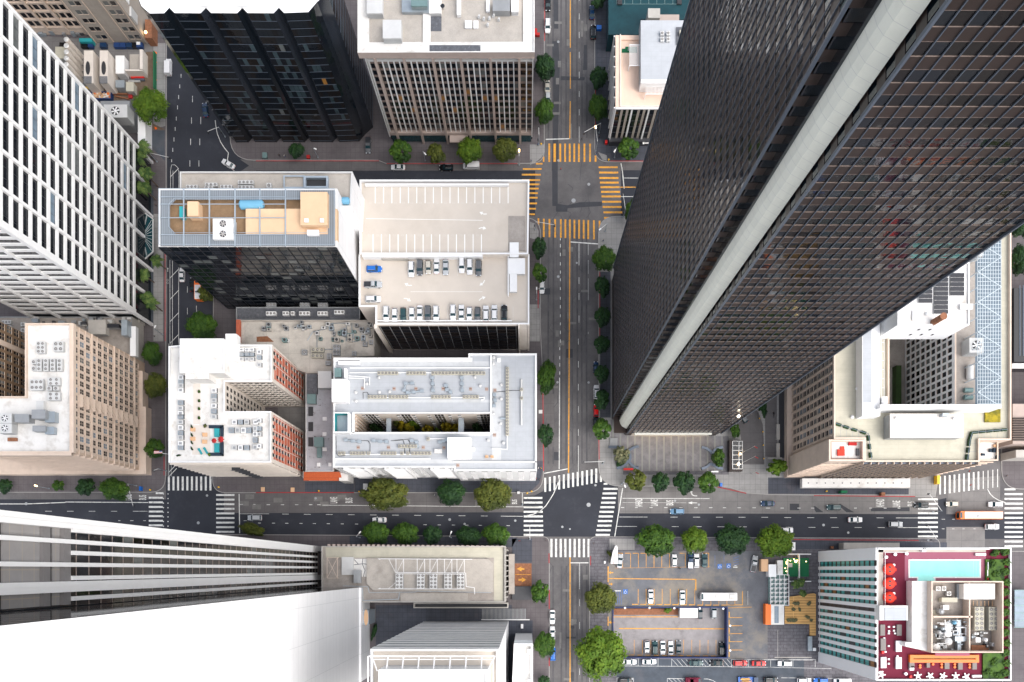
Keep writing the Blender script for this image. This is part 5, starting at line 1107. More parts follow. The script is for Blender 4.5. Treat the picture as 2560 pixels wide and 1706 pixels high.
b = MB(); b.box(*R(1,3,1325,750,1945,830,h - .3),h - .85,h - .4); b.build('lower_roof','roof_gravel',T)
b = MB(); b.path([(*t(1,3,*p,h),h + .2) for p in ((800,683),(1030,690),(1040,745),(1465,740),(1475,732),(2160,745))],.11,4); b.path([(*t(1,3,*p,h),h + .2) for p in ((980,700),(985,818),(1310,805),(1318,750))],.13,4); b.build('pipe','galv',T)
b = MB(); rr = R(1,3,1445,838,2315,888,6); b.poly(rp(rr),6,[inset(rp(rr),.35)]); b.sides(rp(rr),.15,6); b.sides(inset(rp(rr),.35),3,6,True); b.build('light_well','concrete',T); b = MB(); b.rect(R(1,3,1455,845,2305,880,4),4); b.build('well_floor','black_metal',T)
T = thing('garage_entrance','brown-roofed garage entrance with a pale kerb beside the annex','entrance',(*t(2,3,-10,560),0))
b = MB(); b.box(*R(1,3,2320,390,2373,760,4),.15,4); b.build('canopy_roof','roof_brown',T); b = MB(); b.box(*R(2,3,25,478,180,685,.1),.158,.17); b.build('ramp_floor','rust',T); b = MB(); b.box(*R(2,3,0,690,175,812,1),.155,1); b.build('wing_wall','dark_stone',T)
# === cream tower with steel roof frames, bottom ===
h = 99.
T = thing('office_tower','white louvred tower with railed roof at the bottom of the picture','tower',(*G(1170,1630),0))
op = [t(1,3,u,v,h) for u,v in ((1050,2400),(2225,2400),(2225,1262),(1050,1262))]
X0,X1,Y0,Y1 = op[0][0],op[1][0],op[0][1],op[2][1]
shell(T,op,h,'grey_metal','deck','white_paint',para=1.2,pt=.5,z0=.15)
wn2 = Wall((X1,Y1),(X0,Y1)); lv = Parts('louvre',T,['white_metal','light_metal']); nb_ = 24
for j in range(15):
    b = MB(); z = 2 + j*6.4; wn2.box(b,0,wn2.L,z + 2.9,z + 6.2,.02,.07)
    lv.add(b)
lv.done(); wp = Parts('window',T,['grey_metal','grey_metal','steel_blue'])
for j in range(15):
    for i in range(16): b = MB(); wn2.pane(b,wn2.L*i / 16 + .12,wn2.L*(i + 1) / 16 - .12,2.05 + j*6.4,4.85 + j*6.4,.02,rb.choice((1,2))); wp.add(b)
wp.done(60); we2 = Wall((X1,Y0),(X1,Y1)); b = MB(); we2.box(b,0,we2.L,.2,h - .1,0,.15); b.build('side_wall','white_panel',T)
dz = h - 1.2; hp = h + 5; b = MB(); pr_ = [t(1,3,u,v,hp) for u,v in ((1125,2400),(2140,2400),(2140,1452),(1125,1452))]; b.sides(pr_,dz,hp); ii = inset(pr_,.7); b.poly(pr_,hp,[ii]); b.sides(ii,hp - .8,hp,True); b.build('penthouse_wall','white_paint',T); b = MB(); b.poly(ii,hp - .8); b.build('penthouse_roof','roof_white',T)
fr = MB(); zr = h + 2.4; oo = [t(1,3,u,v,zr) for u,v in ((1030,2400),(1030,1330),(2195,1330),(2330,2400))]; fr.path([(*p,zr) for p in oo[:3]],.2,4); fr.path([(*p,zr) for p in [t(1,3,u,v,zr) for u,v in ((1065,2400),(1065,1358),(2180,1358),(2180,1600))]],.12,4)
for u in (1065,1213,1355,1498,1640,1785,1930,2073,2195): fr.tube((*t(1,3,u,1330,zr),zr),(*t(1,3,u if 1100 < u < 2150 else (1130 if u < 1100 else 2130),1452,zr),hp - .4),.17,4)
fr.build('roof_frame','white_metal',T); fr = MB(); [fr.tube((*t(1,3,1180,v,dz),dz + .9),(*t(1,3,2110,v,dz),dz + .9),.06,4) for v in (1412,1425,1438)]; fr.build('cable_tray','galv',T)
h3 = 40.
b = MB(); r3_ = [t(2,3,u,v,h3) for u,v in ((-30,2300),(192,2300),(192,1215),(18,1215))]; b.sides(r3_,.15,h3); ii = inset(r3_,.6); b.poly(r3_,h3,[ii]); b.sides(ii,h3 - 1.5,h3,True); b.build('annex_wall','white_paint',T); b = MB(); b.poly(ii,h3 - 1.5); b.build('annex_roof','roof_white',T)
b = MB(); b.box(*R(2,3,142,1265,172,1310,h3 + .4),h3 - 1.5,h3 + .6); b.box(*R(2,3,145,1545,172,1600,h3 + .4),h3 - 1.5,h3 + .6); b.build('roof_box','white_paint',T); b = MB(); [b.tube((*t(2,3,u,v,h3 + 1),h3 + 1),(*t(2,3,u2,v2,h3 + 1),h3 + 1),.08,4) for u,v,u2,v2 in ((20,1190,185,1190),(20,1208,185,1208))]; b.build('railing','galv',T)
# low wing roof and grille between annex and white tower
T = thing('ventilation_grille','long slatted pavement grille beside the street tree','grille',(*t(2,3,60,930),0)); b = MB()
for k in range(34): x0,x1,y0,y1 = R(1,3,2075 + k*12,893,2080 + k*12,992,.3); b.box(x0,x1,y0,y1,.155,.35)
b.build('slat','grey_metal',T); b = MB(); b.box(*R(1,3,2068,990,2512,998,.3),.155,.5); b.build('kerb_edge','white_paint',T)
# === beige block top left ===
h = 62.
T = thing('office_building','beige stone office block with dark windows at the top left corner','building',(*G(250,60),0))
xe = gx(371); y0 = gy(109); b = MB(); b.box(gx(238),xe,y0,gy(-260),.15,h); b.build('wall','stone_grey',T); b = MB(); b.box(gx(-60),gx(238) - .01,gy(88),gy(-260),.15,h); b.build('rear_wing','beige_light',T)
ws = Wall((gx(238),y0),(xe,y0)); wp = Parts('window',T,['beige_light','glass_dark','glass_blinds','glass_blue']); ct = MB()
for j in range(13):
    z = 1 + j*4.1
    for u in (2.2,4.1,13,15.2): w = MB(); ws.pane(w,u,u + 1.5,z + 1.5,z + 3.4,.05,rb.choice((1,1,2))); ws.box(w,u - .1,u + 1.6,z + 1.35,z + 1.5,0,.15,0); wp.add(w)
for u in (.4,6.6,12,17.5): ws.box(ct,u,u + .25,.2,h,0,.2)
wq = Wall((gx(-60),gy(88)),(gx(238) - .02,gy(88)))
for j in range(14):
    z = 4 + j*4
    wq.box(ct,0,wq.L,z - .2,z + .3,0,.3)
    for i in range(19): u = wq.L*(i + .5) / 19; w = MB(); wq.pane(w,u - .75,u + .75,z + .9,z + 3.1,.05,rb.choice((1,1,1,2))); wp.add(w)
for i in range(7): u = wq.L*i / 6.2; wq.box(ct,u,u + .6,3,h,0,.7)
ct.build('pilaster','beige_light',T); wp.done(); b = MB(); b.box(gx(-60),xe,y0,gy(-260),h,h + .8); b.build('roof','roof_grey',T)
b = MB(); b.box(xe - 1.8,xe + .3,y0 + 3.5,gy(-260),14,h); b.build('corner_blade','white_paint',T)
b = MB(); b.box(xe - .9,xe + .6,y0 + .4,y0 + 3.4,9,13.4); b.build('vertical_sign','light_metal',T)
T = thing('street_alcove','warm-lit brown doorway with a glowing lamp beside the top left block','doorway',(*t(0,0,1360,330),0))
b = MB(); b.box(*R(0,0,1362,225,1425,395,2),.15,4.5); b.build('wall','rust',T); b = MB(); x,y = t(0,0,1345,308,4); b.cyl(x,y,3.6,4.8,.42,10); b.build('lamp','lamp_warm',T)
# ------------------------------------------------------------------ trees
def crown_mesh(seed,n_clump=70,leaves=55,leaf=.085,rnd_=.32):
    """unit crown: leaf-sized faces in clumps through an uneven dome, radius about 1"""
    r = random.Random(seed); m = MB()
    lobes = [(r.uniform(0,2*pi),r.uniform(.7,1.1)) for _ in range(7)]
    for c in range(n_clump):
        a = r.uniform(0,2*pi); e = math.acos(1 - r.random()*1.25); lob = .92 + .13*sin(3*a + seed)*sin(2*a - seed) + .06*sin(7*a + seed) + r.uniform(-.14,.08)
        R_ = (.86 if c % 4 else .55)*lob; cx,cy,cz = R_*sin(e)*cos(a),R_*sin(e)*sin(a),R_*cos(e)*.8
        cr = r.uniform(.14,.27)
        for k in range(leaves):
            d = Vector((r.gauss(0,1),r.gauss(0,1),r.gauss(0,.8))).normalized()*cr*r.uniform(.55,1.0)
            p = Vector((cx,cy,cz)) + d; nrm = (d.normalized() + Vector((cx,cy,cz + .5))*.7 + Vector((r.uniform(-.5,.5),r.uniform(-.5,.5),r.uniform(-.2,.5)))).normalized()
            t1 = nrm.orthogonal().normalized(); t1.rotate(Matrix.Rotation(r.uniform(0,6.3),3,nrm)) if 0 else None
            an = r.uniform(0,6.3); t2 = nrm.cross(t1); ta = t1*cos(an) + t2*sin(an); tb = -t1*sin(an) + t2*cos(an); s = leaf*r.uniform(.6,1.2)
            m.quad(p - ta*s - tb*s*.55,p + ta*s - tb*s*.55,p + ta*s*.9 + tb*s*.55,p - ta*s*.9 + tb*s*.55)
    return m

CR = {}
def tree_proto(kind,seed,small):
    T = thing('street_tree','tree','tree'); m = crown_mesh(seed,60 if small else 150,34 if small else 46,.1 if small else .055)
    o = m.build('crown',kind,T); o.location = (0,0,1.55)
    b = MB(); b.cyl(0,0,0,1.2,.075,8,.05); b.build('trunk','bark',T)
    b = MB()
    for k in range(5): a = k*1.26 + seed; b.tube((0,0,1.0),(.45*cos(a),.45*sin(a),1.75),.035,5,.015)
    b.build('limb','bark',T); return T
TREES = [  # px, py, rx, ry, colour, label
 (378.5,265.5,45,46,'leaf_lime','large round ficus with a lime green crown beside the construction yard'),
 (517,732,19,25,'leaf_olive','small olive-green tree by the orange bus below the black glass block'),
 (506.5,816,41,36,'leaf_green','round bright green tree just above the white U-shaped block'),
 (381,884,24,32,'leaf_green','upper of the three kerb trees beside the tan masonry block'),(389.4,964,29,34,'leaf_olive','middle one of the three kerb trees beside the tan masonry block'),(388,1121,27,26,'leaf_green','lowest of the three kerb trees beside the tan block, next to the flag'),
 (13.6,1216,20,20,'leaf_dark','dark round tree at the left edge of the avenue'),(145.7,1215,17,14,'leaf_green','small sparse young tree below the tan masonry block'),(213.8,1218,26,25,'leaf_dark','dark compact round tree below the tan masonry block'),(288.7,1223,40,29,'leaf_green','wide green tree near the bus lane words at the left crossing'),
 (740.8,378.5,22,20,'leaf_dark','dark tree on the pavement in front of the black zigzag tower'),(1000.8,380,31,31,'leaf_green','first of four trees from the left before the ribbed block'),(1090.7,385,23,27,'leaf_olive','narrow second tree before the ribbed block'),(1173.8,378.5,33,33,'leaf_lime','bright lime tree above the white van before the ribbed block'),(1261,377,33,32,'leaf_olive','last tree before the ribbed block, nearest the yellow crossing'),
 (1493.8,3,21,22,'leaf_dark','dark tree cut by the top edge right of the street'),(1361.7,173,26,34,'leaf_dark','upper kerb tree beside the ribbed block corner'),(1360.3,279,25,34,'leaf_green','lower kerb tree beside the ribbed block corner'),(1495,197.4,24,30,'leaf_dark','upper kerb tree beside the pink terrace block'),(1495,269.6,25,34,'leaf_green','lower kerb tree beside the pink terrace block'),(1568.7,373,30,29,'leaf_green','round tree in front of the small striped block'),
 (1577,527.8,19,28,'leaf_green','tree half hidden by the dark tower beside the yellow crossing'),(1346.7,621.7,19,29,'leaf_dark','upper small tree right of the parking deck'),(1348,683,20,26,'leaf_green','lower small tree right of the parking deck, above the white car'),
 (1510,647.6,31,33,'leaf_green','largest and first of the trees down the left foot of the dark tower'),(1504.7,718.4,20,28,'leaf_dark','second tree down the left foot of the dark tower'),(1504.7,793.3,22,27,'leaf_dark','third tree down the left foot of the dark tower'),(1503.3,862,22,24,'leaf_dark','fourth tree down the left foot of the dark tower'),(1503,935.7,20,24,'leaf_dark','fifth tree down the left foot of the dark tower'),(1502,1001,21,29,'leaf_dark','sixth tree down the left foot of the dark tower, over a white car'),(1503,1073,26,29,'leaf_green','lowest tree down the left foot of the dark tower, beside the plaza steps'),
 (1365.8,942.5,24,46,'leaf_green','tall oval tree right of the grey courtyard roof'),(1363,1088,21,30,'leaf_dark','small tree near the lower right corner of the grey courtyard roof'),
 (1589,1204,28,29,'leaf_olive','first from the left of four plaza kerb trees, slightly yellow'),(1649,1205,24,27,'leaf_dark','second of four plaza kerb trees, the smallest'),(1707.6,1206.6,29,31,'leaf_dark','third of four plaza kerb trees'),(1767.5,1206.6,29,29,'leaf_green','last of four plaza kerb trees, beside the blue sign'),
 (1835.6,1077,13,21,'leaf_green','dense green shrub tree beside the kiosk on the plaza driveway'),(1552.3,1138.6,21,24,'leaf_sage','pale sage green tree in the left curved planter'),(1796,1142.7,15,23,'leaf_green','dark shrub tree in the right curved planter'),(1941.8,1171,27,22,'leaf_lime','bushy palm-like shrub at the foot of the cream hotel'),(1905,1020,10,26,'leaf_dark','dark tree beside the curved driveway under the tower'),
 (965.4,1238,60,44,'leaf_olive','huge olive-brown crown on the avenue below the courtyard roof'),(1126,1234,37,34,'leaf_dark','dark round tree between two larger ones on the avenue'),(1229.6,1236,49,44,'leaf_olive','large two-toned tree on the avenue nearest the crossing'),
 (632,1325,33,17,'leaf_olive','tree just above the white beam tower beside the stop line'),(941,1332,36,30,'leaf_green','first from the left of five trees over the annex'),(1013,1333.5,35,30,'leaf_green','second of five trees over the annex'),(1079.8,1337.6,26,26,'leaf_dark','third of five trees over the annex'),(1169.7,1341.6,34,25,'leaf_dark','fourth of five trees over the annex'),(1240.5,1336,37,29,'leaf_green','fifth of five trees over the annex, nearest the crossing'),
 (1346.7,1480.5,25,30,'leaf_green','round kerb tree beside the garage entrance arrows'),(1361.7,1610,28,34,'leaf_green','kerb tree over the blue parked car'),(1359,1703,16,17,'leaf_dark','tree cut by the bottom edge left of the street'),(1499.2,1495.5,42,42,'leaf_olive','brown-olive round tree at the lot entrance'),(1503.3,1631.7,66,69,'leaf_lime','biggest tree of all, lime green beside the sunken lot'),
 (1638,1349.8,50,42,'leaf_green','large first tree from the left along the top of the parking lot'),(1736,1349.8,35,35,'leaf_lime','second and smallest tree along the top of the parking lot'),(1827.4,1351,44,39,'leaf_dark','third tree along the top of the parking lot'),(1935,1355,49,43,'leaf_lime','bright fourth tree along the top of the parking lot'),
 (1672,1527,11,9,'leaf_lime','tiny green tree on the brown ramp median'),(2550,566,30,34,'leaf_dark','upper dark tree at the right edge beyond the hotel'),(2545,655,24,40,'leaf_dark','lower dark tree at the right edge beyond the hotel')]
PR = {}
rt = random.Random(9)
for px,py,rx,ry,kd,lb in TREES:
    r_ = max(rx,ry)*S; small = r_ < 4.2; key = (kd,small,rt.randint(0,1))
    if key not in PR: PR[key] = tree_proto(kd,len(PR)*3 + 1,small)
    hh = 1.9*r_ if r_ < 3 else 1.35*r_ + 2.5; zc = hh*.62; sxy = .975*S*(D - zc) / D; zs = hh / 2.35
    # crown sits at 1.55 units up, its middle about there
    x,y = at(px,py,zc); put(PR[key],(x,y,.15 if not 1660 < px < 1680 else -2.2),rt.uniform(-.25,.25),lb,'street trees',(rx*sxy,ry*sxy,zs))
# palms
def palm(seed):
    r = random.Random(seed); T = thing('palm_tree','palm','palm'); b = MB(); b.path([(0,0,0),(.1,.05,4),(.05,.1,8.6)],.2,8); b.build('trunk','bark',T); b = MB()
    for k in range(34):
        a = r.uniform(0,6.3); up = r.uniform(-.5,1.1); L_ = r.uniform(1.7,2.5); pts = []
        for s in range(6): f = s / 5; pts.append(Vector((cos(a)*L_*f,sin(a)*L_*f,8.7 + up*f*1.5 - 1.9*f*f)))
        n = Vector((-sin(a),cos(a),0))
        for s in range(5):
            w0,w1 = (.1,.42,.46,.38,.22,.03)[s:s + 2]
            for sg in (-1,1):
                for e in range(3):
                    f = e / 3; p = pts[s].lerp(pts[s + 1],f); p2 = pts[s].lerp(pts[s + 1],f + .22); o = n*sg*(w0 + (w1 - w0)*f)*1.35; b.add([p,p2,p2 + o + Vector((cos(a)*.2,sin(a)*.2,-.1)),p + o + Vector((cos(a)*.12,sin(a)*.12,-.12))],[(0,1,2,3)])
    b.build('crown','leaf_palm',T); return T
pal = [palm(1),palm(2)]
for i,(px,py,sc_,lb) in enumerate(((356.7,370,1.15,'topmost palm beside the white grid tower'),(347,396,1.1,'second palm from the top beside the white grid tower'),(365,436,1.15,'palm third from the top beside the white grid tower'),(359.5,470,1.15,'palm just above the glass canopy of the grid tower'),
                       (386.7,649,.95,'small palm below the glass canopy of the grid tower'),(355.4,684,.95,'palm left of the small white pavement lamp, second from the bottom'),(361,740,.95,'upper of the two lowest palms by the grid tower'),(376,757,1.0,'lowest palm by the grid tower, nearest the street'),
                       (1998,1462,.7,'left palm above the striped yellow terrace'),(2018,1484,.6,'small middle palm above the striped yellow terrace'),(2011,1457,.7,'palm close to the white divider of the turf court'))):
    x,y = at(px,py,9); put(pal[i % 2],(x,y,.15),i,lb,'palms',sc_)
def bush(px,py,rx,ry,h,kd,lb,name='shrub',cat='shrub',hh=1.6):
    key = (kd,True,0)
    if ('b',kd) not in PR:
        T = thing(name,lb,cat); o = crown_mesh(40 + len(PR),45,30,.13).build('foliage',kd,T); o.location = (0,0,.5); b = MB(); b.cyl(0,0,0,.5,.06,6); b.build('stem','bark',T); PR[('b',kd)] = T
    x,y = at(px,py,h + hh*(1 if hh < 5 else .8)); put(PR[('b',kd)],(x,y,h),px,lb,'bushes',(rx*S*(D - h) / D,ry*S*(D - h) / D,hh*.7))
for i,(u,v,rx,ry,kd,lb) in enumerate(((1340,742,24,22,'leaf_yellow','large yellow-green tree in the light court'),(1285,735,12,15,'leaf_olive','olive tree left in the light court beside the footbridge'),(1430,735,10,20,'leaf_lime','lime shrub tree in the light court, third from the left'),(1562,790,15,12,'leaf_yellow','round yellow tree in the middle of the light court'),
                          (1662,808,9,7,'leaf_lime','low lime bush in the light court'),(1745,768,16,16,'leaf_yellow','yellow tree near the right footbridge in the light court'),(1822,780,10,17,'leaf_yellow','narrow yellow tree touching the right footbridge'),(1085,785,24,12,'leaf_dark','dark undergrowth left in the light court'),(2030,785,24,12,'leaf_dark','dark undergrowth right in the light court'))):
    bush(*q(1,2,u,v),rx,ry,.3,kd,lb,hh=18)
for u,v,rx,ry,kd,lb in ((985,1110,8,10,'leaf_dark','dark bush at the lower end of the left curved planter'),(1015,1045,10,12,'leaf_sage','grey-green bush in the left curved planter'),(1905,1120,8,9,'leaf_green','bush in the right curved planter'),(895,370,4,6,'leaf_yellow','x')):
    if lb != 'x': bush(*q(2,2,u,v),rx,ry,.3,kd,lb)
bush(*q(2,3,897,385),5,9,.3,'leaf_olive','reddish bush by the white sail sign'); bush(*q(1,3,1075,1105),6,24,.3,'leaf_dark','long dark hedge at the foot of the blank white tower',hh=2.5)
for k in range(13): bush(*q(3,3,2196 + (k % 2)*10,370 + k*93),10,15,45.4,'leaf_green','%s clump down the green edge of the pool deck' % ORD[k],hh=1.2)
for u,v,lb in ((2100,385,'bush at the top right corner of the pool deck'),(2080,480,'bush beside the pool right end'),(2110,570,'bush below the white seat by the pool'),(2030,1480,'bush in the lower right deck bed'),(2120,1510,'bush in the corner of the lower deck bed'),(2090,1380,'bush at the top of the lower deck bed')): bush(*q(3,3,u,v),12,10,45.4,'leaf_green',lb,hh=1.2)
for k,v in enumerate((455,540,612,697)): bush(*q(0,2,1822,v),3.2,5,36.6,'leaf_green','%s planter bush down the white roof path' % ORD[k],hh=.8)
for k,v in enumerate((780,855,925,980)): bush(*q(0,2,1755,v),2.6,6,36.6,'leaf_dark','%s bush left of the roof terrace cushions' % ORD[k],hh=.8)
bush(*q(0,2,1875,773),5.5,5,36.6,'leaf_olive','round bush above the tan roof cushions',hh=.8); bush(*q(0,2,1918,1035),5,5,36.6,'leaf_lime','lime bush below the blue roof loungers',hh=.8); bush(*q(0,2,1633,1045),2.6,7,36.6,'leaf_dark','bush at the lower left corner of the white roof',hh=.8)
# ------------------------------------------------------------------ vehicles
def loft(m,secs,k=None):
    """secs: (x, halfwidth, z_low, z_top)"""
    ring = []
    for x,w,zl_,zt in secs: ring.append([(x,-w*.94,zl_),(x,-w,zl_ + (zt - zl_)*.45),(x,-w*.97,zl_ + (zt - zl_)*.8),(x,-w*.86,zt),(x,0,zt + .03),(x,w*.86,zt),(x,w*.97,zl_ + (zt - zl_)*.8),(x,w,zl_ + (zt - zl_)*.45),(x,w*.94,zl_)])
    n = 9; vs = [v for r in ring for v in r]; fs = []
    for i in range(len(ring) - 1):
        for j in range(n): a = i*n + j; b = i*n + (j + 1) % n; fs.append((a,b,b + n,a + n))
    fs.append(tuple(range(n))[::-1]); fs.append(tuple(range((len(ring) - 1)*n,len(ring)*n)))
    m.add(vs,[f[::-1] for f in fs],k)
CARS = {'sedan': (4.8,1.86,.93,1.43,(-1.75,1.05,-1.05,.3)),'suv': (4.75,1.94,1.08,1.7,(-2.2,1.1,-1.95,.45)),'hatch': (4.2,1.8,.98,1.5,(-1.95,.95,-1.55,.3)),'van': (5.6,2.05,1.25,2.25,(-2.75,1.95,-2.7,1.35)),'pickup': (5.6,1.98,1.08,1.78,(-.55,1.25,-.35,.6)),'coupe': (4.5,1.82,.86,1.3,(-1.7,.8,-.85,.1))}
def car_proto(kind,paint,bed='black_metal'):
    L_,Wd,zb,zt,(rb0,fb,rt0,ft) = CARS[kind]; T = thing('parked_car','car','car'); h,w = L_ / 2,Wd / 2
    b = MB(); secs = [(-h,w*.72,.35,zb*.82),(-h + .12,w*.88,.25,zb*.93),(-h + .6,w*.98,.22,zb),(rb0,w,.2,zb),(fb,w,.2,zb),(h - .9,w*.97,.22,zb*.93),(h - .35,w*.88,.25,zb*.84),(h - .06,w*.66,.32,zb*.68)]
    if kind in ('suv','van'): secs[0] = (-h,w*.84,.35,zb*.95); secs[1] = (-h + .1,w*.95,.25,zb)
    loft(b,sorted(secs))
    wt = w*(.74 if kind != 'van' else .9); wb = w*.9
    b.add([(rt0,-wt,zt),(ft,-wt,zt),(ft,wt,zt),(rt0,wt,zt),(rt0 + .05,0,zt + .04),(ft - .1,0,zt + .03)],[(0,1,5,4),(4,5,2,3),(1,2,5),(3,0,4)])
    for s in (-1,1):                                             # pillars and mirrors
        for a,c in ((rb0,rt0),(fb,ft),((rb0 + fb) / 2 - .1,(rt0 + ft) / 2)): b.tube((a,s*wb,zb - .02),(c,s*wt,zt),.05,4)
        b.box(fb - .55,fb - .35,min(s*(w + .17),s*w*.96),max(s*(w + .17),s*w*.96),zb - .02,zb + .14)
    b.build('body',paint,T)
    g = MB(); g.quad((fb,-wb,zb),(fb,wb,zb),(ft,wt,zt),(ft,-wt,zt)); g.build('windshield','car_glass',T)
    g = MB(); g.quad((rb0,wb,zb),(rb0,-wb,zb),(rt0,-wt,zt),(rt0,wt,zt)); g.build('rear_window',paint if kind == 'van' else 'car_glass',T)
    for s in (-1,1):
        g = MB(); p = [(rb0,s*wb,zb),(fb,s*wb,zb),(ft,s*wt,zt),(rt0,s*wt,zt)]; g.quad(*(p if s < 0 else p[::-1])); g.build('side_window','car_glass' if kind != 'van' else paint,T)
        g = MB(); g.box(h - .42,h - .1,s*w*.62 - .16,s*w*.62 + .16,zb*.62,zb*.8); g.build('headlight','head',T)
        g = MB(); g.box(-h - .01,-h + .1,s*w*.66 - .18,s*w*.66 + .18,zb*.6,zb*.82); g.build('taillight','tail',T)
        for x in (h*.62,-h*.6): g = MB(); g.tube((x,s*(w - .22),.33),(x,s*(w + .01),.33),.33,14); wh = g.build('wheel','tyre',T); g = MB(); g.tube((x,s*(w - .02),.33),(x,s*(w + .02),.33),.2,10); g.build('rim','light_metal',wh)
    if kind == 'pickup': g = MB(); g.box(-h + .15,rb0 - .1,-w*.8,w*.8,zb - .3,zb + .035); g.build('truck_bed',bed,T)
    elif kind == 'suv': g = MB(); [g.box(rt0 + .25,ft - .3,s*wt*.86 - .03,s*wt*.86 + .03,zt + .02,zt + .09) for s in (-1,1)]; g.build('roof_rack','grey_metal',T)
    return T
CP = {}
def car(c,r,u,v,head,kind,paint,lb,z=.02,group='street vehicles',bed='black_metal',pos=None):
    key = (kind,paint,bed)
    if key not in CP: CP[key] = car_proto(kind,paint,bed)
    x,y = pos or t(c,r,u,v,z + 1.0); put(CP[key],(x,y,z),radians(head) + random.uniform(-.012,.012),lb,group)
dl = 27.92; gd = 'cars on the parking deck'
for u,v,hd,k,p,lb in ((1085,900,0,'suv','car_blue','bright blue car parked sideways on the left of the deck'),(1073,1042,0,'pickup','car_silver','silver pickup with black bed cover on the left of the deck'),(1075,1177,0,'suv','car_white','white car parked sideways below the silver pickup on the deck'),
    (1425,903,-90,'suv','car_white','white car first from the left in the upper deck row'),(1503,889,-90,'suv','car_grey','dark grey car second from the left in the upper deck row'),(1582,884,-90,'hatch','car_champagne','champagne car third in the upper deck row'),(1657,872,90,'sedan','car_white','white car with dark rear glass fourth in the upper deck row'),(1740,884,-90,'sedan','car_silver','silver car fifth in the upper deck row, beside an empty bay'),
    (1888,866,-90,'suv','car_white','white car standing furthest in of the three right upper deck cars'),(1961,880,-90,'suv','car_white','white car between white and dark grey cars in the upper deck row'),(2043,893,-90,'suv','car_grey','dark grey car last in the upper deck row'),
    (1194,1313,-90,'suv','car_white','white car first from the left in the bottom deck row'),(1272,1322,-90,'hatch','car_white','small white car second in the bottom deck row'),(1350,1318,-90,'hatch','car_teal','dark green car third in the bottom deck row'),(1430,1312,-90,'hatch','car_white','white car fourth in the bottom deck row'),(1502,1306,-90,'sedan','car_white','white saloon fifth in the bottom deck row'),(1576,1309,-90,'suv','car_grey','dark grey car sixth in the bottom deck row'),(1652,1311,-90,'suv','car_white','white car left of the gap in the bottom deck row'),
    (1808,1301,-90,'suv','car_white','white car right of the gap in the bottom deck row'),(1885,1299,90,'sedan','car_white','white car facing up, second right of the gap on the deck'),(1958,1310,-90,'hatch','car_white','white car left of the grey one in the bottom deck row'),(2033,1312,-90,'hatch','car_grey','grey car among white ones in the bottom deck row'),(2110,1307,90,'suv','car_white','white car right of the grey one in the bottom deck row'),(2188,1302,90,'suv','car_white','white car next to the black one at the deck row end'),(2278,1301,90,'suv','car_black','black car last in the bottom deck row')):
    car(1,1,u,v,hd,k,p,lb,dl,gd)
for a in ((2,0,330,32,-90,'sedan','car_black','black car at the top edge by the left kerb'),(2,0,328,235,-90,'suv','car_white','white car parked by the left kerb near the top edge'),(2,0,735,108,90,'sedan','car_navy','upper dark car by the right kerb near the top edge'),(2,0,748,290,90,'suv','car_black','lower black car by the right kerb near the top edge'),(2,0,325,800,-90,'sedan','car_champagne','champagne car parked between two kerb trees'),(2,0,330,898,-90,'hatch','car_silver','silver-blue car half under the lower kerb tree'),(2,0,1640,112,90,'suv','car_white','white car in the yard behind the pink terrace block'),(2,0,1572,112,90,'suv','car_teal','dark car in the yard behind the pink terrace block'),
    (2,1,275,1069,-90,'hatch','car_white','small white car alone by the left kerb right of the parking deck'),(2,2,776,462,90,'suv','car_white','white car partly under a tree at the left foot of the tower'),(2,2,773,632,90,'hatch','car_red','red car partly under a tree at the left foot of the tower'),(2,2,770,732,90,'hatch','car_black','black car below the red one under a tree'),(2,2,771,238,90,'hatch','car_navy','navy car under the fifth tower tree'),(2,2,1515,1560,180,'suv','car_pale_blue','light blue car driving on the bus lane road'),
    (3,2,0,1488,180,'sedan','car_navy','navy car driving below the curved driveway mouth'),(3,2,605,1523,180,'suv','car_teal','dark teal car driving below the cream hotel canopy'),(3,2,1410,1503,180,'suv','car_black','black car standing on the right crossing'),(3,2,1695,1492,180,'hatch','car_champagne','champagne car in the far right junction'),(3,2,2090,1496,180,'suv','car_white','white car above the orange bus'),
    (3,3,805,76,0,'sedan','car_white','white car driving above the pool hotel canopy'),(3,3,1175,118,0,'suv','car_silver','silver car driving towards the right crossing'),(3,3,2062,140,0,'suv','car_white','white car below the orange bus'),(3,3,178,172,0,'hatch','car_white','white car hidden under the fourth lot tree'),
    (1,3,1131,78,180,'sedan','car_white','white car on the avenue above the annex trees'),(1,3,-15,58,180,'suv','car_silver','silver car near the left stop line'),(0,0,1545,615,90,'van','car_white','white van at the kerb beside the construction yard'),(0,0,1880,1005,97,'sedan','car_navy','blue car driving beside the zigzag tower'),(0,0,2092,1502,149,'sedan','car_white','white car turning at the corner below the zigzag tower'),
    (0,1,1668,953,90,'sedan','car_white','white car in the street left of the black glass block'),(0,1,1765,1042,90,'sedan','car_black','black car beside the orange and white bus'),(1,0,1302,1533,180,'sedan','car_white','white car parked left of the van before the ribbed block'),(1,0,1745,1537,180,'suv','car_black','black car parked left of the van before the ribbed block'),(1,0,1975,1524,180,'van','car_white','white van parked under the lime tree'),(1,0,1028,1332,-90,'pickup','car_grey','grey pickup at the foot of the zigzag tower'),(1,1,905,440,125,'hatch','car_black','black car in the gap left of the parking deck'),(2,2,2125,698,125,'hatch','car_grey','dark car on the curved driveway'),
    (2,3,371,970,-90,'sedan','car_white','upper white car parked below the garage entrance tree'),(2,3,371,1120,90,'sedan','car_white','lower white car with dark sunroof by the left kerb'),(2,3,375,1305,90,'suv','car_blue','blue car under the kerb tree at the lower street')): car(*a)
gl_ = 'cars in the parking lot'
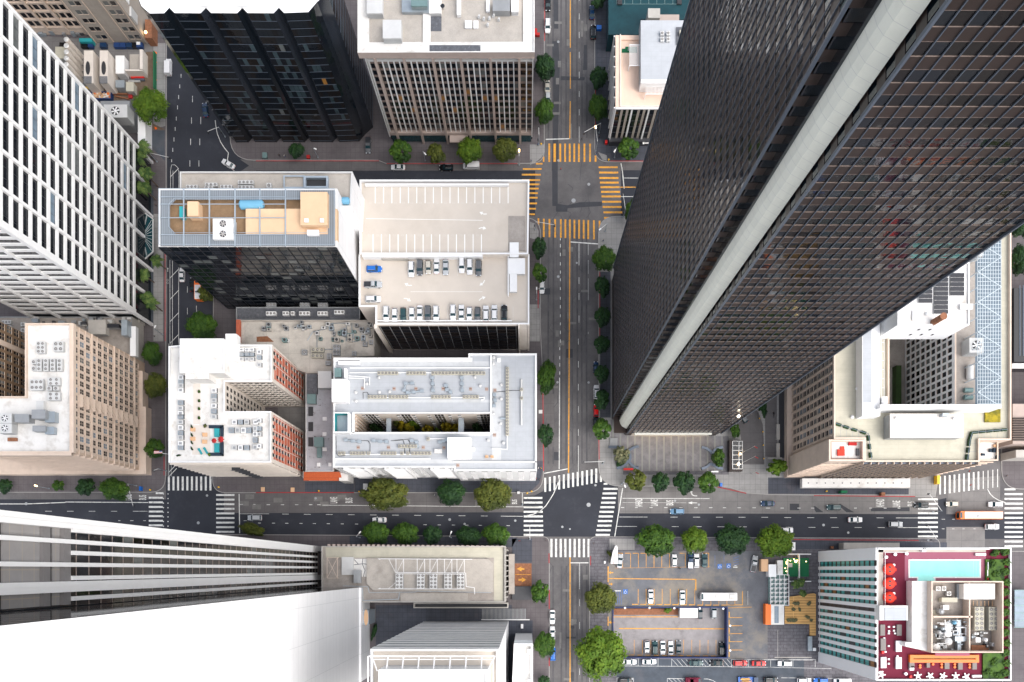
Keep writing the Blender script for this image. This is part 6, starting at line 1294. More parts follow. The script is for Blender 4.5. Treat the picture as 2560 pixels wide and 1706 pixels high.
for a in ((993,455,84,'sedan','car_silver','silver car beside the white sail sign',.16),(1492,450,90,'hatch','car_white','white car alone in the upper lot row',.16),(1640,450,90,'pickup','car_navy','dark pickup with a white bed in the upper lot row',.16),(1695,452,90,'suv','car_white','white car between pickup and black car in the lot',.16),(1768,450,90,'sedan','car_teal','black-green car at the right end of the upper lot row',.16),
    (1275,782,-90,'sedan','car_white','left white car in the middle lot row',.16),(1565,790,-90,'sedan','car_white','right white car in the middle lot row',.16),(1728,932,90,'hatch','car_grey','dark car half under the kiosk roof',-2.99),(1855,920,90,'suv','car_silver','silver and black car at the top right of the sunken lot',-2.99),(1240,1243,-90,'hatch','car_white','first car from the left in the sunken row, white',-2.99),(1312,1251,90,'suv','car_teal','second car in the sunken row, dark green',-2.99),(1385,1253,-90,'sedan','car_white','third car in the sunken row, white',-2.99),(1458,1255,90,'sedan','car_white','fourth car in the sunken row, white',-2.99),(1530,1248,90,'sedan','car_grey','fifth car in the sunken row, dark',-2.99),(1925,1260,90,'suv','car_black','black car against the right wall of the sunken lot',-2.99),
    (1080,1382,0,'sedan','car_white','white car peeking out right of the biggest tree',.17),(1262,1381,0,'sedan','car_white','white car in a bay below the sunken lot',.17),(1692,1393,0,'sedan','car_teal','dark green car on the hatched bays',.17),(1880,1393,180,'sedan','car_black','black car with white roof mark on the hatched bays',.17),(2098,1393,0,'suv','car_red','dark red car in the lower bays',.17),(2270,1396,0,'sedan','car_red','bright red car right of the darker red one',.17)):
    car(2,3,*a[:6],a[6],gl_,bed='car_white' if a[3] == 'pickup' else 'black_metal')
for a in ((3,3,155,1397,180,'suv','car_white','white car at the foot of the pool hotel'),(3,3,30,1548,0,'suv','car_black','black car at the bottom edge below the red cars'),(3,3,335,1556,0,'suv','car_white','white car at the bottom edge near the pool hotel'),(3,3,485,1556,180,'suv','car_blue','blue car at the bottom edge near the pool hotel'),(3,3,680,1562,180,'van','car_white','white van at the bottom edge under the pool hotel'),(2,3,1045,1556,0,'suv','car_black','black car at the bottom edge right of the biggest tree'),(2,3,2225,480,80,'pickup','car_silver','silver work pickup standing at an angle in the lot')): car(*a,z=.17,group='cars by the alley')
def bus(loc,rz,L_,Wd,Hh,side,top,lb,txt=None,name='city_bus',cat='bus'):
    T = thing(name,lb,cat); h,w = L_ / 2,Wd / 2
    b = MB(); b.prism([(-h,-w + .15),(-h + .15,-w),(h - .4,-w),(h,-w + .5),(h,w - .5),(h - .4,w),(-h + .15,w),(-h,w - .15)],.35,Hh - .12); b.build('body',side,T)
    b = MB(); b.prism([(-h + .1,-w + .22),(h - 1.6,-w + .22),(h - 1.6,w - .22),(-h + .1,w - .22)],Hh - .12,Hh); RPn = b.build('roof_panel',top,T)
    b = MB(); b.box(h - .02,h + .03,-w + .4,w - .4,1,Hh - .5); b.box(h - .9,h - .1,-w + .35,w - .35,Hh - .13,Hh - .09); b.build('windshield','car_glass',T)
    for s in (-1,1): b = MB(); b.box(-h + .6,h - .8,*sorted((s*w,s*(w + .02))),1.3,Hh - .6); b.build('side_window','car_glass',T)
    for x0,x1 in ((-h + .6,-h + 2.6),(-1.1,1.1)): b = MB(); b.box(x0,x1,-w*.55,w*.55,Hh,Hh + .22); b.build('roof_unit',top,RPn)
    for s in (-1,1):
        for x in (h - 2.6,-h + 2.8): b = MB(); b.tube((x,s*(w - .3),.5),(x,s*(w + .01),.5),.5,14); b.build('wheel','tyre',T)
    T.location = loc; T.rotation_euler = (0,0,rz)
    if txt:
        o = words_on(txt,3,3,1903,34,1955,52,'fleet_number',0,Hh + .01,'car_grey',h=3,kind=None); wx,wy = o.location.x,o.location.y; o.parent = T; o.location = (-(wx - loc[0]),-(wy - loc[1]),Hh + .01); o.rotation_euler = (0,0,pi)
    return T
bus((*t(3,3,1958,34,3),.02),pi,14.4,2.6,3.2,'orange_paint','car_white','orange city bus with white roof numbered 1859 at the right crossing','1859')
bus((*t(0,1,1812,1092,3),.02),pi / 2,6.4,2.3,3.0,'orange_paint','car_white','short orange and white bus under the olive tree')
bus((*t(2,3,1900,783,3),.16),pi,12.2,2.6,3.1,'car_white','roof_white','long dirty white bus parked across the lot bays',name='parked_bus')
tr = bus((*t(2,3,1665,1556,1.5),.17),0,5.2,2.2,1.6,'burgundy','burgundy','maroon trailer at the bottom edge in the alley',name='box_trailer',cat='trailer')
T = thing('flatbed_truck','blue flatbed truck loaded with timber at the bottom edge','truck',(*t(2,3,2155,1550,1),.17)); x,y = t(2,3,2155,1550,1)
b = MB(); b.box(x - 2.8,x + 2.2,y - 1.1,y + 1.1,.6,.9); b.build('flatbed','car_blue',T); b = MB(); [b.rbox(x - .4 + random.uniform(-.6,.6),y + random.uniform(-.7,.7),2.8,.3,.9 + k*.1,1.05 + k*.1,random.uniform(-.2,.2)) for k in range(8)]; b.build('timber_load','deck_wood',T); b = MB(); b.box(x + 2.2,x + 3.6,y - 1.05,y + 1.05,.4,1.9); b.build('cab','car_navy',T)
for dx in (-2,2.9):
    for s in (-1,1): b = MB(); b.tube((x + dx,y + s*.8,.55),(x + dx,y + s*1.12,.55),.4,12); b.build('wheel','tyre',T)
# ------------------------------------------------------------------ roof machinery
def fan_mesh(r,dark='dark_grille'):
    b = MB(); b.mats = 1; b.cyl(0,0,0,.03,r,18,k=0)
    n = 18; vs = [(r*cos(2*pi*i / n),r*sin(2*pi*i / n),0) for i in range(n)] + [(r*.9*cos(2*pi*i / n),r*.9*sin(2*pi*i / n),.09) for i in range(n)] + [(r*1.06*cos(2*pi*i / n),r*1.06*sin(2*pi*i / n),.09) for i in range(n)]
    b.add(vs,[(i,(i + 1) % n,n + (i + 1) % n,n + i) for i in range(n)] + [(n + i,n + (i + 1) % n,2*n + (i + 1) % n,2*n + i) for i in range(n)],1)
    for k in range(6): a = k*pi / 3; a2 = a + .42; b.add([(r*.18*cos(a),r*.18*sin(a),.07),(r*.85*cos(a),r*.85*sin(a),.05),(r*.85*cos(a2),r*.85*sin(a2),.08),(r*.18*cos(a2 + .6),r*.18*sin(a2 + .6),.07)],[(0,1,2,3)],2)
    b.cyl(0,0,.03,.1,r*.2,10,k=2); return b
AC = {}
def ac(c,r,u,v,nu,nv,wu,wv,h,lb,case='light_metal',hh=1.3,name='air_conditioner',cat='air conditioner',group=None,blade='blade'):
    """a box of nu x nv fans; wu, wv its measured size"""
    k_ = (D - h - hh) / D*S / K; wx,wy = round(wu*k_,1),round(wv*k_,1); key = (nu,nv,wx,wy,case,hh,name)
    if key not in AC:
        T = thing(name,lb,cat); b = MB(); b.box(-wx / 2,wx / 2,-wy / 2,wy / 2,.12,hh); [b.box(sx_*wx*.42 - .08,sx_*wx*.42 + .08,sy_*wy*.42 - .08,sy_*wy*.42 + .08,0,.12) for sx_ in (-1,1) for sy_ in (-1,1)]; cs_ = b.build('casing',case,T)
        l = MB(); [l.box(-wx / 2 - .015,wx / 2 + .015,-wy / 2 - .015,wy / 2 + .015,z,z + .05) for z in [.3 + q_*.18 for q_ in range(int((hh - .45) / .18))]]; l.build('louvre','grey_metal',cs_)
        cr = min(wx / nu,wy / nv)*.38; fm = None
        for i in range(nu):
            for j in range(nv):
                x = -wx / 2 + wx*(i + .5) / nu; y = -wy / 2 + wy*(j + .5) / nv
                if fm is None: o = fan_mesh(cr).build('fan',['dark_grille',case,blade],T); fm = o.data
                else: o = bpy.data.objects.new('fan',fm); link(o,T)
                o.location = (x,y,hh)
        AC[key] = T
    x,y = t(c,r,u,v,h + hh); return put(AC[key],(x,y,h),0,lb,group)
h = 44.6; g_ = 'fan units on the tan block roof'
for i,(u,v,nu,nv,wu,wv,lb) in enumerate(((372,55,2,3,75,108,'six-fan unit at the top left of the tan block roof'),(535,45,2,2,88,90,'four-fan unit at the top right of the tan block roof'),(308,187,1,1,38,40,'single fan box at the left end of the five-unit row, upper'),(308,248,1,1,38,40,'single fan box at the left end of the five-unit row, lower'),
    (357,215,1,3,44,112,'first three-fan column in the row on the tan block'),(420,215,1,3,44,112,'second three-fan column in the row on the tan block'),(482,215,1,3,44,112,'third three-fan column in the row on the tan block'),(545,215,1,3,44,112,'fourth three-fan column in the row on the tan block'),(335,397,3,2,118,102,'six-fan unit left of centre on the tan block roof'),(492,368,2,2,108,70,'four-fan unit right of the six-fan one on the tan block'),(450,431,1,1,50,38,'left one of two small single fans on the tan block'),(512,431,1,1,50,38,'right one of two small single fans on the tan block'),(492,503,2,2,110,76,'lowest four-fan unit on the tan block roof'))):
    ac(0,2,u,v,nu,nv,wu,wv,h,lb,group=g_)
for v,lb in ((705,'upper large cooling tower fan at the left edge'),(797,'lower large cooling tower fan at the left edge')): ac(0,2,45,v,1,1,120,88,h,lb,'light_metal',3,'cooling_tower','cooling tower',blade='white_metal')
for k,(u,v,n,w) in enumerate(((58,1390,3,84),(58,1437,3,84),(210,1410,1,40),(210,1465,1,40))): ac(0,1,u,v,n,1,w,34,12,'%s small fan unit on the low roof between grid tower and tan block' % ORD[k])
h = 46.3; g_ = 'fan units on the rear wing'
for u,v,n,w,lb in ((1760,147,3,104,'three-fan unit leftmost on the rear wing'),(1937,127,3,110,'three-fan unit second on the rear wing'),(1915,156,2,75,'half-hidden unit just above the steel roof edge'),(2075,147,3,104,'beige three-fan unit in the middle of the rear wing'),(2255,105,4,140,'upper four-fan unit on the rear wing'),(2255,152,4,140,'lower four-fan unit on the rear wing'),(2468,135,1,42,'single fan box on the right of the rear wing')): ac(0,1,u,v,n,1,w,34 if n > 1 else 42,h,lb,group=g_)
ac(0,1,2047,535,1,2,185,190,52.1,'large white two-fan cooling tower on the peach roof','white_metal',3.0,'cooling_tower','cooling tower')
def rbxs(name,cat,items,m='light_metal'):
    for c,r,u0,v0,u1,v1,zb,zt,lb,*mm in items:
        T = thing(name,lb,cat,(*t(c,r,(u0 + u1) / 2,(v0 + v1) / 2,zt),zb)); rr = R(c,r,u0,v0,u1,v1,zt); k = mm[0] if mm else m
        b = MB(); b.box(*rr,zb,zt - .1); cs_ = b.build('casing',k,T); b = MB(); b.box(rr[0] - .06,rr[1] + .06,rr[2] - .06,rr[3] + .06,zt - .1,zt); b.build('lid',k,T)
        if (rr[1] - rr[0]) > 1.5: b = MB(); [b.box(rr[0] - .02,rr[1] + .02,rr[2] - .03,rr[2],zb + .2 + q_*.25,zb + .3 + q_*.25) for q_ in range(max(1,int((zt - zb - .5) / .25)))]; b.build('vent_slat','grey_metal',cs_)
def tank(c,r,u0,v0,u1,v1,rad,z,m,lb,name='storage_tank'):
    T = thing(name,lb,'tank',(*t(c,r,(u0 + u1) / 2,(v0 + v1) / 2,z),z)); b = MB(); A = Vector((*t(c,r,u0,v0,z + rad),z + rad + .2)); B = Vector((*t(c,r,u1,v1,z + rad),z + rad + .2)); d = (B - A).normalized(); b.tube(A,B,rad,16); b.tube(A,A - d*rad*.35,rad,16,rad*.6); b.tube(B,B + d*rad*.35,rad,16,rad*.6); b.build('shell',m,T)
    s = MB(); [s.tube(A.lerp(B,f) + Vector((0,0,-rad - .2)),A.lerp(B,f),rad*.5,4) for f in (.2,.8)]; s.build('saddle','grey_metal',T)
tank(0,1,2215,318,2350 + 60,315,1.25,52.1,'blue_tank','large blue cylindrical tank on the peach roof'); tank(1,1,800,280,850,280,1.0,46.2,'blue_tank','short pale blue tank right of the peach roof'); tank(3,2,1850,225,1850,345,.95,39.6,'light_metal','shiny silver tank on the cream hotel service roof')
rbxs('roof_box','roof box',((0,1,1648,330,1683,430,52.1,54,'small turquoise cabinet at the left end of the peach roof','teal_paint'),(1,1,445,440,478,470,56.2,56.8,'left white hatch on the peach plant house','white_metal'),(1,1,588,440,620,470,56.2,56.8,'right white hatch on the peach plant house','white_metal'),(1,1,470,545,575,592,54.1,55.2,'white pump box between blue pipes on the peach roof','white_metal'),
    (1,1,582,640,618,675,52.2,53.2,'left pale box on the tar strip','galv'),(1,1,652,645,688,678,52.2,53.2,'right pale box on the tar strip','galv'),
    (1,0,1165,185,1332,350,48.6,51.5,'ribbed metal plant house in the left roof bay','light_metal'),(1,0,1018,-60,1160,122,48.6,51,'metal plant house at the top left of the gravel roof','light_metal'),(1,0,1920,192,1982,257,48.6,49.2,'left white hatch on the gravel roof','white_metal'),(1,0,1998,192,2040,257,48.6,49.2,'right white hatch on the gravel roof','white_metal'),
    (1,0,1340,-30,1590,110,48.6,49.8,'railed equipment platform at the top of the gravel roof','galv'),(1,0,1425,-20,1570,55,49.8,51.5,'dark teal chiller on the railed platform','teal_metal'),(1,0,1590,-40,1700,120,48.6,50,'rusty stained access house on the gravel roof','roof_white'),(1,0,1845,-30,1880,135,48.7,50,'long white duct on the gravel roof','white_metal'),(1,0,2175,0,2330,100,48.6,51,'grey chiller at the top right of the gravel roof','grey_metal'),(1,0,2115,0,2145,105,48.6,49.4,'narrow white duct beside the grey chiller','white_metal'),(2,0,-5,-60,58,105,48.6,50.5,'white panel box at the right rim of the gravel roof','white_metal'),
    (0,2,135,668,265,740,44.6,47.5,'dark louvred intake beside the upper cooling tower','grey_metal'),(0,2,292,628,415,706,44.6,48.5,'large dark grilled intake on the tan block roof','grey_metal'),(0,2,300,775,415,825,44.6,47,'low dark grilled intake on the tan block roof','grey_metal'),(0,2,335,548,398,630,44.6,46.3,'pale duct above the large intake','light_metal'),(0,2,415,645,500,740,44.6,46.8,'ribbed galvanised duct right of the large intake','galv'),(0,2,415,785,495,850,44.6,46.2,'lower galvanised duct on the tan block roof','galv'),(0,2,70,885,150,915,44.6,45.3,'rusty box at the lower left of the tan block roof','rust'),
    (1,2,570,275,690,425,11,14,'pale grey stair house on the peeling roof','light_metal'),(1,2,470,485,545,570,10.6,12.5,'teal air handler on the peeling roof','teal_metal'),(1,2,535,880,615,965,10.6,12.5,'green air handler lower on the peeling roof','teal_metal'),(1,2,560,965,600,1065,10.6,11.6,'duct below the green air handler','teal_metal'),(1,2,470,300,560,480,10.6,12,'dark ribbed duct along the peeling roof','tar'),
    (1,2,612,695,645,725,10.6,11.4,'first white vent box down the peeling roof','white_metal'),(1,2,612,835,645,865,10.6,11.4,'second white vent box down the peeling roof','white_metal'),(1,2,612,975,645,1005,10.6,11.4,'third white vent box down the peeling roof','white_metal'),(1,2,560,1115,585,1145,10.6,11.4,'lowest left vent box on the peeling roof','white_metal'),(1,2,665,1115,692,1145,10.6,11.4,'lowest right vent box on the peeling roof','white_metal'),
    (1,2,722,245,780,285,27.5,29.2,'upper teal unit on the left edge of the grey roof','teal_metal'),(1,2,722,290,780,325,27.5,29.2,'lower teal unit on the left edge of the grey roof','teal_metal'),(1,2,810,248,832,335,27.5,29.5,'white standing duct beside the teal units','white_metal'),(1,2,1640,990,1705,1025,27.5,28.6,'cream box left of the roof house','roof_white'),(1,2,1978,978,2008,1008,27.5,28.4,'small white box right of the roof house','white_metal'),(1,2,2215,155,2243,188,27.5,28.3,'white box at the top right of the grey roof','white_metal'),(1,2,2242,700,2290,714,27.5,28.2,'grey duct on the right wing of the grey roof','galv'),
    (1,1,2318 + 0,418,2350 + 118,735,29.3,29.6,'grey speckled lift roof at the right of the parking deck','roof_brown'),(1,1,2330,660,2410,790,27.9,30.5,'white stair house at the right of the parking deck','white_metal'),(1,1,2318,805,2468,945,27.9,29.6,'white service box below the stair house on the deck','white_metal'),(1,1,2330,950,2395,1110,27.9,29.5,'white rounded tank box at the deck right edge','white_metal'),
    (0,0,508,432,640,537,.16,5.5,'white container box left in the construction yard','roof_cream'),(0,0,1062,513,1140,675,.16,3.5,'white narrow container in the construction yard','white_metal'),(0,0,1062,738,1140,803,.16,3.2,'small pale blue roofed shed in the yard','galv'),(0,0,1157,755,1225,838,.16,2.8,'small cream shed right of the blue one','roof_cream'),
    (3,3,1598,793,1738,832,46,48,'cream duct in the hotel plant enclosure','roof_cream'),(3,3,1800,665,2082,805,46,50,'large white plant cover in the hotel enclosure','roof_white'),(3,3,1870,1230,2025,1285,46,47.5,'rusty box at the foot of the hotel enclosure','rust'),(3,3,1740,670,1778,800,46,47.2,'galvanised duct beside the large plant cover','galv'),(3,3,1612,862,1660,900,46,48,'small white unit in the hotel enclosure','white_metal'),(3,3,1512,905,1555,955,46,46.8,'cream slab at the left of the enclosure','roof_cream'),(3,3,1720,1150,1835,1190,46,48,'wide galvanised duct in the lower enclosure','galv'),(3,3,1735,1000,1770,1140,46,47.4,'upright galvanised duct in the lower enclosure','galv'),(3,3,1740,1190,1770,1270,46,47.4,'short galvanised duct near the rusty box','galv'),(3,3,1910,1160,1950,1200,46,48.5,'white pump housing in the lower enclosure','white_metal'),(3,3,1780,1050,1850,1070,46,47,'cross duct in the lower enclosure','galv'),(3,3,2105,850,2140,875,46,48,'white cabinet in the enclosure corner','white_metal'),
    (3,1,1330,1285,1390,1370,53,53.6,'pale skylight on the white penthouse roof','white_metal'),(3,1,1770,1225,1880,1270,53,54,'white box with orange light on the penthouse','white_metal'),(3,1,1630,870,1710,905,53,54,'white box above the solar panels','white_metal'),(3,2,1053,508,1097,582,41,45,'white cabinet at the corner of the hotel court','white_metal'),(3,2,1605,660,1660,685,44.1,46,'dark fan duct on the ribbed hall roof','galv'),
    (1,3,898,540,962,655,13.3,15,'dark rusty-grilled unit on the annex roof','grey_metal'),(2,3,1543,890,1705,975,-2.9,.6,'white-roofed kiosk beside the ramp','roof_white'),(0,1,812,1370,968,1500,11,13.5,'grey speckled plant block on the low roof left of the street','concrete'),(0,1,1115,1370,1165,1510,11,14,'pale teal metal unit on the low roof by the grid tower','galv'),(0,1,1195,1430,1245,1700,9,11,'long white metal unit on the low roof by the grid tower','white_metal'),(0,1,975,1410,1090,1440,10,12.5,'black duct on the low roof by the grid tower','black_metal')))
# more small units, row by row
for v,wd in ((1310,0),):
    for k,(u,n,w) in enumerate(((137,3,92),(272,2,56),(335,1,34),(443,3,95),(610,3,92),(763,3,94))): ac(1,1,u,v - (12 if k == 5 else 0),n,1,w,36,7.6,'%s white fan unit from the left in the strip below the black glass' % ORD[k],'white_metal',group='fan units in the dark strip')
for k,u in enumerate((137,445,612)): ac(1,1,u,1230,3,1,88,34,7.6,'%s shaded fan unit from the left in the upper dark strip' % ORD[k],'grey_metal',group='shaded fan units')  # grey casings: the shade on these units is put into their colour
for k,(u,v,nu,nv,w,l,cs) in enumerate(((565,76,3,1,116,38,'roof_cream'),(562,131,3,1,112,38,'roof_cream'),(740,64,2,2,64,68,'grey_metal'),(740,110,2,1,64,34,'grey_metal'),(443,98,1,1,46,46,'grey_metal'),(670,135,1,2,36,50,'grey_metal'),(900,110,1,1,36,40,'grey_metal'),(1000,22,1,1,40,40,'grey_metal'),(1058,5,1,1,36,36,'grey_metal'),(660,198,2,1,46,36,'grey_metal'))):
    ac(1,2,u,v,nu,nv,w,l,11.4,'%s fan unit in the machinery cluster on the middle roof' % ORD[k],cs,group='machinery roof fans')
rr_ = random.Random(21)
for k in range(52):
    u = rr_.uniform(660,1060) if k % 3 else rr_.uniform(10,640); v = rr_.uniform(1400,1560) if k % 3 or k % 2 else rr_.uniform(1395,1470); w = rr_.uniform(18,46); l = rr_.uniform(18,44)
    T = thing('machine_box','%s small machine from the left in the clutter of the middle roof' % ORD[k],'machine',(*t(1,1,u,v,12),11.4)); x,y = t(1,1,u,v,12.5); s = .035; hh = rr_.uniform(.7,2)
    b = MB(); b.box(x - w*s / 2,x + w*s / 2,y - l*s / 2,y + l*s / 2,11.42,11.4 + hh); b.build('casing',rr_.choice(('galv','grey_metal','light_metal','teal_metal','concrete')),T)
    b = MB(); b.cyl(x,y,11.4 + hh,11.5 + hh,min(w,l)*s*.35,12); b.build('fan','dark_grille',T)
pp_ = MB(); [pp_.path([(*t(1,1,*p,12),11.9) for p in pts],.12,5) for pts in (((640,1440),(700,1400),(830,1400),(830,1568)),((470,1560),(520,1480),(650,1450)),((560,1500),(560,1640),(700,1640)),((880,1400),(880,1568),(940,1568)))]; solo(pp_,'roof_pipework','galv','bent galvanised pipes running through the middle roof machinery','pipes')
pp_ = MB(); pp_.poly([t(1,1,u,v,12) for u,v in ((0,1520),(100,1515),(160,1568),(0,1568))],11.43); solo(pp_,'stain_patch','rust','dark stained patch on the cream middle roof','patch')
# pale row units on grey roof
g_ = 'small round condensers on the grey roof'
rows = [('upper pipe row',290,[1130 + 32*k for k in range(6)] + [1395 + 30*k for k in range(6)] + [1625 + 31*k for k in range(16)]),('middle pipe row',508,[1040,1068,1098,1127,1156,1185,1232,1262,1292,1322,1352,1382,1624,1654,1684,1714,1744,1774,1912,1942,1972,2002,2030]),('bottom pipe row',1026,[768,803,875,903,931,959,990,1033,1157,1186,1215,1244,1272,1340,1393,1440,1470,1500,1530,1560,1592]),('short lower row',962,[1320,1348,1376,1408,1436,1464])]
CD = thing('condenser','condenser','condenser'); b = MB(); b.box(-.48,.48,-.48,.48,.1,.85); b.build('casing','roof_cream',CD); o = fan_mesh(.4).build('fan',['dark_grille','roof_cream','blade'],CD); o.location = (0,0,.85)
for nm,v,us_ in rows:
    for k,u in enumerate(us_): x,y = t(1,2,u,v,28.3); put(CD,(x,y,27.46),0,'%s condenser from the left in the %s of the grey roof' % (ORD[k],nm),g_)
for k in range(22): x,y = t(1,2,2307,250 + 28.5*k,28.3); put(CD,(x,y,27.46),0,'%s condenser from the top in the right-hand column of the grey roof' % ORD[k],g_)
for k,v in enumerate((440,520)): x,y = t(2,2,87,v,28.3); put(CD,(x,y,27.46),0,'%s condenser on the rightmost pipe of the grey roof' % ('upper','lower')[k],g_)
x,y = t(1,2,1580,893,28.3); put(CD,(x,y,27.46),0,'lone condenser on the short pipe left of the roof house',g_)
def pipe(c,r,pts,h,rad,m,lb,name='roof_pipe'): b = MB(); b.path([(*t(c,r,*p,h),h) for p in pts],rad,6); return solo(b,name,m,lb,'pipe')
for pts,lb in ((((860,286),(2100,288)),'long white pipe of the upper condenser row'),(((1040,516),(2100,514),(2090,535),(2065,536)),'long white pipe of the middle condenser row'),(((770,1036),(1600,1036)),'long white pipe of the bottom condenser row'),(((850,315),(1042,328),(1042,400)),'outer bent white pipe at the roof left'),(((850,335),(996,340),(993,430)),'inner bent white pipe at the roof left'),(((2307,240),(2305,990),(2165,982)),'white pipe down the right-hand condenser column'),(((1590,893),(1745,893)),'short white pipe left of the roof house')): pipe(1,2,pts,28.,.16,'white_metal',lb)
pipe(2,2,((87,350),(87,770)),28,.3,'light_metal','thick pipe at the far right of the grey roof'); 
for pts,lb in ((((735,870),(738,1030),(760,1055),(820,1050)),'black hose at the lower left of the grey roof'),(((960,910),(1030,912),(1047,940),(1047,1030)),'black hose looping above the bottom row'),(((1240,912),(1350,905),(1365,950),(1365,1030)),'left black hose at the short lower row'),(((1270,908),(1395,898),(1413,930),(1410,1030)),'right black hose at the short lower row'),(((985,525),(982,470),(1020,466),(1040,500)),'black hose at the start of the middle row'),(((2200,465),(2350,450),(2440,450)),'black hose to the rightmost pipe')): pipe(1,2,pts,27.6,.07,'tyre',lb,'roof_hose')
for k,(u,v) in enumerate(((1015,388),(1125,330),(915,465),(1130,463),(1225,458),(915,545),(2057,405),(2180,200),(2250,395),(2175,660),(2130,905),(2008,325),(2248,525),(2245,750),(2270,930),(2180,145))):
    T = thing('roof_vent','%s metal mushroom vent from the top left of the grey roof' % ORD[k],'vent',(*t(1,2,u,v,28.2),27.46),'vents on the grey roof'); x,y = t(1,2,u,v,28.4); b = MB(); b.cyl(x,y,27.46,28.1,.3,12); b.build('stack','galv',T); b = MB(); b.cyl(x,y,28.1,28.4,.5,14,.25); b.build('cap','light_metal',T)
for k,(u0,v0,u1,v1,u2,v2) in enumerate(((1360,450,1375,385,1435,385),(1395,470,1450,465,1525,455),(1625,450,1622,390,1620,335),(1895,450,1892,390,1890,335),(1745,405,1755,445,1785,465),(825,905,890,915,950,920),(1080,910,1140,918,1200,920),(1430,910,1475,925,1480,965),(2190,490,2195,540,2185,590),(1690,925,1720,915,1750,905))):
    b = MB(); P3 = [(*t(1,2,*p,28),27.8) for p in ((u0,v0),(u1,v1),(u2,v2))]; b.tube(P3[0],P3[1],.28,4); b.tube(P3[1],P3[2],.28,4); [b.box(p[0] - .55,p[0] + .55,p[1] - .45,p[1] + .45,27.46,28.3) for p in P3]; solo(b,'roof_duct','galv','%s jointed duct from the top left of the grey roof' % ORD[k],'duct','ducts on the grey roof')
for k,(u,v) in enumerate(((1267,433),(1467,433),(1718,433),(1970,435),(2117,437),(978,430),(938,972),(1216,972),(1535,972),(1725,975),(2190,858),(2193,447),(1853,1137))):
    b = MB(); x,y = t(1,2,u,v,27.7); b.box(x - .5,x + .5,y - .55,y + .55,27.46,27.56,0); b.cyl(x - .2,y,27.56,27.75,.14,8,k=1); b.cyl(x + .2,y,27.56,27.75,.14,8,k=1); solo(b,'roof_drain',['taupe','rust'],'%s brown double drain from the top left of the grey roof' % ORD[k],'drain','drains on the grey roof')
for k,u in enumerate((2118,2167)): b = MB(); x,y = t(1,2,u,1055,28); b.box(x - .5,x + .5,y - .35,y + .35,27.46,27.9); b.box(x - .5,x + .5,y - .45,y - .35,27.5,28.4); solo(b,'deck_chair','tan_cloth','%s tan seat at the lower right of the grey roof' % ('left','right')[k],'seat')
# U-shaped block roof: condensers, terrace
def cluster(c,r,pts,h,lbf,g_):
    for k,(u,v,w,l) in enumerate(pts):
        T = thing('rooftop_unit',lbf % ORD[k],'rooftop unit',(*t(c,r,u,v,h + .8),h),g_); x,y = t(c,r,u,v,h + 1); s = S / K*(D - h) / D
        b = MB(); b.box(x - w*s / 2,x + w*s / 2,y - l*s / 2,y + l*s / 2,h + .15,h + .95); b.build('casing',('white_metal','galv','light_metal')[k % 3],T); b = MB(); b.box(x - w*s / 2*.6,x + w*s / 2*.6,y - l*s*.3,y + l*s*.3,h + .95,h + .98); b.build('grille','grey_metal',T); b = MB(); b.box(x + w*s / 2,x + w*s / 2 + .12,y - l*s*.5,y + l*s*.6,h,h + .5); b.build('stand','dark_stone',T)
h = 36.6
cluster(0,2,[(1658,v,42,38) for v in (330,368,405,447)] + [(1655,v,46,38) for v in (560,612,658,690,740,790,838,880,935,975)],h,'%s unit from the top in the left roof row of the white U-shaped block','left row units')
cluster(0,2,[(1962,v,44,38) for v in (450,500,540,590,640,690)],h,'%s unit from the top in the middle roof row of the white U-shaped block','middle row units')
cluster(0,2,[(u,740,42,40) for u in (2150,2205,2262,2345)] + [(u,815,46,46) for u in (2122,2178,2232,2282)] + [(u,975,42,40) for u in (2150,2205,2262)] + [(2340,v,40,44) for v in (800,850,905,970)],h,'%s unit in the lower right roof group of the white U-shaped block','lower group units')
cluster(0,2,[(u,v,40,30) for u in (2215,2265,2310) for v in (75,118,160)],h,'%s unit in the top right grid of the white U-shaped block','top grid units')
cluster(0,2,[(1955,290,24,60),(2020,295,24,60),(2090,290,24,60)],h,'%s green tank-like unit below the white penthouse','green units'); cluster(1,2,[(28,v,36,36) for v in (95,145,215,725,800,850,960)],h,'%s unit down the right wing edges of the white U-shaped block','right wing units')
b = MB(); zt = h + .03; b.rect(R(0,2,1765,770,1930,1040,zt),zt); b.rect(R(0,2,1775,360,1840,760,zt),zt); solo(b,'roof_terrace','cream_wall','cream tiled terrace path on the white roof','terrace')
def sofa(pts,lb,m,z,hh=.5,seat='teal_paint',wd=.9):
    T = thing('corner_sofa',lb,'sofa',(*pts[0],z)); b = MB(); b.strip(pts,wd,z + hh); 
    for a,c in zip(pts,pts[1:]): d = Vector(c) - Vector(a); m_ = (Vector(a) + Vector(c)) / 2; b.rbox(m_.x,m_.y,d.length + wd,wd,z,z + hh - .004,math.atan2(d.y,d.x))
    b.build('frame',m,T); b = MB(); a,c = pts[0],pts[-1]; m_ = (Vector(pts[1]) + Vector(pts[-2])) / 2; return T
for v0,v1,vc,lb in ((770,858,830,'upper navy L-shaped sofa with turquoise seats on the roof terrace'),(935,1048,975,'lower navy L-shaped sofa with turquoise seats on the roof terrace')):
    a = [t(0,2,u,v,h + .5) for u,v in ((1930,v0 + 12 if v0 < 900 else v1 - 12),(2035,v0 + 12 if v0 < 900 else v1 - 12),(2035,v1 if v0 < 900 else v0))]; T = sofa(a,lb,'navy_cushion',h); b = MB(); b.box(*R(0,2,1966,v0 + 28 if v0 < 900 else v0,2012,v1 + 18 if v0 < 900 else v1 - 30,h + .6),h,h + .62); b.build('seat_cushion','teal_paint',T)
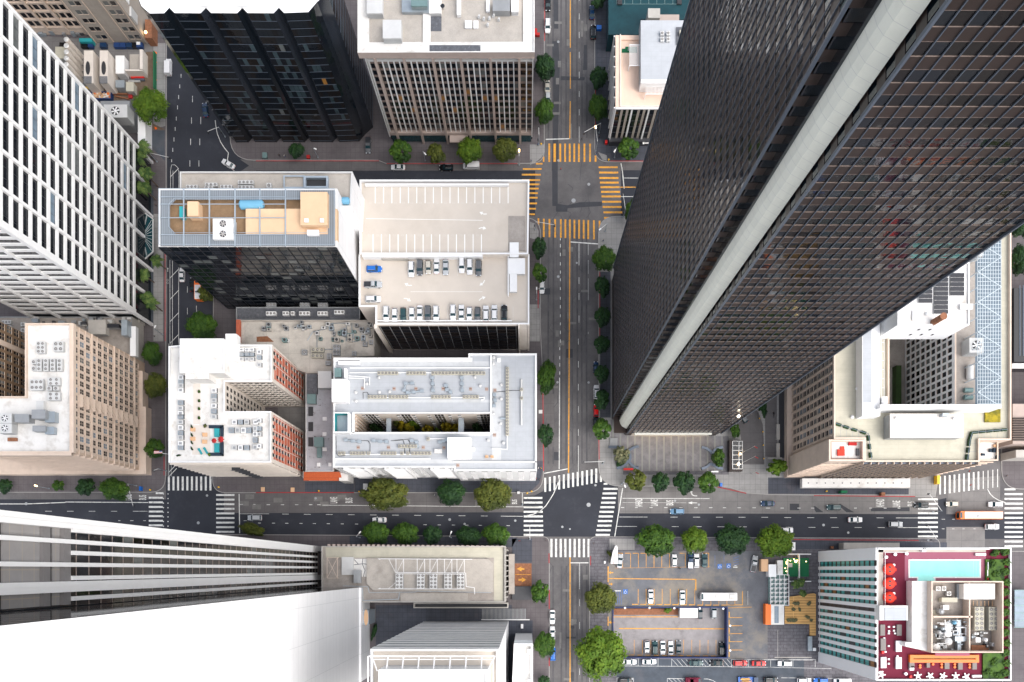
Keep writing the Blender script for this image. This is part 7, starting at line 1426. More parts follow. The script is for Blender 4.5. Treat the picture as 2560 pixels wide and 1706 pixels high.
for k,(u,v) in enumerate(((1962,910),(2025,898))):
    T = thing('parasol','%s crimson parasol between the two navy sofas' % ('left','right')[k],'parasol',(*t(0,2,u,v,h),h)); x,y = t(0,2,u,v,h + 2.4); b = MB(); b.cyl(x,y,h,h + 2.4,.04,6); b.build('pole','white_metal',T); b = MB()
    for s in range(8): a = s*pi / 4; a2 = a + pi / 4; rr1 = .85 if k == 0 else 1.0; b.add([(x,y,h + 2.6),(x + rr1*cos(a),y + rr1*sin(a),h + 2.1),(x + rr1*.75*cos((a + a2) / 2),y + rr1*.75*sin((a + a2) / 2),h + 2.2),(x + rr1*cos(a2),y + rr1*sin(a2),h + 2.1)],[(0,1,2),(0,2,3)])
    b.build('canopy','cloth_red',T)
for k,(u,v) in enumerate(((1880,855),(1878,920),(1770,808),(1770,893))): b = MB(); x,y = t(0,2,u,v,h + .4); b.box(x - .62,x + .62,y - .55,y + .55,h + .03,h + .4); b.box(x - .62,x - .48,y - .55,y + .55,h + .4,h + .8); solo(b,'lounge_chair','tan_cloth','%s square tan cushion on the roof terrace' % ('upper right','lower right','upper left','lower left')[k],'cushion','tan cushions')
for k,(u,v) in enumerate(((1838,1010),(1888,1002))): b = MB(); x,y = t(0,2,u,v,h + .4); b.rbox(x,y,1.9,.6,h + .2,h + .4,-1.05); b.rbox(x - .35,y + .6,.6,.6,h + .4,h + .62,-1.05); [b.rbox(x + dx,y + dy,.08,.08,h,h + .2) for dx,dy in ((.3,-.7),(-.4,.7))]; solo(b,'sun_lounger','teal_paint','%s turquoise sun lounger on the white roof' % ('left','right')[k],'lounger')
T = thing('flag','red white and blue flag over the street tree on a white pole','flag',(*t(0,2,1545,1030,h - 2),h - 2)); b = MB(); p0 = (*t(0,2,1545,1030,h),h - 2); p1 = (*t(0,2,1405,1010,h),h - 1.5); b.tube(p0,p1,.06,5); b.build('pole','white_metal',T); b = MB(); x,y = t(0,2,1470,1010,h)
for k in range(7): b.k = k % 2; b.quad((x,y - .3 + k*.1,h - 1.5),(x - 2.4,y - .5 + k*.12,h - 1.3),(x - 2.4,y - .38 + k*.12,h - 1.3),(x,y - .2 + k*.1,h - 1.5))
b.k = 2; b.quad((x,y + .1,h - 1.45),(x - .9,y + .08,h - 1.4),(x - .9,y + .42,h - 1.4),(x,y + .4,h - 1.45)); b.build('cloth',['cloth_red','cloth_white','cloth_blue'],T)
# annex units
for k,u in enumerate((1316,1512,1628,1763,1878)): ac(1,3,u,640,2,4,68,136,14.15,'%s eight-fan unit from the left on the annex roof' % ORD[k],'light_metal',1.5,group='annex fan units')
# hotel plant
for k,(u,v) in enumerate(((1565,708),(1616,708),(1663,755))): ac(3,3,u,v,1,1,38,38,46.0,'%s single fan box in the upper enclosure' % ORD[k],'light_metal',1.2)
for k,u in enumerate((1941,2072)): ac(3,3,u,985,2,5,84,215,46.0,'%s tall ten-fan unit in the hotel enclosure' % ('left','right')[k],'roof_cream',2.6)
for k,(u,v,rr1,m) in enumerate(((1660,1070,.95,'white_metal'),(1660,1124,.95,'white_metal'),(1665,1197,1.05,'light_metal'),(1556,1250,1.0,'roof_white'),(1612,1078,.5,'galv'),(1722,1022,.5,'blue_tank'),(2010,1180,.55,'white_metal'),(1580,1110,.6,'grey_metal'),(1545,1060,.5,'galv'),(1600,920,.8,'grey_metal'))):
    b = MB(); x,y = t(3,3,u,v,49); b.cyl(x,y,46,48.6,rr1,16); b.cyl(x,y,48.6,49,rr1,16,rr1*.4); solo(b,'pressure_vessel',m,'%s upright vessel in the lower hotel enclosure' % ORD[k],'tank','vessels in the enclosure')
rr_ = random.Random(4)
for k in range(30):
    u = rr_.uniform(1520,1850); v = rr_.uniform(990,1280); pts = [(u,v),(u + rr_.choice((-1,1))*rr_.uniform(30,110),v)]; pts.append((pts[1][0],v + rr_.choice((-1,1))*rr_.uniform(20,80))); pts = [(min(max(a,1520),1850),min(max(b_,985),1285)) for a,b_ in pts]
    pipe(3,3,pts,47 + rr_.uniform(0,1.5),rr_.uniform(.09,.2),rr_.choice(('white_metal','galv','light_metal')),'%s crooked pipe in the tangle of the hotel enclosure' % ORD[k])
for k in range(9): u = 1850 + k*35; pipe(3,3,((u,820),(u,870)),47.5,.08,'tan_cloth','%s thin upright pipe above the ten-fan units' % ORD[k])
for k in range(26):
    T = thing('plant_unit','%s small plant unit in the clutter of the hotel enclosure' % ORD[k],'machine',(*t(3,3,1600,900,46),46),'enclosure clutter'); lo = k < 16; u = rr_.uniform(1530,1840) if lo else rr_.uniform(1870,2140); v = rr_.uniform(990,1280) if lo else rr_.uniform(1110,1280); x,y = t(3,3,u,v,47); w,l,hh = rr_.uniform(.4,1.2),rr_.uniform(.4,1.1),rr_.uniform(.5,2)
    b = MB(); b.box(x - w / 2,x + w / 2,y - l / 2,y + l / 2,45.9,45.9 + hh); b.build('casing',rr_.choice(('galv','light_metal','grey_metal','dark_stone','white_metal')),T); b = MB(); b.cyl(x,y,45.9 + hh,46 + hh,min(w,l)*.38,10); b.build('lid','grey_metal',T)
# pool deck furniture
dz = 45.3
for k,v in enumerate((530,660,791)):
    T = thing('red_pod_sofa','%s round red pod sofa on the burgundy deck' % ('upper','middle','lower')[k],'sofa',(*t(3,3,1128,v,dz),dz),'red pod sofas'); x,y = t(3,3,1128,v,dz + 1.4); b = MB(); b.mats = 2
    n = 22; ring = [(1.72*cos(2*pi*i / n)*(1 if cos(2*pi*i / n) < .6 else .9),1.62*sin(2*pi*i / n)) for i in range(n)]
    prev = None
    for f,z in ((1,0),(1.04,.5),(.96,.95),(.74,1.3),(.42,1.45)):
        cur = [(x + a*f,y + c*f,dz + z) for a,c in ring]
        if prev: b.add(prev + cur,[(i,(i + 1) % n,n + (i + 1) % n,n + i) for i in range(n)])
        prev = cur
    b.add(prev,[tuple(range(n))]); b.box(x + 1.2,x + 1.9,y - .55,y + .25,dz,dz + .6); b.build('shell','red_fabric',T); b = MB()
    for dx,dy in ((-.25,.55),(-.25,-.6)): b.cyl(x + dx,y + dy,dz + 1.2,dz + 1.48,.42,10,ry=.26)
    b.build('opening','dark_grille',T); b = MB(); b.cyl(x + 1.25,y + 1.15,dz,dz + .6,.38,14); solo(b,'side_table','white_metal','white round table beside the %s red pod sofa' % ('upper','middle','lower')[k],'table','white side tables')
def dk(name,cat,c,r,u,v,w,l,hh,m,lb,grp=None,a=0,back=True,z0=None,r3=0):
    z0 = dz if z0 is None else z0; b = MB(); x,y = t(c,r,u,v,z0 + hh); s = S / K*(D - z0) / D; b.rbox(x,y,w*s,l*s,z0 + .1,z0 + hh,a); [b.rbox(x + i*w*s*.4,y + j*l*s*.4,.1,.1,z0,z0 + .1,a) for i in (-1,1) for j in (-1,1)]
    if back: b.rbox(x - w*s*.42,y,w*s*.16,l*s,z0 + hh,z0 + hh + .35,a)
    return solo(b,name,m,lb,cat,grp)
for k,(u,v,w,l,m,lb) in enumerate(((1052,1090,46,100,'grey_fabric','upper left grey daybed on the lower deck'),(1205,1090,46,100,'grey_fabric','upper right grey daybed on the lower deck'),(1058,1222,50,110,'grey_fabric','lower left grey daybed beside a red ball'),(1200,1238,55,100,'white_metal','white draped daybed right of the lower left grey one'),(1062,1388,50,100,'white_metal','white daybed near the left parapet'),(1200,1392,55,105,'white_metal','crumpled white daybed near the bar planter'),
    (1320,1410,50,50,'grey_fabric','grey bench left below the orange planter'),(1470,1412,34,44,'grey_fabric','small dark bench second below the orange planter'),(1642,1417,48,60,'grey_fabric','grey bench third below the orange planter'),(1765,1420,46,64,'grey_fabric','grey bench fourth below the orange planter'),(1895,1420,46,62,'grey_fabric','grey bench last below the orange planter'),(1320,1440,44,40,'white_metal','white cloth over the left bench'))): dk('daybed','daybed',3,3,u,v,w,l,.5,m,lb)
for k,(u,v) in enumerate(((1112,1060),(1157,1060),(1112,1100),(1158,1095),(1110,1120),(1168,1120),(1110,1236),(1110,1357),(1110,1398),(1068,1165),(1190,1330),(1080,1290))): dk('side_stool','stool',3,3,u,v,17,15,.4,'white_metal','%s small white cube stool among the daybeds' % ORD[k],'white cube stools',back=False)
for k,(u,v) in enumerate(((1397,1414),(1397,1432),(1516,1403),(1596,1404),(1596,1430),(1716,1404),(1716,1430),(1852,1406),(1852,1432))): b = MB(); x,y = t(3,3,u,v,dz + .4); b.cyl(x,y,dz,dz + .45,.34,12); solo(b,'round_stool','orange_paint','%s orange stool from the left below the planter' % ORD[k],'stool','orange stools')
for k,(u,v) in enumerate(((1320,700),(1300,730),(1330,730),(1330,765),(1325,852),(1302,672),(2025,620),(1055,1295),(1310,1518))): dk('red_chair','chair',3,3,u,v,24,22,.5,'orange_paint' if k < 3 else 'red_paint','%s red-orange chair from the top on the burgundy deck' % ORD[k],'red chairs')
for k,(u,v) in enumerate(((1045,1500),(1378,1510),(1490,1512),(1610,1512),(1725,1512),(1822,1518))):
    T = thing('white_flower_table','%s white petal-shaped table along the lower parapet' % ORD[k],'table',(*t(3,3,u,v,dz),dz),'white petal tables'); x,y = t(3,3,u,v,dz + .6); b = MB()
    for s in range(5): a = s*1.256 + .4*k; b.rbox(x + .62*cos(a),y + .62*sin(a),1.0,.34,dz + .4,dz + .55,a)
    b.cyl(x,y,dz + .3,dz + .62,.55,12); b.build('top','white_metal',T); b = MB(); b.cyl(x,y,dz,dz + .3,.1,8); b.build('leg','white_metal',T)
for k,(u,v,w,l,lb) in enumerate(((1952,395,100,22,'long white lounger at the upper right of the deck'),(2028,565,40,56,'white square seat right of the pool'),(2028,500,30,70,'white lounger right of the pool'),(1918,1513,90,22,'white lounger with a red pillow at the lower right'))): dk('sun_lounger','lounger',3,3,u,v,w,l,.4,'white_metal',lb)
for k,(u,v) in enumerate(((1175,395),(1092,420),(1280,388),(1300,650),(1272,1493),(1040,1480))): b = MB(); x,y = t(3,3,u,v,dz + 1); b.cyl(x,y,dz,dz + .7,.36,14); b.cyl(x,y,dz + .7,dz + .74,.45,14); solo(b,'round_table','white_metal','%s white round table on the burgundy deck, counted from the top' % ORD[k],'table','white round tables')
for k in range(6): b = MB(); x,y = t(3,3,(1330,1560,1725,1328,1525,1725)[k],(442,442,444,605,608,608)[k],dz + .2); b.box(x - .25,x + .25,y - .12,y + .12,dz + .03,dz + .2); solo(b,'pool_ladder','white_metal','%s white fitting on the pool edge' % ORD[k],'pool fitting','pool fittings')
# cream hotel roof
for c,r,v,lb in ((3,1,718,'upper big white fan tower on the cream hotel'),(3,2,35,'lower big white fan tower on the cream hotel'),(3,1,-180,'fan tower hidden behind the dark tower')):
    if 'hidden' not in lb: ac(c,r,1915,v,1,1,130,135,39.6,lb,'light_metal',4.5,'cooling_tower','cooling tower',blade='white_metal')
for k,(u0,u1,v0,n) in enumerate(((1385,1510,965,6),(1527,1655,940,9),(1675,1803,940,5))):
    T = thing('solar_array','%s column of black solar panels on the white penthouse' % ('left','middle','right')[k],'solar panels',(*t(3,1,u0,v0,53.6),53),'solar panel columns')
    for j in range(n): b = MB(); rr = R(3,1,u0,v0 + j*42,u1,v0 + j*42 + 37,53.7); b.box(*rr,53.5,53.7); b.build('panel','solar',T)
    b = MB(); rr = R(3,1,u0 - 4,v0 - 5,u1 + 4,v0 + n*42,53.5); b.box(*rr,53.35,53.49); b.build('frame','white_metal',T)
T = thing('chimney','tall rust-brown round flue on the white penthouse roof','chimney',(*t(3,1,1515,1395,53),53)); xf,yf = t(3,1,1515,1395,53); hz2 = None
# flue height from its lean: top seen at (1612,1335)
f_ = (q(3,1,1612,0)[0] - NX) / (q(3,1,1515,0)[0] - NX); zt = D - (D - 53) / f_; b = MB(); b.cyl(xf,yf,53,zt,.85,18); b.build('flue','rust',T); b = MB(); b.cyl(xf,yf,zt,zt + .15,.95,18); b.build('cap','rust',T)
for k,(u,v) in enumerate(((1845,445),(1845,512))): b = MB(); x,y = t(3,2,u,v,41); b.tube((x - 1.2,y,40.6),(x + 1.2,y,40.6),.7,12); solo(b,'pump_unit','teal_metal','%s teal pump on the cream hotel service roof' % ('upper','lower')[k],'pump')
for k,(c,r,u,v,h_) in enumerate(((3,2,822,430,40),(3,2,778,692,40),(3,1,775,1520,40),(3,2,1188,700,44.5),(3,2,1718,705,44.5),(3,1,1212,1320,53.2),(3,1,1465,1310,53.2))):
    b = MB(); x,y = t(c,r,u,v,h_ + .5); b.cyl(x,y,h_ - .6,h_ + .3,.3,10); b.cyl(x,y,h_ + .3,h_ + .6,.52,14,.2); solo(b,'roof_vent','white_metal','%s round white vent on the cream hotel roofs' % ORD[k],'vent','cream hotel vents')
dk('red_sofa','sofa',3,2,672,1020,66,56,.5,'red_fabric','large red L-shaped sofa on the corner terrace',z0=38.6); dk('red_sofa','sofa',3,2,685,985,34,44,.51,'red_fabric','short arm piece of red seating on the corner terrace',z0=38.6,back=False); dk('red_bench','bench',3,2,778,940,76,28,.5,'cloth_red','dark red bench at the top of the corner terrace',z0=38.6); dk('glass_table','table',3,2,825,1015,24,64,.6,'dark_stone','black-framed glass table on the corner terrace',z0=38.6,back=False)
for k,(u,v,w,l) in enumerate(((2045,1000,28,30),(2085,998,38,38),(1975,1038,36,20),(2085,958,26,22),(2110,1062,34,30))): dk('terrace_chair','chair',3,2,u,v,w,l,.5,('navy_cushion','navy_cushion','navy_cushion','tan_cloth','navy_cushion')[k],'%s chair on the right corner terrace' % ORD[k],z0=35.6)
# big ribbed roof antennas
for k,(u,v) in enumerate(((2045,140),(2090,160),(2140,155),(2180,130),(2228,165),(2125,215))): b = MB(); x,y = t(1,0,u,v,50); b.box(x - .35,x + .35,y - .3,y + .3,48.6,49.2); b.tube((x,y,49),(x + .2,y,50.2),.05,5); b.cyl(x + .1,y,49.6,49.9,.3,8); solo(b,'antenna','light_metal','%s small aerial from the left on the gravel roof' % ORD[k],'antenna','gravel roof aerials')
b = MB(); x,y = t(1,0,1712,55,50); b.cyl(x,y,48.6,49.6,.1,8); b.cyl(x,y,49.6,50,.25,16,.62); solo(b,'satellite_dish','black_metal','black dish beside the access house on the gravel roof','dish')
for k,(u,v) in enumerate(((1380,305),(1435,305),(1380,360),(1435,360))): ac(2,0,u,v,1,1,34,36,25.5,'%s small condenser in the square of four on the white penthouse' % ('upper left','upper right','lower left','lower right')[k],'light_metal',.9,group='square of four condensers')
dk('plant_well','plant well',2,0,1565,330,115,160,.3,'tar','dark equipment well on the white penthouse',z0=25.5,back=False); dk('roof_unit','rooftop unit',2,0,1572,298,66,42,1.3,'roof_cream','cream fan unit in the dark equipment well',z0=25.5,back=False)
# ------------------------------------------------------------------ construction yard
for k in range(5):
    T = thing('gas_cylinder','%s cream vertical tank from the top in the yard row' % ORD[k],'tank',(*t(0,0,760,520 + k*56,0),.16),'row of five tanks'); x,y = at(*q(0,0,750,524 + k*56),0); b = MB(); b.cyl(x,y,.16,9.4,.85,14); b.build('shell','cream_wall',T); b = MB(); b.cyl(x,y,9.4,9.7,.85,14,.5); b.build('lid','light_metal',T)
for k,u in enumerate((830,975)):
    T = thing('generator_container','%s cream generator container in the construction yard' % ('left','right')[k],'container',(*t(0,0,u + 30,650,0),.16),'generator containers'); hh = 7; rr = R(0,0,u - 60,465,u + (25 if k == 0 else 15),765,hh)
    b = MB(); b.box(*rr,.16,hh); b.build('body','cream_wall',T); b = MB(); x,y = t(0,0,u - 22,627,hh); b.cyl(x,y,hh,hh + .2,.7,16,ry=2.2); b.build('exhaust_opening','dark_grille',T); b = MB(); x0,x1,y0,y1 = R(0,0,u - 62,700,u + 12,768,hh); [b.box(x0,x1,y0 + (y1 - y0)*j / 9,y0 + (y1 - y0)*(j + .55) / 9,hh,hh + .1) for j in range(9)]; b.build('grille','steel_blue',T)
T = thing('skip','blue skip heaped with orange and white debris in the yard','skip',(*t(0,0,925,880),.16)); rr = R(0,0,832,838,1018,905,2); b = MB(); o_ = rp(rr); b.poly(o_,1.8,[inset(o_,.25)]); b.sides(o_,.16,1.8); b.sides(inset(o_,.25),1,1.8,True); b.build('box','dark_blue_bin',T); b = MB(); b.poly(inset(o_,.26),1.2)
for k in range(34): b.k = rr_.randint(0,2); b.rbox(rr_.uniform(rr[0] + .6,rr[1] - .6),rr_.uniform(rr[2] + .5,rr[3] - .5),rr_.uniform(.4,1.1),rr_.uniform(.2,.6),1.2,rr_.uniform(1.5,2.2),rr_.uniform(0,3))
b.build('debris',['tan_cloth','orange_paint','roof_white'],T)
ac(0,0,1060,1020,1,1,215,118,6,'large white cooling fan tower beside the lime ficus','light_metal',5,'cooling_tower','cooling tower',blade='white_metal')
b = MB(); b.box(*R(0,0,950,960,1215,1170,4),.16,6); solo(b,'equipment_plinth','grey_metal','grey louvred plinth under the yard cooling tower','plinth')
T = thing('wall_enclosure','cream walled tank enclosure in the construction yard','enclosure',(*t(0,0,1240,560),.16)); b = MB(); b.box(*R(0,0,1282,455,1310,645,4),.16,4); b.box(*R(0,0,1145,638,1310,652,4),.16,4); b.build('wall','cream_wall',T); b = MB(); b.box(*R(0,0,1190,500,1278,635,1),.16,1); b.build('basin','roof_gravel',T)
for k,(u,v,w,l,m,lb) in enumerate(((1260,705,120,22,'red_paint','red machine lying across the yard'),(1280,730,90,18,'steel_blue','blue steel beams beside the red machine'),(1230,745,110,8,'light_metal','pale beam below the blue steel in the yard'),(1100,862,160,10,'rust','long rusty beam beside the skip'),(1120,895,130,10,'rust','second rusty beam lying at an angle below'),(1195,880,34,40,'cloth_red','small red cart near the rusty beams'),(775,805,80,16,'yellow_paint','yellow lifting frame against the grid tower'))): dk('building_material','material',0,0,u,v,w,l,.7,m,lb,z0=.17,back=False,a=(-.2 if k == 4 else 0))
for k,(u,w,m) in enumerate(((770,60,'car_black'),(828,44,'dark_blue_bin'),(945,60,'car_navy'),(1070,55,'dark_blue_bin'),(1125,50,'dark_blue_bin'),(1185,55,'car_navy'),(1230,40,'car_black'),(1278,55,'dark_blue_bin'),(580,70,'car_black'))):
    dk('waste_bin','bin',0,0,u,412,w,42,1.4,m,'%s dark blue waste container from the left along the stone block' % ORD[k],'waste containers',z0=.16,back=False)
dk('white_cover','cover',0,0,1268,397,34,26,1.6,'white_metal','white sheet on the last waste container',z0=.16,back=False); dk('awning','awning',0,0,785,368,115,32,2.5,'teal_paint','turquoise awning at the foot of the stone block',z0=.16,back=False)
rr_ = random.Random(8)
for k in range(22): u,v = rr_.uniform(290,800),rr_.uniform(215,310); dk('roof_machine','machine',0,0,u,v,rr_.uniform(22,52),rr_.uniform(18,34),rr_.uniform(.8,2),rr_.choice(('grey_metal','galv','dark_stone','steel_blue')),'%s machine in the cramped gap under the stone block' % ORD[k],'gap machines',z0=.2,back=False)
fc = MB(); fc.box(*R(0,0,1408,470,1416,810,2),.16,2.2); solo(fc,'yard_fence','green_turf','dark green screen fence along the construction yard','fence')
for k,v in enumerate((493,577,738,1183)): b = MB(); x,y = t(0,0,1432,v); b.cyl(x,y,.16,1.1,.3,8,.12); b.cyl(x,y,.16,.22,.42,8); solo(b,'traffic_barrel','orange_paint','%s orange barrel from the top along the yard fence' % ORD[k],'barrel','orange barrels')
b = MB(); b.box(*R(0,0,1265,1060,1335,1310,5),.16,5); solo(b,'boundary_wall','white_paint','tall white wall end between yard and palms','wall')
rr_ = random.Random(12)
for k in range(26): u,v = rr_.uniform(300,1230),rr_.uniform(1345,1440); dk('roof_machine','machine',0,1,u,v,rr_.uniform(18,60),rr_.uniform(14,36),rr_.uniform(.5,1.8),rr_.choice(('grey_metal','galv','dark_stone','concrete','light_metal')),'%s machine on the low roof below the grid tower' % ORD[k],'low roof machines',z0=8.1,back=False)
T = thing('low_building','low dark roof full of machines between grid tower and tan block','building',(*G(200,840),0)); op = [at(*p,8.5) for p in ((-60,880),(330,895),(330,792),(-60,792))]; shell(T,op,8.5,'concrete','roof_brown','grey_metal',para=.4,z0=.15)
# ------------------------------------------------------------------ plaza and street furniture
def arc_bench(c,r,pts,lb): b = MB(); P_ = [t(c,r,*p,.6) for p in pts]; [b.rbox((a[0] + d[0]) / 2,(a[1] + d[1]) / 2,(Vector(d) - Vector(a)).length + .25,.85,.16,.62 + i*.002,math.atan2(d[1] - a[1],d[0] - a[0])) for i,(a,d) in enumerate(zip(P_,P_[1:]))]; return solo(b,'curved_bench','steel_blue',lb,'bench','curved plaza benches')
arc_bench(2,2,((890,968),(985,968),(1030,985),(1060,1010),(1090,990),(1125,970),(1160,962)),'upper curved stone bench of the left planter'); arc_bench(2,2,((965,1162),(1010,1155),(1050,1125),(1070,1095),(1095,1130),(1130,1155),(1160,1162)),'lower curved stone bench of the left planter'); arc_bench(2,2,((1075,1010),(1085,1040),(1088,1070),(1075,1100)),'short inner bench of the left planter')
arc_bench(2,2,((1745,970),(1785,980),(1820,1005),(1838,1025),(1860,1000),(1895,978),(1935,970)),'upper curved bench of the right planter'); arc_bench(2,2,((1745,1168),(1785,1155),(1825,1120),(1860,1140),(1895,1160),(1935,1168)),'lower curved bench of the right planter')
for pts,lb in (([(975,985),(1040,1000),(1078,1040),(1078,1080),(1050,1120),(970,1150)],'left half-round plaza planter bed'),([(1935,985),(1870,1000),(1835,1035),(1828,1075),(1850,1115),(1935,1150)],'right half-round plaza planter bed')): b = MB(); b.prism([t(2,2,*p,.4) for p in pts],.16,.42); solo(b,'planter_bed','hedge_base',lb,'planter')
b = MB(); [b.box(*R(2,2,900,890 + k*9,968,897 + k*9,.3),.15,.2 + (7 - k)*.09) for k in range(8)]; solo(b,'steps','grey_metal','short flight of dark steps beside the lowest tower tree','steps')
b = MB(); [b.box(*R(2,2,1020,1192 + k*8,1990,1198 + k*8,.3),.15,.4 - k*.08) for k in range(4)]; solo(b,'steps','slate_paving','long low steps between plaza and kerb trees','steps')
b = MB(); b.box(*R(2,2,1027,1164,1112,1180,1.2),.16,1.3); solo(b,'red_sign','red_paint','low red sign bar on the plaza steps','sign'); b = MB(); b.box(*R(2,2,1830,1188,1895,1200,1),.16,1.0); solo(b,'white_sign','white_metal','low white sign bar at the right end of the plaza','sign')
T = thing('kiosk','dark glass-roofed pavilion with a pale frame beside the plaza driveway','kiosk',(*t(2,2,2060,1050),.16)); rr = R(2,2,1998,905,2118,1190,3.2); b = MB(); b.box(*rr,.16,3.0); b.build('walls','bronze',T); rr = R(2,2,2025,915,2115,1170,3.3); b = MB(); b.rect(rr,3.05); b.build('glass_roof','glass_dark',T)
b = MB(); [b.box(rr[0],rr[1],y - .08,y + .08,3.05,3.3) for y in [rr[2] + (rr[3] - rr[2])*k / 6 for k in range(7)]]; [b.box(x - .1,x + .1,rr[2],rr[3],3.05,3.35) for x in (rr[0],(rr[0] + rr[1]) / 2 + .5,rr[1])]; b.build('frame','light_metal',T)
def lamp_ball(c,r,u,v,z,rad,m,lb,name='lamp_post'): T = thing(name,lb,'lamp',(*t(c,r,u,v,z),.16)); x,y = t(c,r,u,v,z); b = MB(); b.cyl(x,y,.16,z,.09,6); b.build('post','dark_stone',T); b = MB(); [b.cyl(x,y,z + a,z + b_,rad*f,12,rad*g2) for a,b_,f,g2 in ((0,.3,.6,1),(.3,.6,1,.5))]; b.build('lamp',m,T)
lamp_ball(2,2,2095,1032,4,.32,'lamp_warm','warm lamp above the pavilion on the plaza driveway'); lamp_ball(2,2,2078,1128,4,.5,'lamp_white','bright lamp at the lower end of the pavilion'); 
T = thing('wall_lamp','bright lamp shining on the dark tower front low on the right','lamp',(*t(2,2,2078,592,30),30)); x,y = t(2,2,2078,592,9)
xl,yl = gx(1789) - 3,gy(1092) - .9; f_ = (q(2,2,2078,592)[0] - NX) / ((xl / S)); zl2 = D - D / f_; b = MB(); b.cyl(xl,yl,zl2,zl2 + .6,.4,10); b.build('lamp','lamp_white',T); b = MB(); b.box(xl - .1,xl + .1,yl,yl + .6,zl2 + .2,zl2 + .35); b.build('bracket','dark_stone',T)
for k,(u,v) in enumerate(((2270,708),(2302,830),(2306,953),(2310,1077))): lamp_ball(2,2,u,v,1,.22,'yellow_paint','%s small yellow bollard lamp down the driveway edge' % ORD[k],'bollard_lamp')
for k,(u0,v0,u1,v1,lb) in enumerate(((2095,1032,2240,965,'upper flag on a slanting pole beside the driveway'),(2100,1120,2240,1050,'middle flag on a slanting pole beside the driveway'),(2200,1215,2205,1120,'short flag pole at the driveway mouth'))):
    T = thing('flagpole',lb,'flagpole',(*t(2,2,u0,v0,0),.16),'driveway flagpoles'); x,y = t(2,2,u0,v0,0); px1 = q(2,2,u1,v1); f_ = max(1.02,(px1[0] - NX) / (q(2,2,u0,v0)[0] - NX)); hz2 = min(18,D - D / f_); b = MB(); b.tube((x,y,.16),(x,y,hz2),.09,6,.05); b.build('pole','light_metal',T); b = MB(); b.k = 0; b.quad((x,y,hz2 - .3),(x + 1.3,y - .5,hz2 - 1),(x + 1.2,y - .5,hz2 - 1.8),(x,y,hz2 - 1.4)); b.build('cloth','cloth_red',T)
# street lamps and traffic signals: (foot, reach end)
def mast(c,r,u,v,u2,v2,lb,sig=True,hh=6.5,lampc='white_metal'):
    T = thing('traffic_signal' if sig else 'street_lamp',lb,'traffic light' if sig else 'street lamp',(*t(c,r,u,v),.15)); x,y = t(c,r,u,v); x2,y2 = t(c,r,u2,v2,hh)
    b = MB(); b.cyl(x,y,.15,hh,.13,8,.09); b.cyl(x,y,.15,.5,.25,8); b.build('pole','galv',T); b = MB(); b.path([(x,y,hh - .3),(x + (x2 - x)*.3,y + (y2 - y)*.3,hh),(x2,y2,hh + .1)],.085,6); b.build('arm','light_metal',T)
    b = MB()
    if sig: b.box(x2 - .22,x2 + .22,y2 - .25,y2 + .25,hh - .9,hh + .15); b.build('signal_head','black_metal',T); b = MB(); b.box(x - .5,x - .15,y - .2,y + .2,2.6,3.6); b.build('signal_head','black_metal',T)
    else: b.rbox(x2,y2,.9,.4,hh,hh + .22,math.atan2(y2 - y,x2 - x)); b.build('lamp_head',lampc,T)
for a in ((2,0,800,1225,662,1218,'traffic light arm above the upper yellow crossing, right kerb'),(2,1,215,540,392,500,'traffic light arm over the lower yellow crossing, left kerb'),(2,1,1020,430,1020,215,'traffic light arm over the right yellow crossing'),(2,2,832,1125,660,1108,'traffic light arm above the white crossing beside the plaza'),(2,0,245,1330,245,1170,'traffic light at the left kerb above the yellow crossing'),(0,0,1445,1490,1550,1447,'traffic light by the palms at the grid tower corner'),(0,2,1255,1325,1222,1510,'traffic light over the avenue left of the crossing'),(0,2,1530,1190,1410,1185,'traffic light under the white U-shaped block corner'),(2,2,95,1500,95,1385,'traffic light beside the left crossing of the main junction'),(2,3,163,255,163,120,'traffic light at the lower left corner of the main junction'),(3,2,1510,1568,1480,1400,'traffic light over the far right crossing'),(3,3,1465,265,1468,130,'traffic light at the lower far right crossing'),(0,0,2070,1260,1905,1210,'traffic light reaching over the road at the zigzag tower corner')): mast(*a)
for a in ((2,0,770,1390,768,1170,'street lamp at the upper right yellow crossing corner'),(2,1,225,1188,226,1082,'street lamp beside the small white parked car'),(2,1,855,560,808,540,'street lamp on the round corner island'),(2,0,66,1520,66,1385,'street lamp left of the yellow crossing corner'),(1,0,1555,1480,1553,1415,'street lamp between the trees before the ribbed block'),(0,1,1495,1505,1425,1432,'street lamp with white head below the grid tower'),(1,3,955,240,955,192,'street lamp left of the five annex trees'),(1,3,1792,240,1792,192,'street lamp between third and fourth annex trees'),(2,2,1005,1310,1038,1330,'street lamp at the plaza corner beside the first kerb tree'),(0,2,455,1350,330,1325,'yellow-lit street lamp below the tan block'),(2,0,940,1450,943,1390,'street lamp before the small striped block'),(1,0,570,1450,545,1370,'street lamp before the zigzag tower')): mast(*a,sig=False,lampc='lamp_warm' if 'yellow' in a[-1] else 'white_metal')
for k,(u,v) in enumerate(((1037,886),(1262,886),(1490,889),(1723,890),(1938,893),(2002,1049),(2002,1277))): T = thing('lot_lamp','%s white lamp on the rim of the sunken lot' % ORD[k],'lamp',(*t(2,3,u,v),.6),'lot lamps'); x,y = t(2,3,u,v,4); b = MB(); b.cyl(x,y,.6,4,.07,6); b.build('post','grey_metal',T); b = MB(); b.cyl(x,y,4,4.2,.36,10); b.build('lamp_head','white_metal',T)
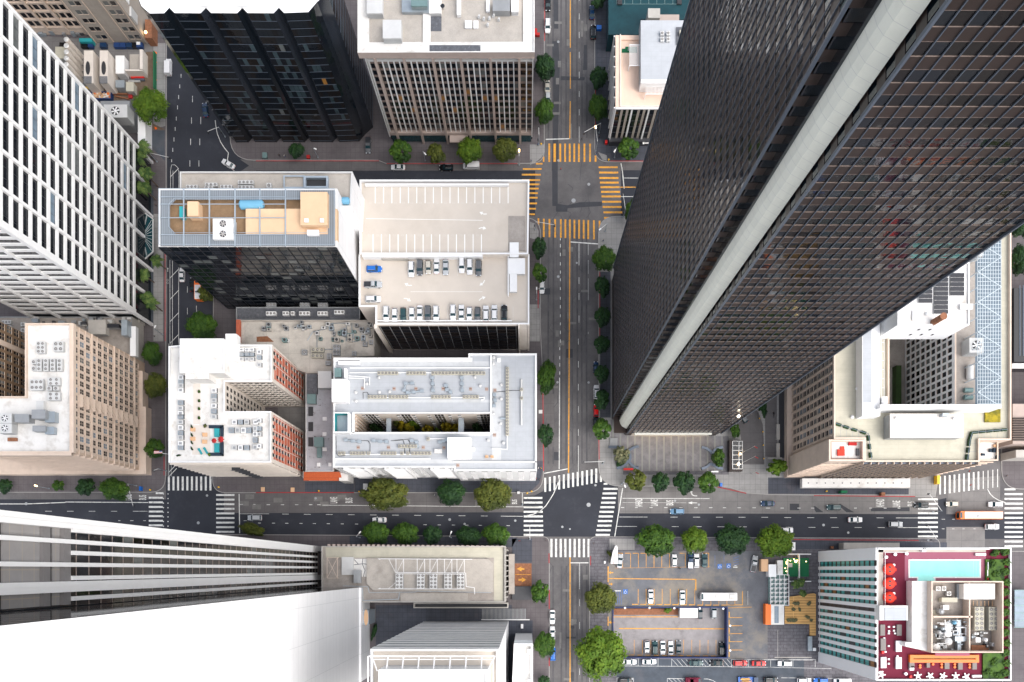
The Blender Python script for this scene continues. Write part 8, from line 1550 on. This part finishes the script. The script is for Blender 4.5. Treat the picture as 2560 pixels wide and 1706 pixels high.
for k,(c,r,u,v) in enumerate(((2,0,268,1320),(2,0,888,1465),(0,2,2005,1337),(1,2,575,1372),(1,2,945,1378),(2,2,180,1377),(2,2,140,1392),(0,2,1375,1362),(3,2,540,1375),(2,0,885,225),(2,0,872,370))): b = MB(); x,y = t(c,r,u,v,.8); b.cyl(x,y,.15,.85,.2,10); b.cyl(x,y,.85,1.0,.26,10,.1); b.tube((x - .3,y,.6),(x + .3,y,.6),.1,6); solo(b,'fire_hydrant','yellow_paint','%s small yellow hydrant, counted from the upper crossing' % ORD[k],'hydrant','yellow hydrants')
for k,(c,r,u,v,w,l,hh,m,lb) in enumerate(((2,0,220,290,22,60,1.3,'cloth_red','red newspaper box right of the ribbed block'),(2,0,242,312,26,24,1.2,'cloth_red','second red box right of the ribbed block'),(2,0,800,250,44,38,1.2,'car_blue','blue boxes on the right pavement near the top'),(2,0,866,1300,22,26,1.3,'red_paint','red box at the pink terrace block corner'),(3,2,1567,1268,26,78,2.4,'yellow_paint','yellow shelter at the far right crossing'),(0,2,1283,1350,14,40,1.8,'car_blue','blue sign board beside the left crossing'),(2,2,1922,1315,20,32,2,'car_blue','blue sign board beside the last plaza tree'),(3,2,700,1380,58,22,2.4,'green_turf','dark green bus shelter below the cream hotel'),(3,2,1060,1400,34,30,2,'rust','brown kiosk below the cream hotel'),(2,2,60,1388,24,20,1.2,'light_metal','white bin at the left corner of the main junction'),(2,2,262,645,34,32,.3,'light_metal','pale square cover below the tall oval tree'),(2,3,92,1055,22,40,1.1,'white_metal','white box beside the slatted grille'),(2,3,852,467,16,24,.4,'white_metal','small white cover by the lot corner'),(2,3,1543,522,14,14,1,'car_black','black bin below the white lot car'),(1,0,478,1437,30,28,.9,'cloth_red','dark red bin before the zigzag tower'),(1,0,78,1425,40,50,1.2,'teal_metal','teal cabinet left before the zigzag tower'),(3,3,590,330,26,22,1,'rust','brown round planter at the pool hotel pavement'),(1,2,1003,1335,40,60,.5,'light_metal','pale slab beside the huge olive tree'),(1,2,335,1362,34,40,.3,'tan_cloth','tan grating on the pavement left of the tile roof'),(1,2,62,1358,34,40,.3,'tan_cloth','tan grating on the pavement below the brick walls'))): dk('street_cabinet','street box',c,r,u,v,w,l,hh,m,lb,z0=.155,back=False)
T = thing('sail_sign','tall white sail-shaped sign with red stripe at the lot corner','sign',(*t(2,3,940,480),.16)); b = MB(); pts = [t(2,3,u,v,3) for u,v in ((905,478),(970,482),(968,330),(962,314),(948,316),(925,375))]; b.prism(pts,.3,3.2); b.build('panel','white_metal',T); b = MB(); b.strip([t(2,3,950,330,3),t(2,3,930,478,3)],.18,3.21); b.build('stripe','red_paint',T)
# turf court, trellis, striped yellow terrace beside the pool hotel
T = thing('roof_garden','green turf court with string lights and white dividers','terrace',(*t(3,3,255,510),.16)); b = MB(); b.box(*R(3,3,140,428,375,598,1),.16,1); b.build('turf','green_turf',T); b = MB(); [b.box(*R(3,3,*a,1.6),.16,1.8) for a in ((178,388,395,396),(283,396,291,640),(195,638,395,646),(178,440,184,592))]; b.build('divider','white_metal',T); b = MB(); b.box(*R(3,3,183,475,222,512,1.5),1,1.7); b.build('table','grey_metal',T)
for k,(u,v) in enumerate(((180,447),(205,452),(168,465),(170,480),(238,440),(255,458),(268,450),(350,460),(158,522),(168,550))): b = MB(); x,y = t(3,3,u,v,2.5); b.cyl(x,y,2.4,2.65,.16 if k != 5 else .4,8); b.build('string_light','lamp_warm',T)
T = thing('trellis','white square trellis roof with round plants beneath','trellis',(*t(3,3,108,720),.16)); b = MB(); x0,x1,y0,y1 = R(3,3,25,582,192,862,3); [b.box(x0 + (x1 - x0)*k / 4 - .09,x0 + (x1 - x0)*k / 4 + .09,y0,y1,2.8,3) for k in range(5)]; [b.box(x0,x1,y0 + (y1 - y0)*k / 7 - .09,y0 + (y1 - y0)*k / 7 + .09,2.8,3.01) for k in range(8)]; b.build('frame','white_metal',T); b = MB(); b.box(x0,x1,y0,y1,.16,.6); b.build('floor','teal_metal',T)
for k in range(24): b = MB(); i,j = k % 4,k // 4; x = x0 + (x1 - x0)*(i + .5) / 4; y = y0 + (y1 - y0)*(j + .8) / 7; b.cyl(x,y,.6,1.6,.42,10); b.cyl(x,y,1.6,1.7,.25,8); b.build('pot','light_metal',T)
T = thing('striped_terrace','striped yellow wooden terrace with climbing plants left of the pool hotel','terrace',(*t(3,3,300,890),.16)); b = MB(); b.prism([t(3,3,u,v,.8) for u,v in ((155,870),(195,870),(195,785),(420,752),(440,760),(440,1140),(385,1140),(385,1035),(155,1030))],.16,.8); b.build('decking','deck_wood',T)
rr_ = random.Random(6)
for k in range(14): bush(*q(3,3,rr_.uniform(190,430),rr_.choice((845,880,900,970,1000))),rr_.uniform(4,9),rr_.uniform(3,5),.8,'leaf_sage','%s grey-green climber tuft on the striped terrace' % ORD[k],hh=.6)
T = thing('bar_building','small white and orange pavilion between trellis and lot','building',(*t(3,3,80,940),.16)); b = MB(); b.box(*R(3,3,0,855,148,1040,3),.16,3); b.build('body','roof_white',T); b = MB(); b.box(*R(3,3,-20,855,28,1040,3.1),.16,3.1); b.build('orange_band','orange_paint',T); b = MB(); b.box(*R(3,3,60,870,98,1025,3.1),3,3.12); b.build('skylight','glass_blue',T)
rbxs('roof_box','roof box',((3,3,8,488,75,600,.16,3.6,'white hut left of the turf court','white_metal'),(3,3,88,450,135,580,.16,3,'second white hut touching the turf court','roof_white'),(3,3,225,285,250,355,.16,1.5,'white panel beside the fourth lot tree','white_metal'),(2,3,2290,440,2350,550,.16,3,'tan-roofed hut at the lot edge','tan_cloth'),(2,3,2330,850,2350,1035,.16,3.2,'orange wall end of the pavilion','orange_paint'),(3,3,370,1150,405,1280,.16,1.5,'grey cabinet at the lower lot edge','galv'),(3,3,415,1255,440,1280,.16,1.4,'small white fan box at the hotel foot','white_metal')))
b = MB(); b.strip([t(3,3,88,1090),t(3,3,88,1350)],.12,.17); b.strip([t(3,3,60,1340),t(3,3,400,1340)],.3,.172); solo(b,'ground_joint','concrete','pale joints in the asphalt left of the pool hotel','joint')
# right edge neighbours
T = thing('brown_building','brown ribbed concrete building at the right edge below the dark court','building',(*G(2580,1080),0)); b = MB(); b.box(*RP(2532,1010,2800,1110,12),.15,12); b.build('wall','taupe',T); b = MB(); [b.box(*R(3,2,2250,700 + k*22,2600,712 + k*22,12.5),12,12.6) for k in range(10)]; b.build('roof_rib','bronze',T); b = MB(); b.box(*R(3,2,2260,1000,2600,1070,8),.15,9); b.build('terrace','concrete',T)
T = thing('glass_building','dark blue-black building at the right edge beside the trees','building',(*G(2600,780),0)); b = MB(); b.box(*RP(2535,720,2800,905,14),.15,14); b.build('wall','glass_dark',T); b = MB(); [b.box(*R(3,1,2310 + k*30,1050,2316 + k*30,1700,14.2),14,14.2) for k in range(4)]; b.build('roof_rib','steel_blue',T); b = MB(); x,y = t(3,1,2285,1438,6); b.box(x - .5,x + .5,y - .4,y + .4,5.5,6); b.build('lamp','lamp_warm',T); b = MB(); b.box(*R(3,2,2240,205,2400,245,14.6),14,14.8); b.build('white_ledge','white_paint',T)
T = thing('bus_shelter','pale blue glass shelter roof at the right edge beside the green wall','shelter',(*t(3,3,2310,890),.15)); b = MB(); b.box(*R(3,3,2265,722,2420,1068,3.2),3,3.2); b.build('roof','glass_blue',T); b = MB(); [b.box(*R(3,3,2262,v,2420,v + 6,3.3),2.9,3.3) for v in (720,790,860,930,1000,1062)]; b.build('frame','teal_metal',T); b = MB(); [b.cyl(*t(3,3,u,v,1),.15,3,.1,6) for u in (2275,2400) for v in (740,1050)]; b.build('post','grey_metal',T)
# ------------------------------------------------------------------ people
def person_mesh():
    """one standing walker, body grown over a jointed skeleton"""
    J = [(0,0,.95,.13),(0,0,1.2,.135),(0,0,1.42,.14),(0,0,1.52,.06),(0,.01,1.62,.095),(0,.01,1.74,.08),(-.09,.02,.9,.1),(-.1,.16,.5,.07),(-.1,.1,.08,.045),(-.1,.22,.04,.035),(.09,-.02,.9,.1),(.1,-.06,.5,.07),(.1,-.26,.12,.045),(.1,-.16,.05,.035),(-.2,0,1.4,.06),(-.24,-.08,1.12,.045),(-.23,.02,.88,.035),(-.23,.06,.8,.03),(.2,0,1.4,.06),(.24,.08,1.12,.045),(.23,.2,.9,.035),(.23,.24,.83,.03)]
    E = [(0,1),(1,2),(2,3),(3,4),(4,5),(0,6),(6,7),(7,8),(8,9),(0,10),(10,11),(11,12),(12,13),(2,14),(14,15),(15,16),(16,17),(2,18),(18,19),(19,20),(20,21)]
    me = bpy.data.meshes.new('person'); me.from_pydata([j[:3] for j in J],E,[]); o = bpy.data.objects.new('person',me); col.objects.link(o); m = o.modifiers.new('s','SKIN'); sk = me.skin_vertices[0].data
    for i,j in enumerate(J): sk[i].radius = (j[3],j[3]*(.75 if i in (1,2) else 1))
    sk[0].use_root = True; sd = o.modifiers.new('d','SUBSURF'); sd.levels = sd.render_levels = 1
    dg = bpy.context.evaluated_depsgraph_get(); me2 = bpy.data.meshes.new_from_object(o.evaluated_get(dg)); bpy.data.objects.remove(o); return me2
PM = person_mesh()
def person(c,r,u,v,rz,top,leg,lb):
    me = PM.copy(); me.materials.clear(); [me.materials.append(MATS[m]) for m in (top,leg,'skin','hair')]
    for p in me.polygons: z = p.center.z; x = abs(p.center.x); p.material_index = 3 if z > 1.66 or (z > 1.56 and p.center.y < -.03) else 2 if z > 1.47 or (z < .93 and x > .19) else 0 if z > .95 else 1
    o = bpy.data.objects.new('person',me); col.objects.link(o); o.location = (*t(c,r,u,v,.9),.155); o.rotation_euler = (0,0,rz); o['label'] = lb; o['category'] = 'person'; o['group'] = 'people on foot'
for k,a in enumerate(((2,0,640,1278,.5,'cloth_dark','cloth_dark','person in black crossing above the upper yellow stripes'),(2,0,448,1553,1,'cloth_red','cloth_dark','person in red walking in the upper junction'),(2,0,236,1330,0,'cloth_blue','cloth_dark','person in blue waiting at the upper left corner'),(2,0,772,1410,2,'cloth_blue','cloth_blue','person in blue on the upper right corner'),(2,0,175,1478,2,'cloth_blue','cloth_dark','person on the left corner beside the yellow stripes'),(2,0,800,1260,1,'cloth_dark','cloth_dark','person in black on the right pavement above the crossing'),
    (2,1,838,640,1,'cloth_dark','cloth_blue','person with a bicycle on the round corner island'),(2,1,912,705,1,'cloth_white','cloth_blue','person in white under the first tower tree'),(2,2,243,1163,1,'cloth_white','cloth_blue','person in white and blue beside the stop line'),(2,2,268,1163,2,'yellow_paint','cloth_dark','person in yellow beside the stop line'),(2,2,222,1256,2,'cloth_red','cloth_dark','person in red at the left corner of the main junction'),(2,2,254,1270,0,'cloth_dark','cloth_dark','person in black at the left corner of the main junction'),(2,2,1153,1150,0,'cloth_blue','cloth_dark','person sitting by the lower left bench on the plaza'),(2,2,1062,998,0,'cloth_blue','cloth_dark','person at the upper left bench on the plaza'),
    (2,3,310,265,0,'cloth_dark','cloth_dark','person in black at the lower left junction corner'),(2,3,748,290,0,'cloth_dark','cloth_dark','person in black at the lower right junction corner'),(2,3,68,270,0,'cloth_red','cloth_dark','person in red beside the annex'),(2,3,317,865,0,'cloth_dark','cloth_blue','person below the garage entrance tree'),(2,3,1857,980,0,'cloth_dark','cloth_dark','person in the sunken lot behind the silver car'),(0,1,1435,318,0,'cloth_dark','cloth_dark','person on the pavement right of the glass canopy'),(0,1,1422,1522,0,'cloth_dark','cloth_white','person below the white street lamp at the grid tower'),(1,0,215,1430,0,'cloth_dark','cloth_dark','person before the zigzag tower, left of two'),(1,0,262,1435,1,'cloth_white','cloth_blue','person in white before the zigzag tower'),(1,2,1640,1410,1,'cloth_white','cloth_blue','person in white beside the dark round avenue tree'),(3,2,1845,1190,1,'cloth_red','cloth_dark','person in red crossing at the far right, upper'),(3,2,1857,1318,1,'cloth_red','cloth_dark','person in red crossing at the far right, lower'),(3,2,2185,1235,1,'cloth_dark','cloth_dark','person at the far right round corner'))): person(*a)
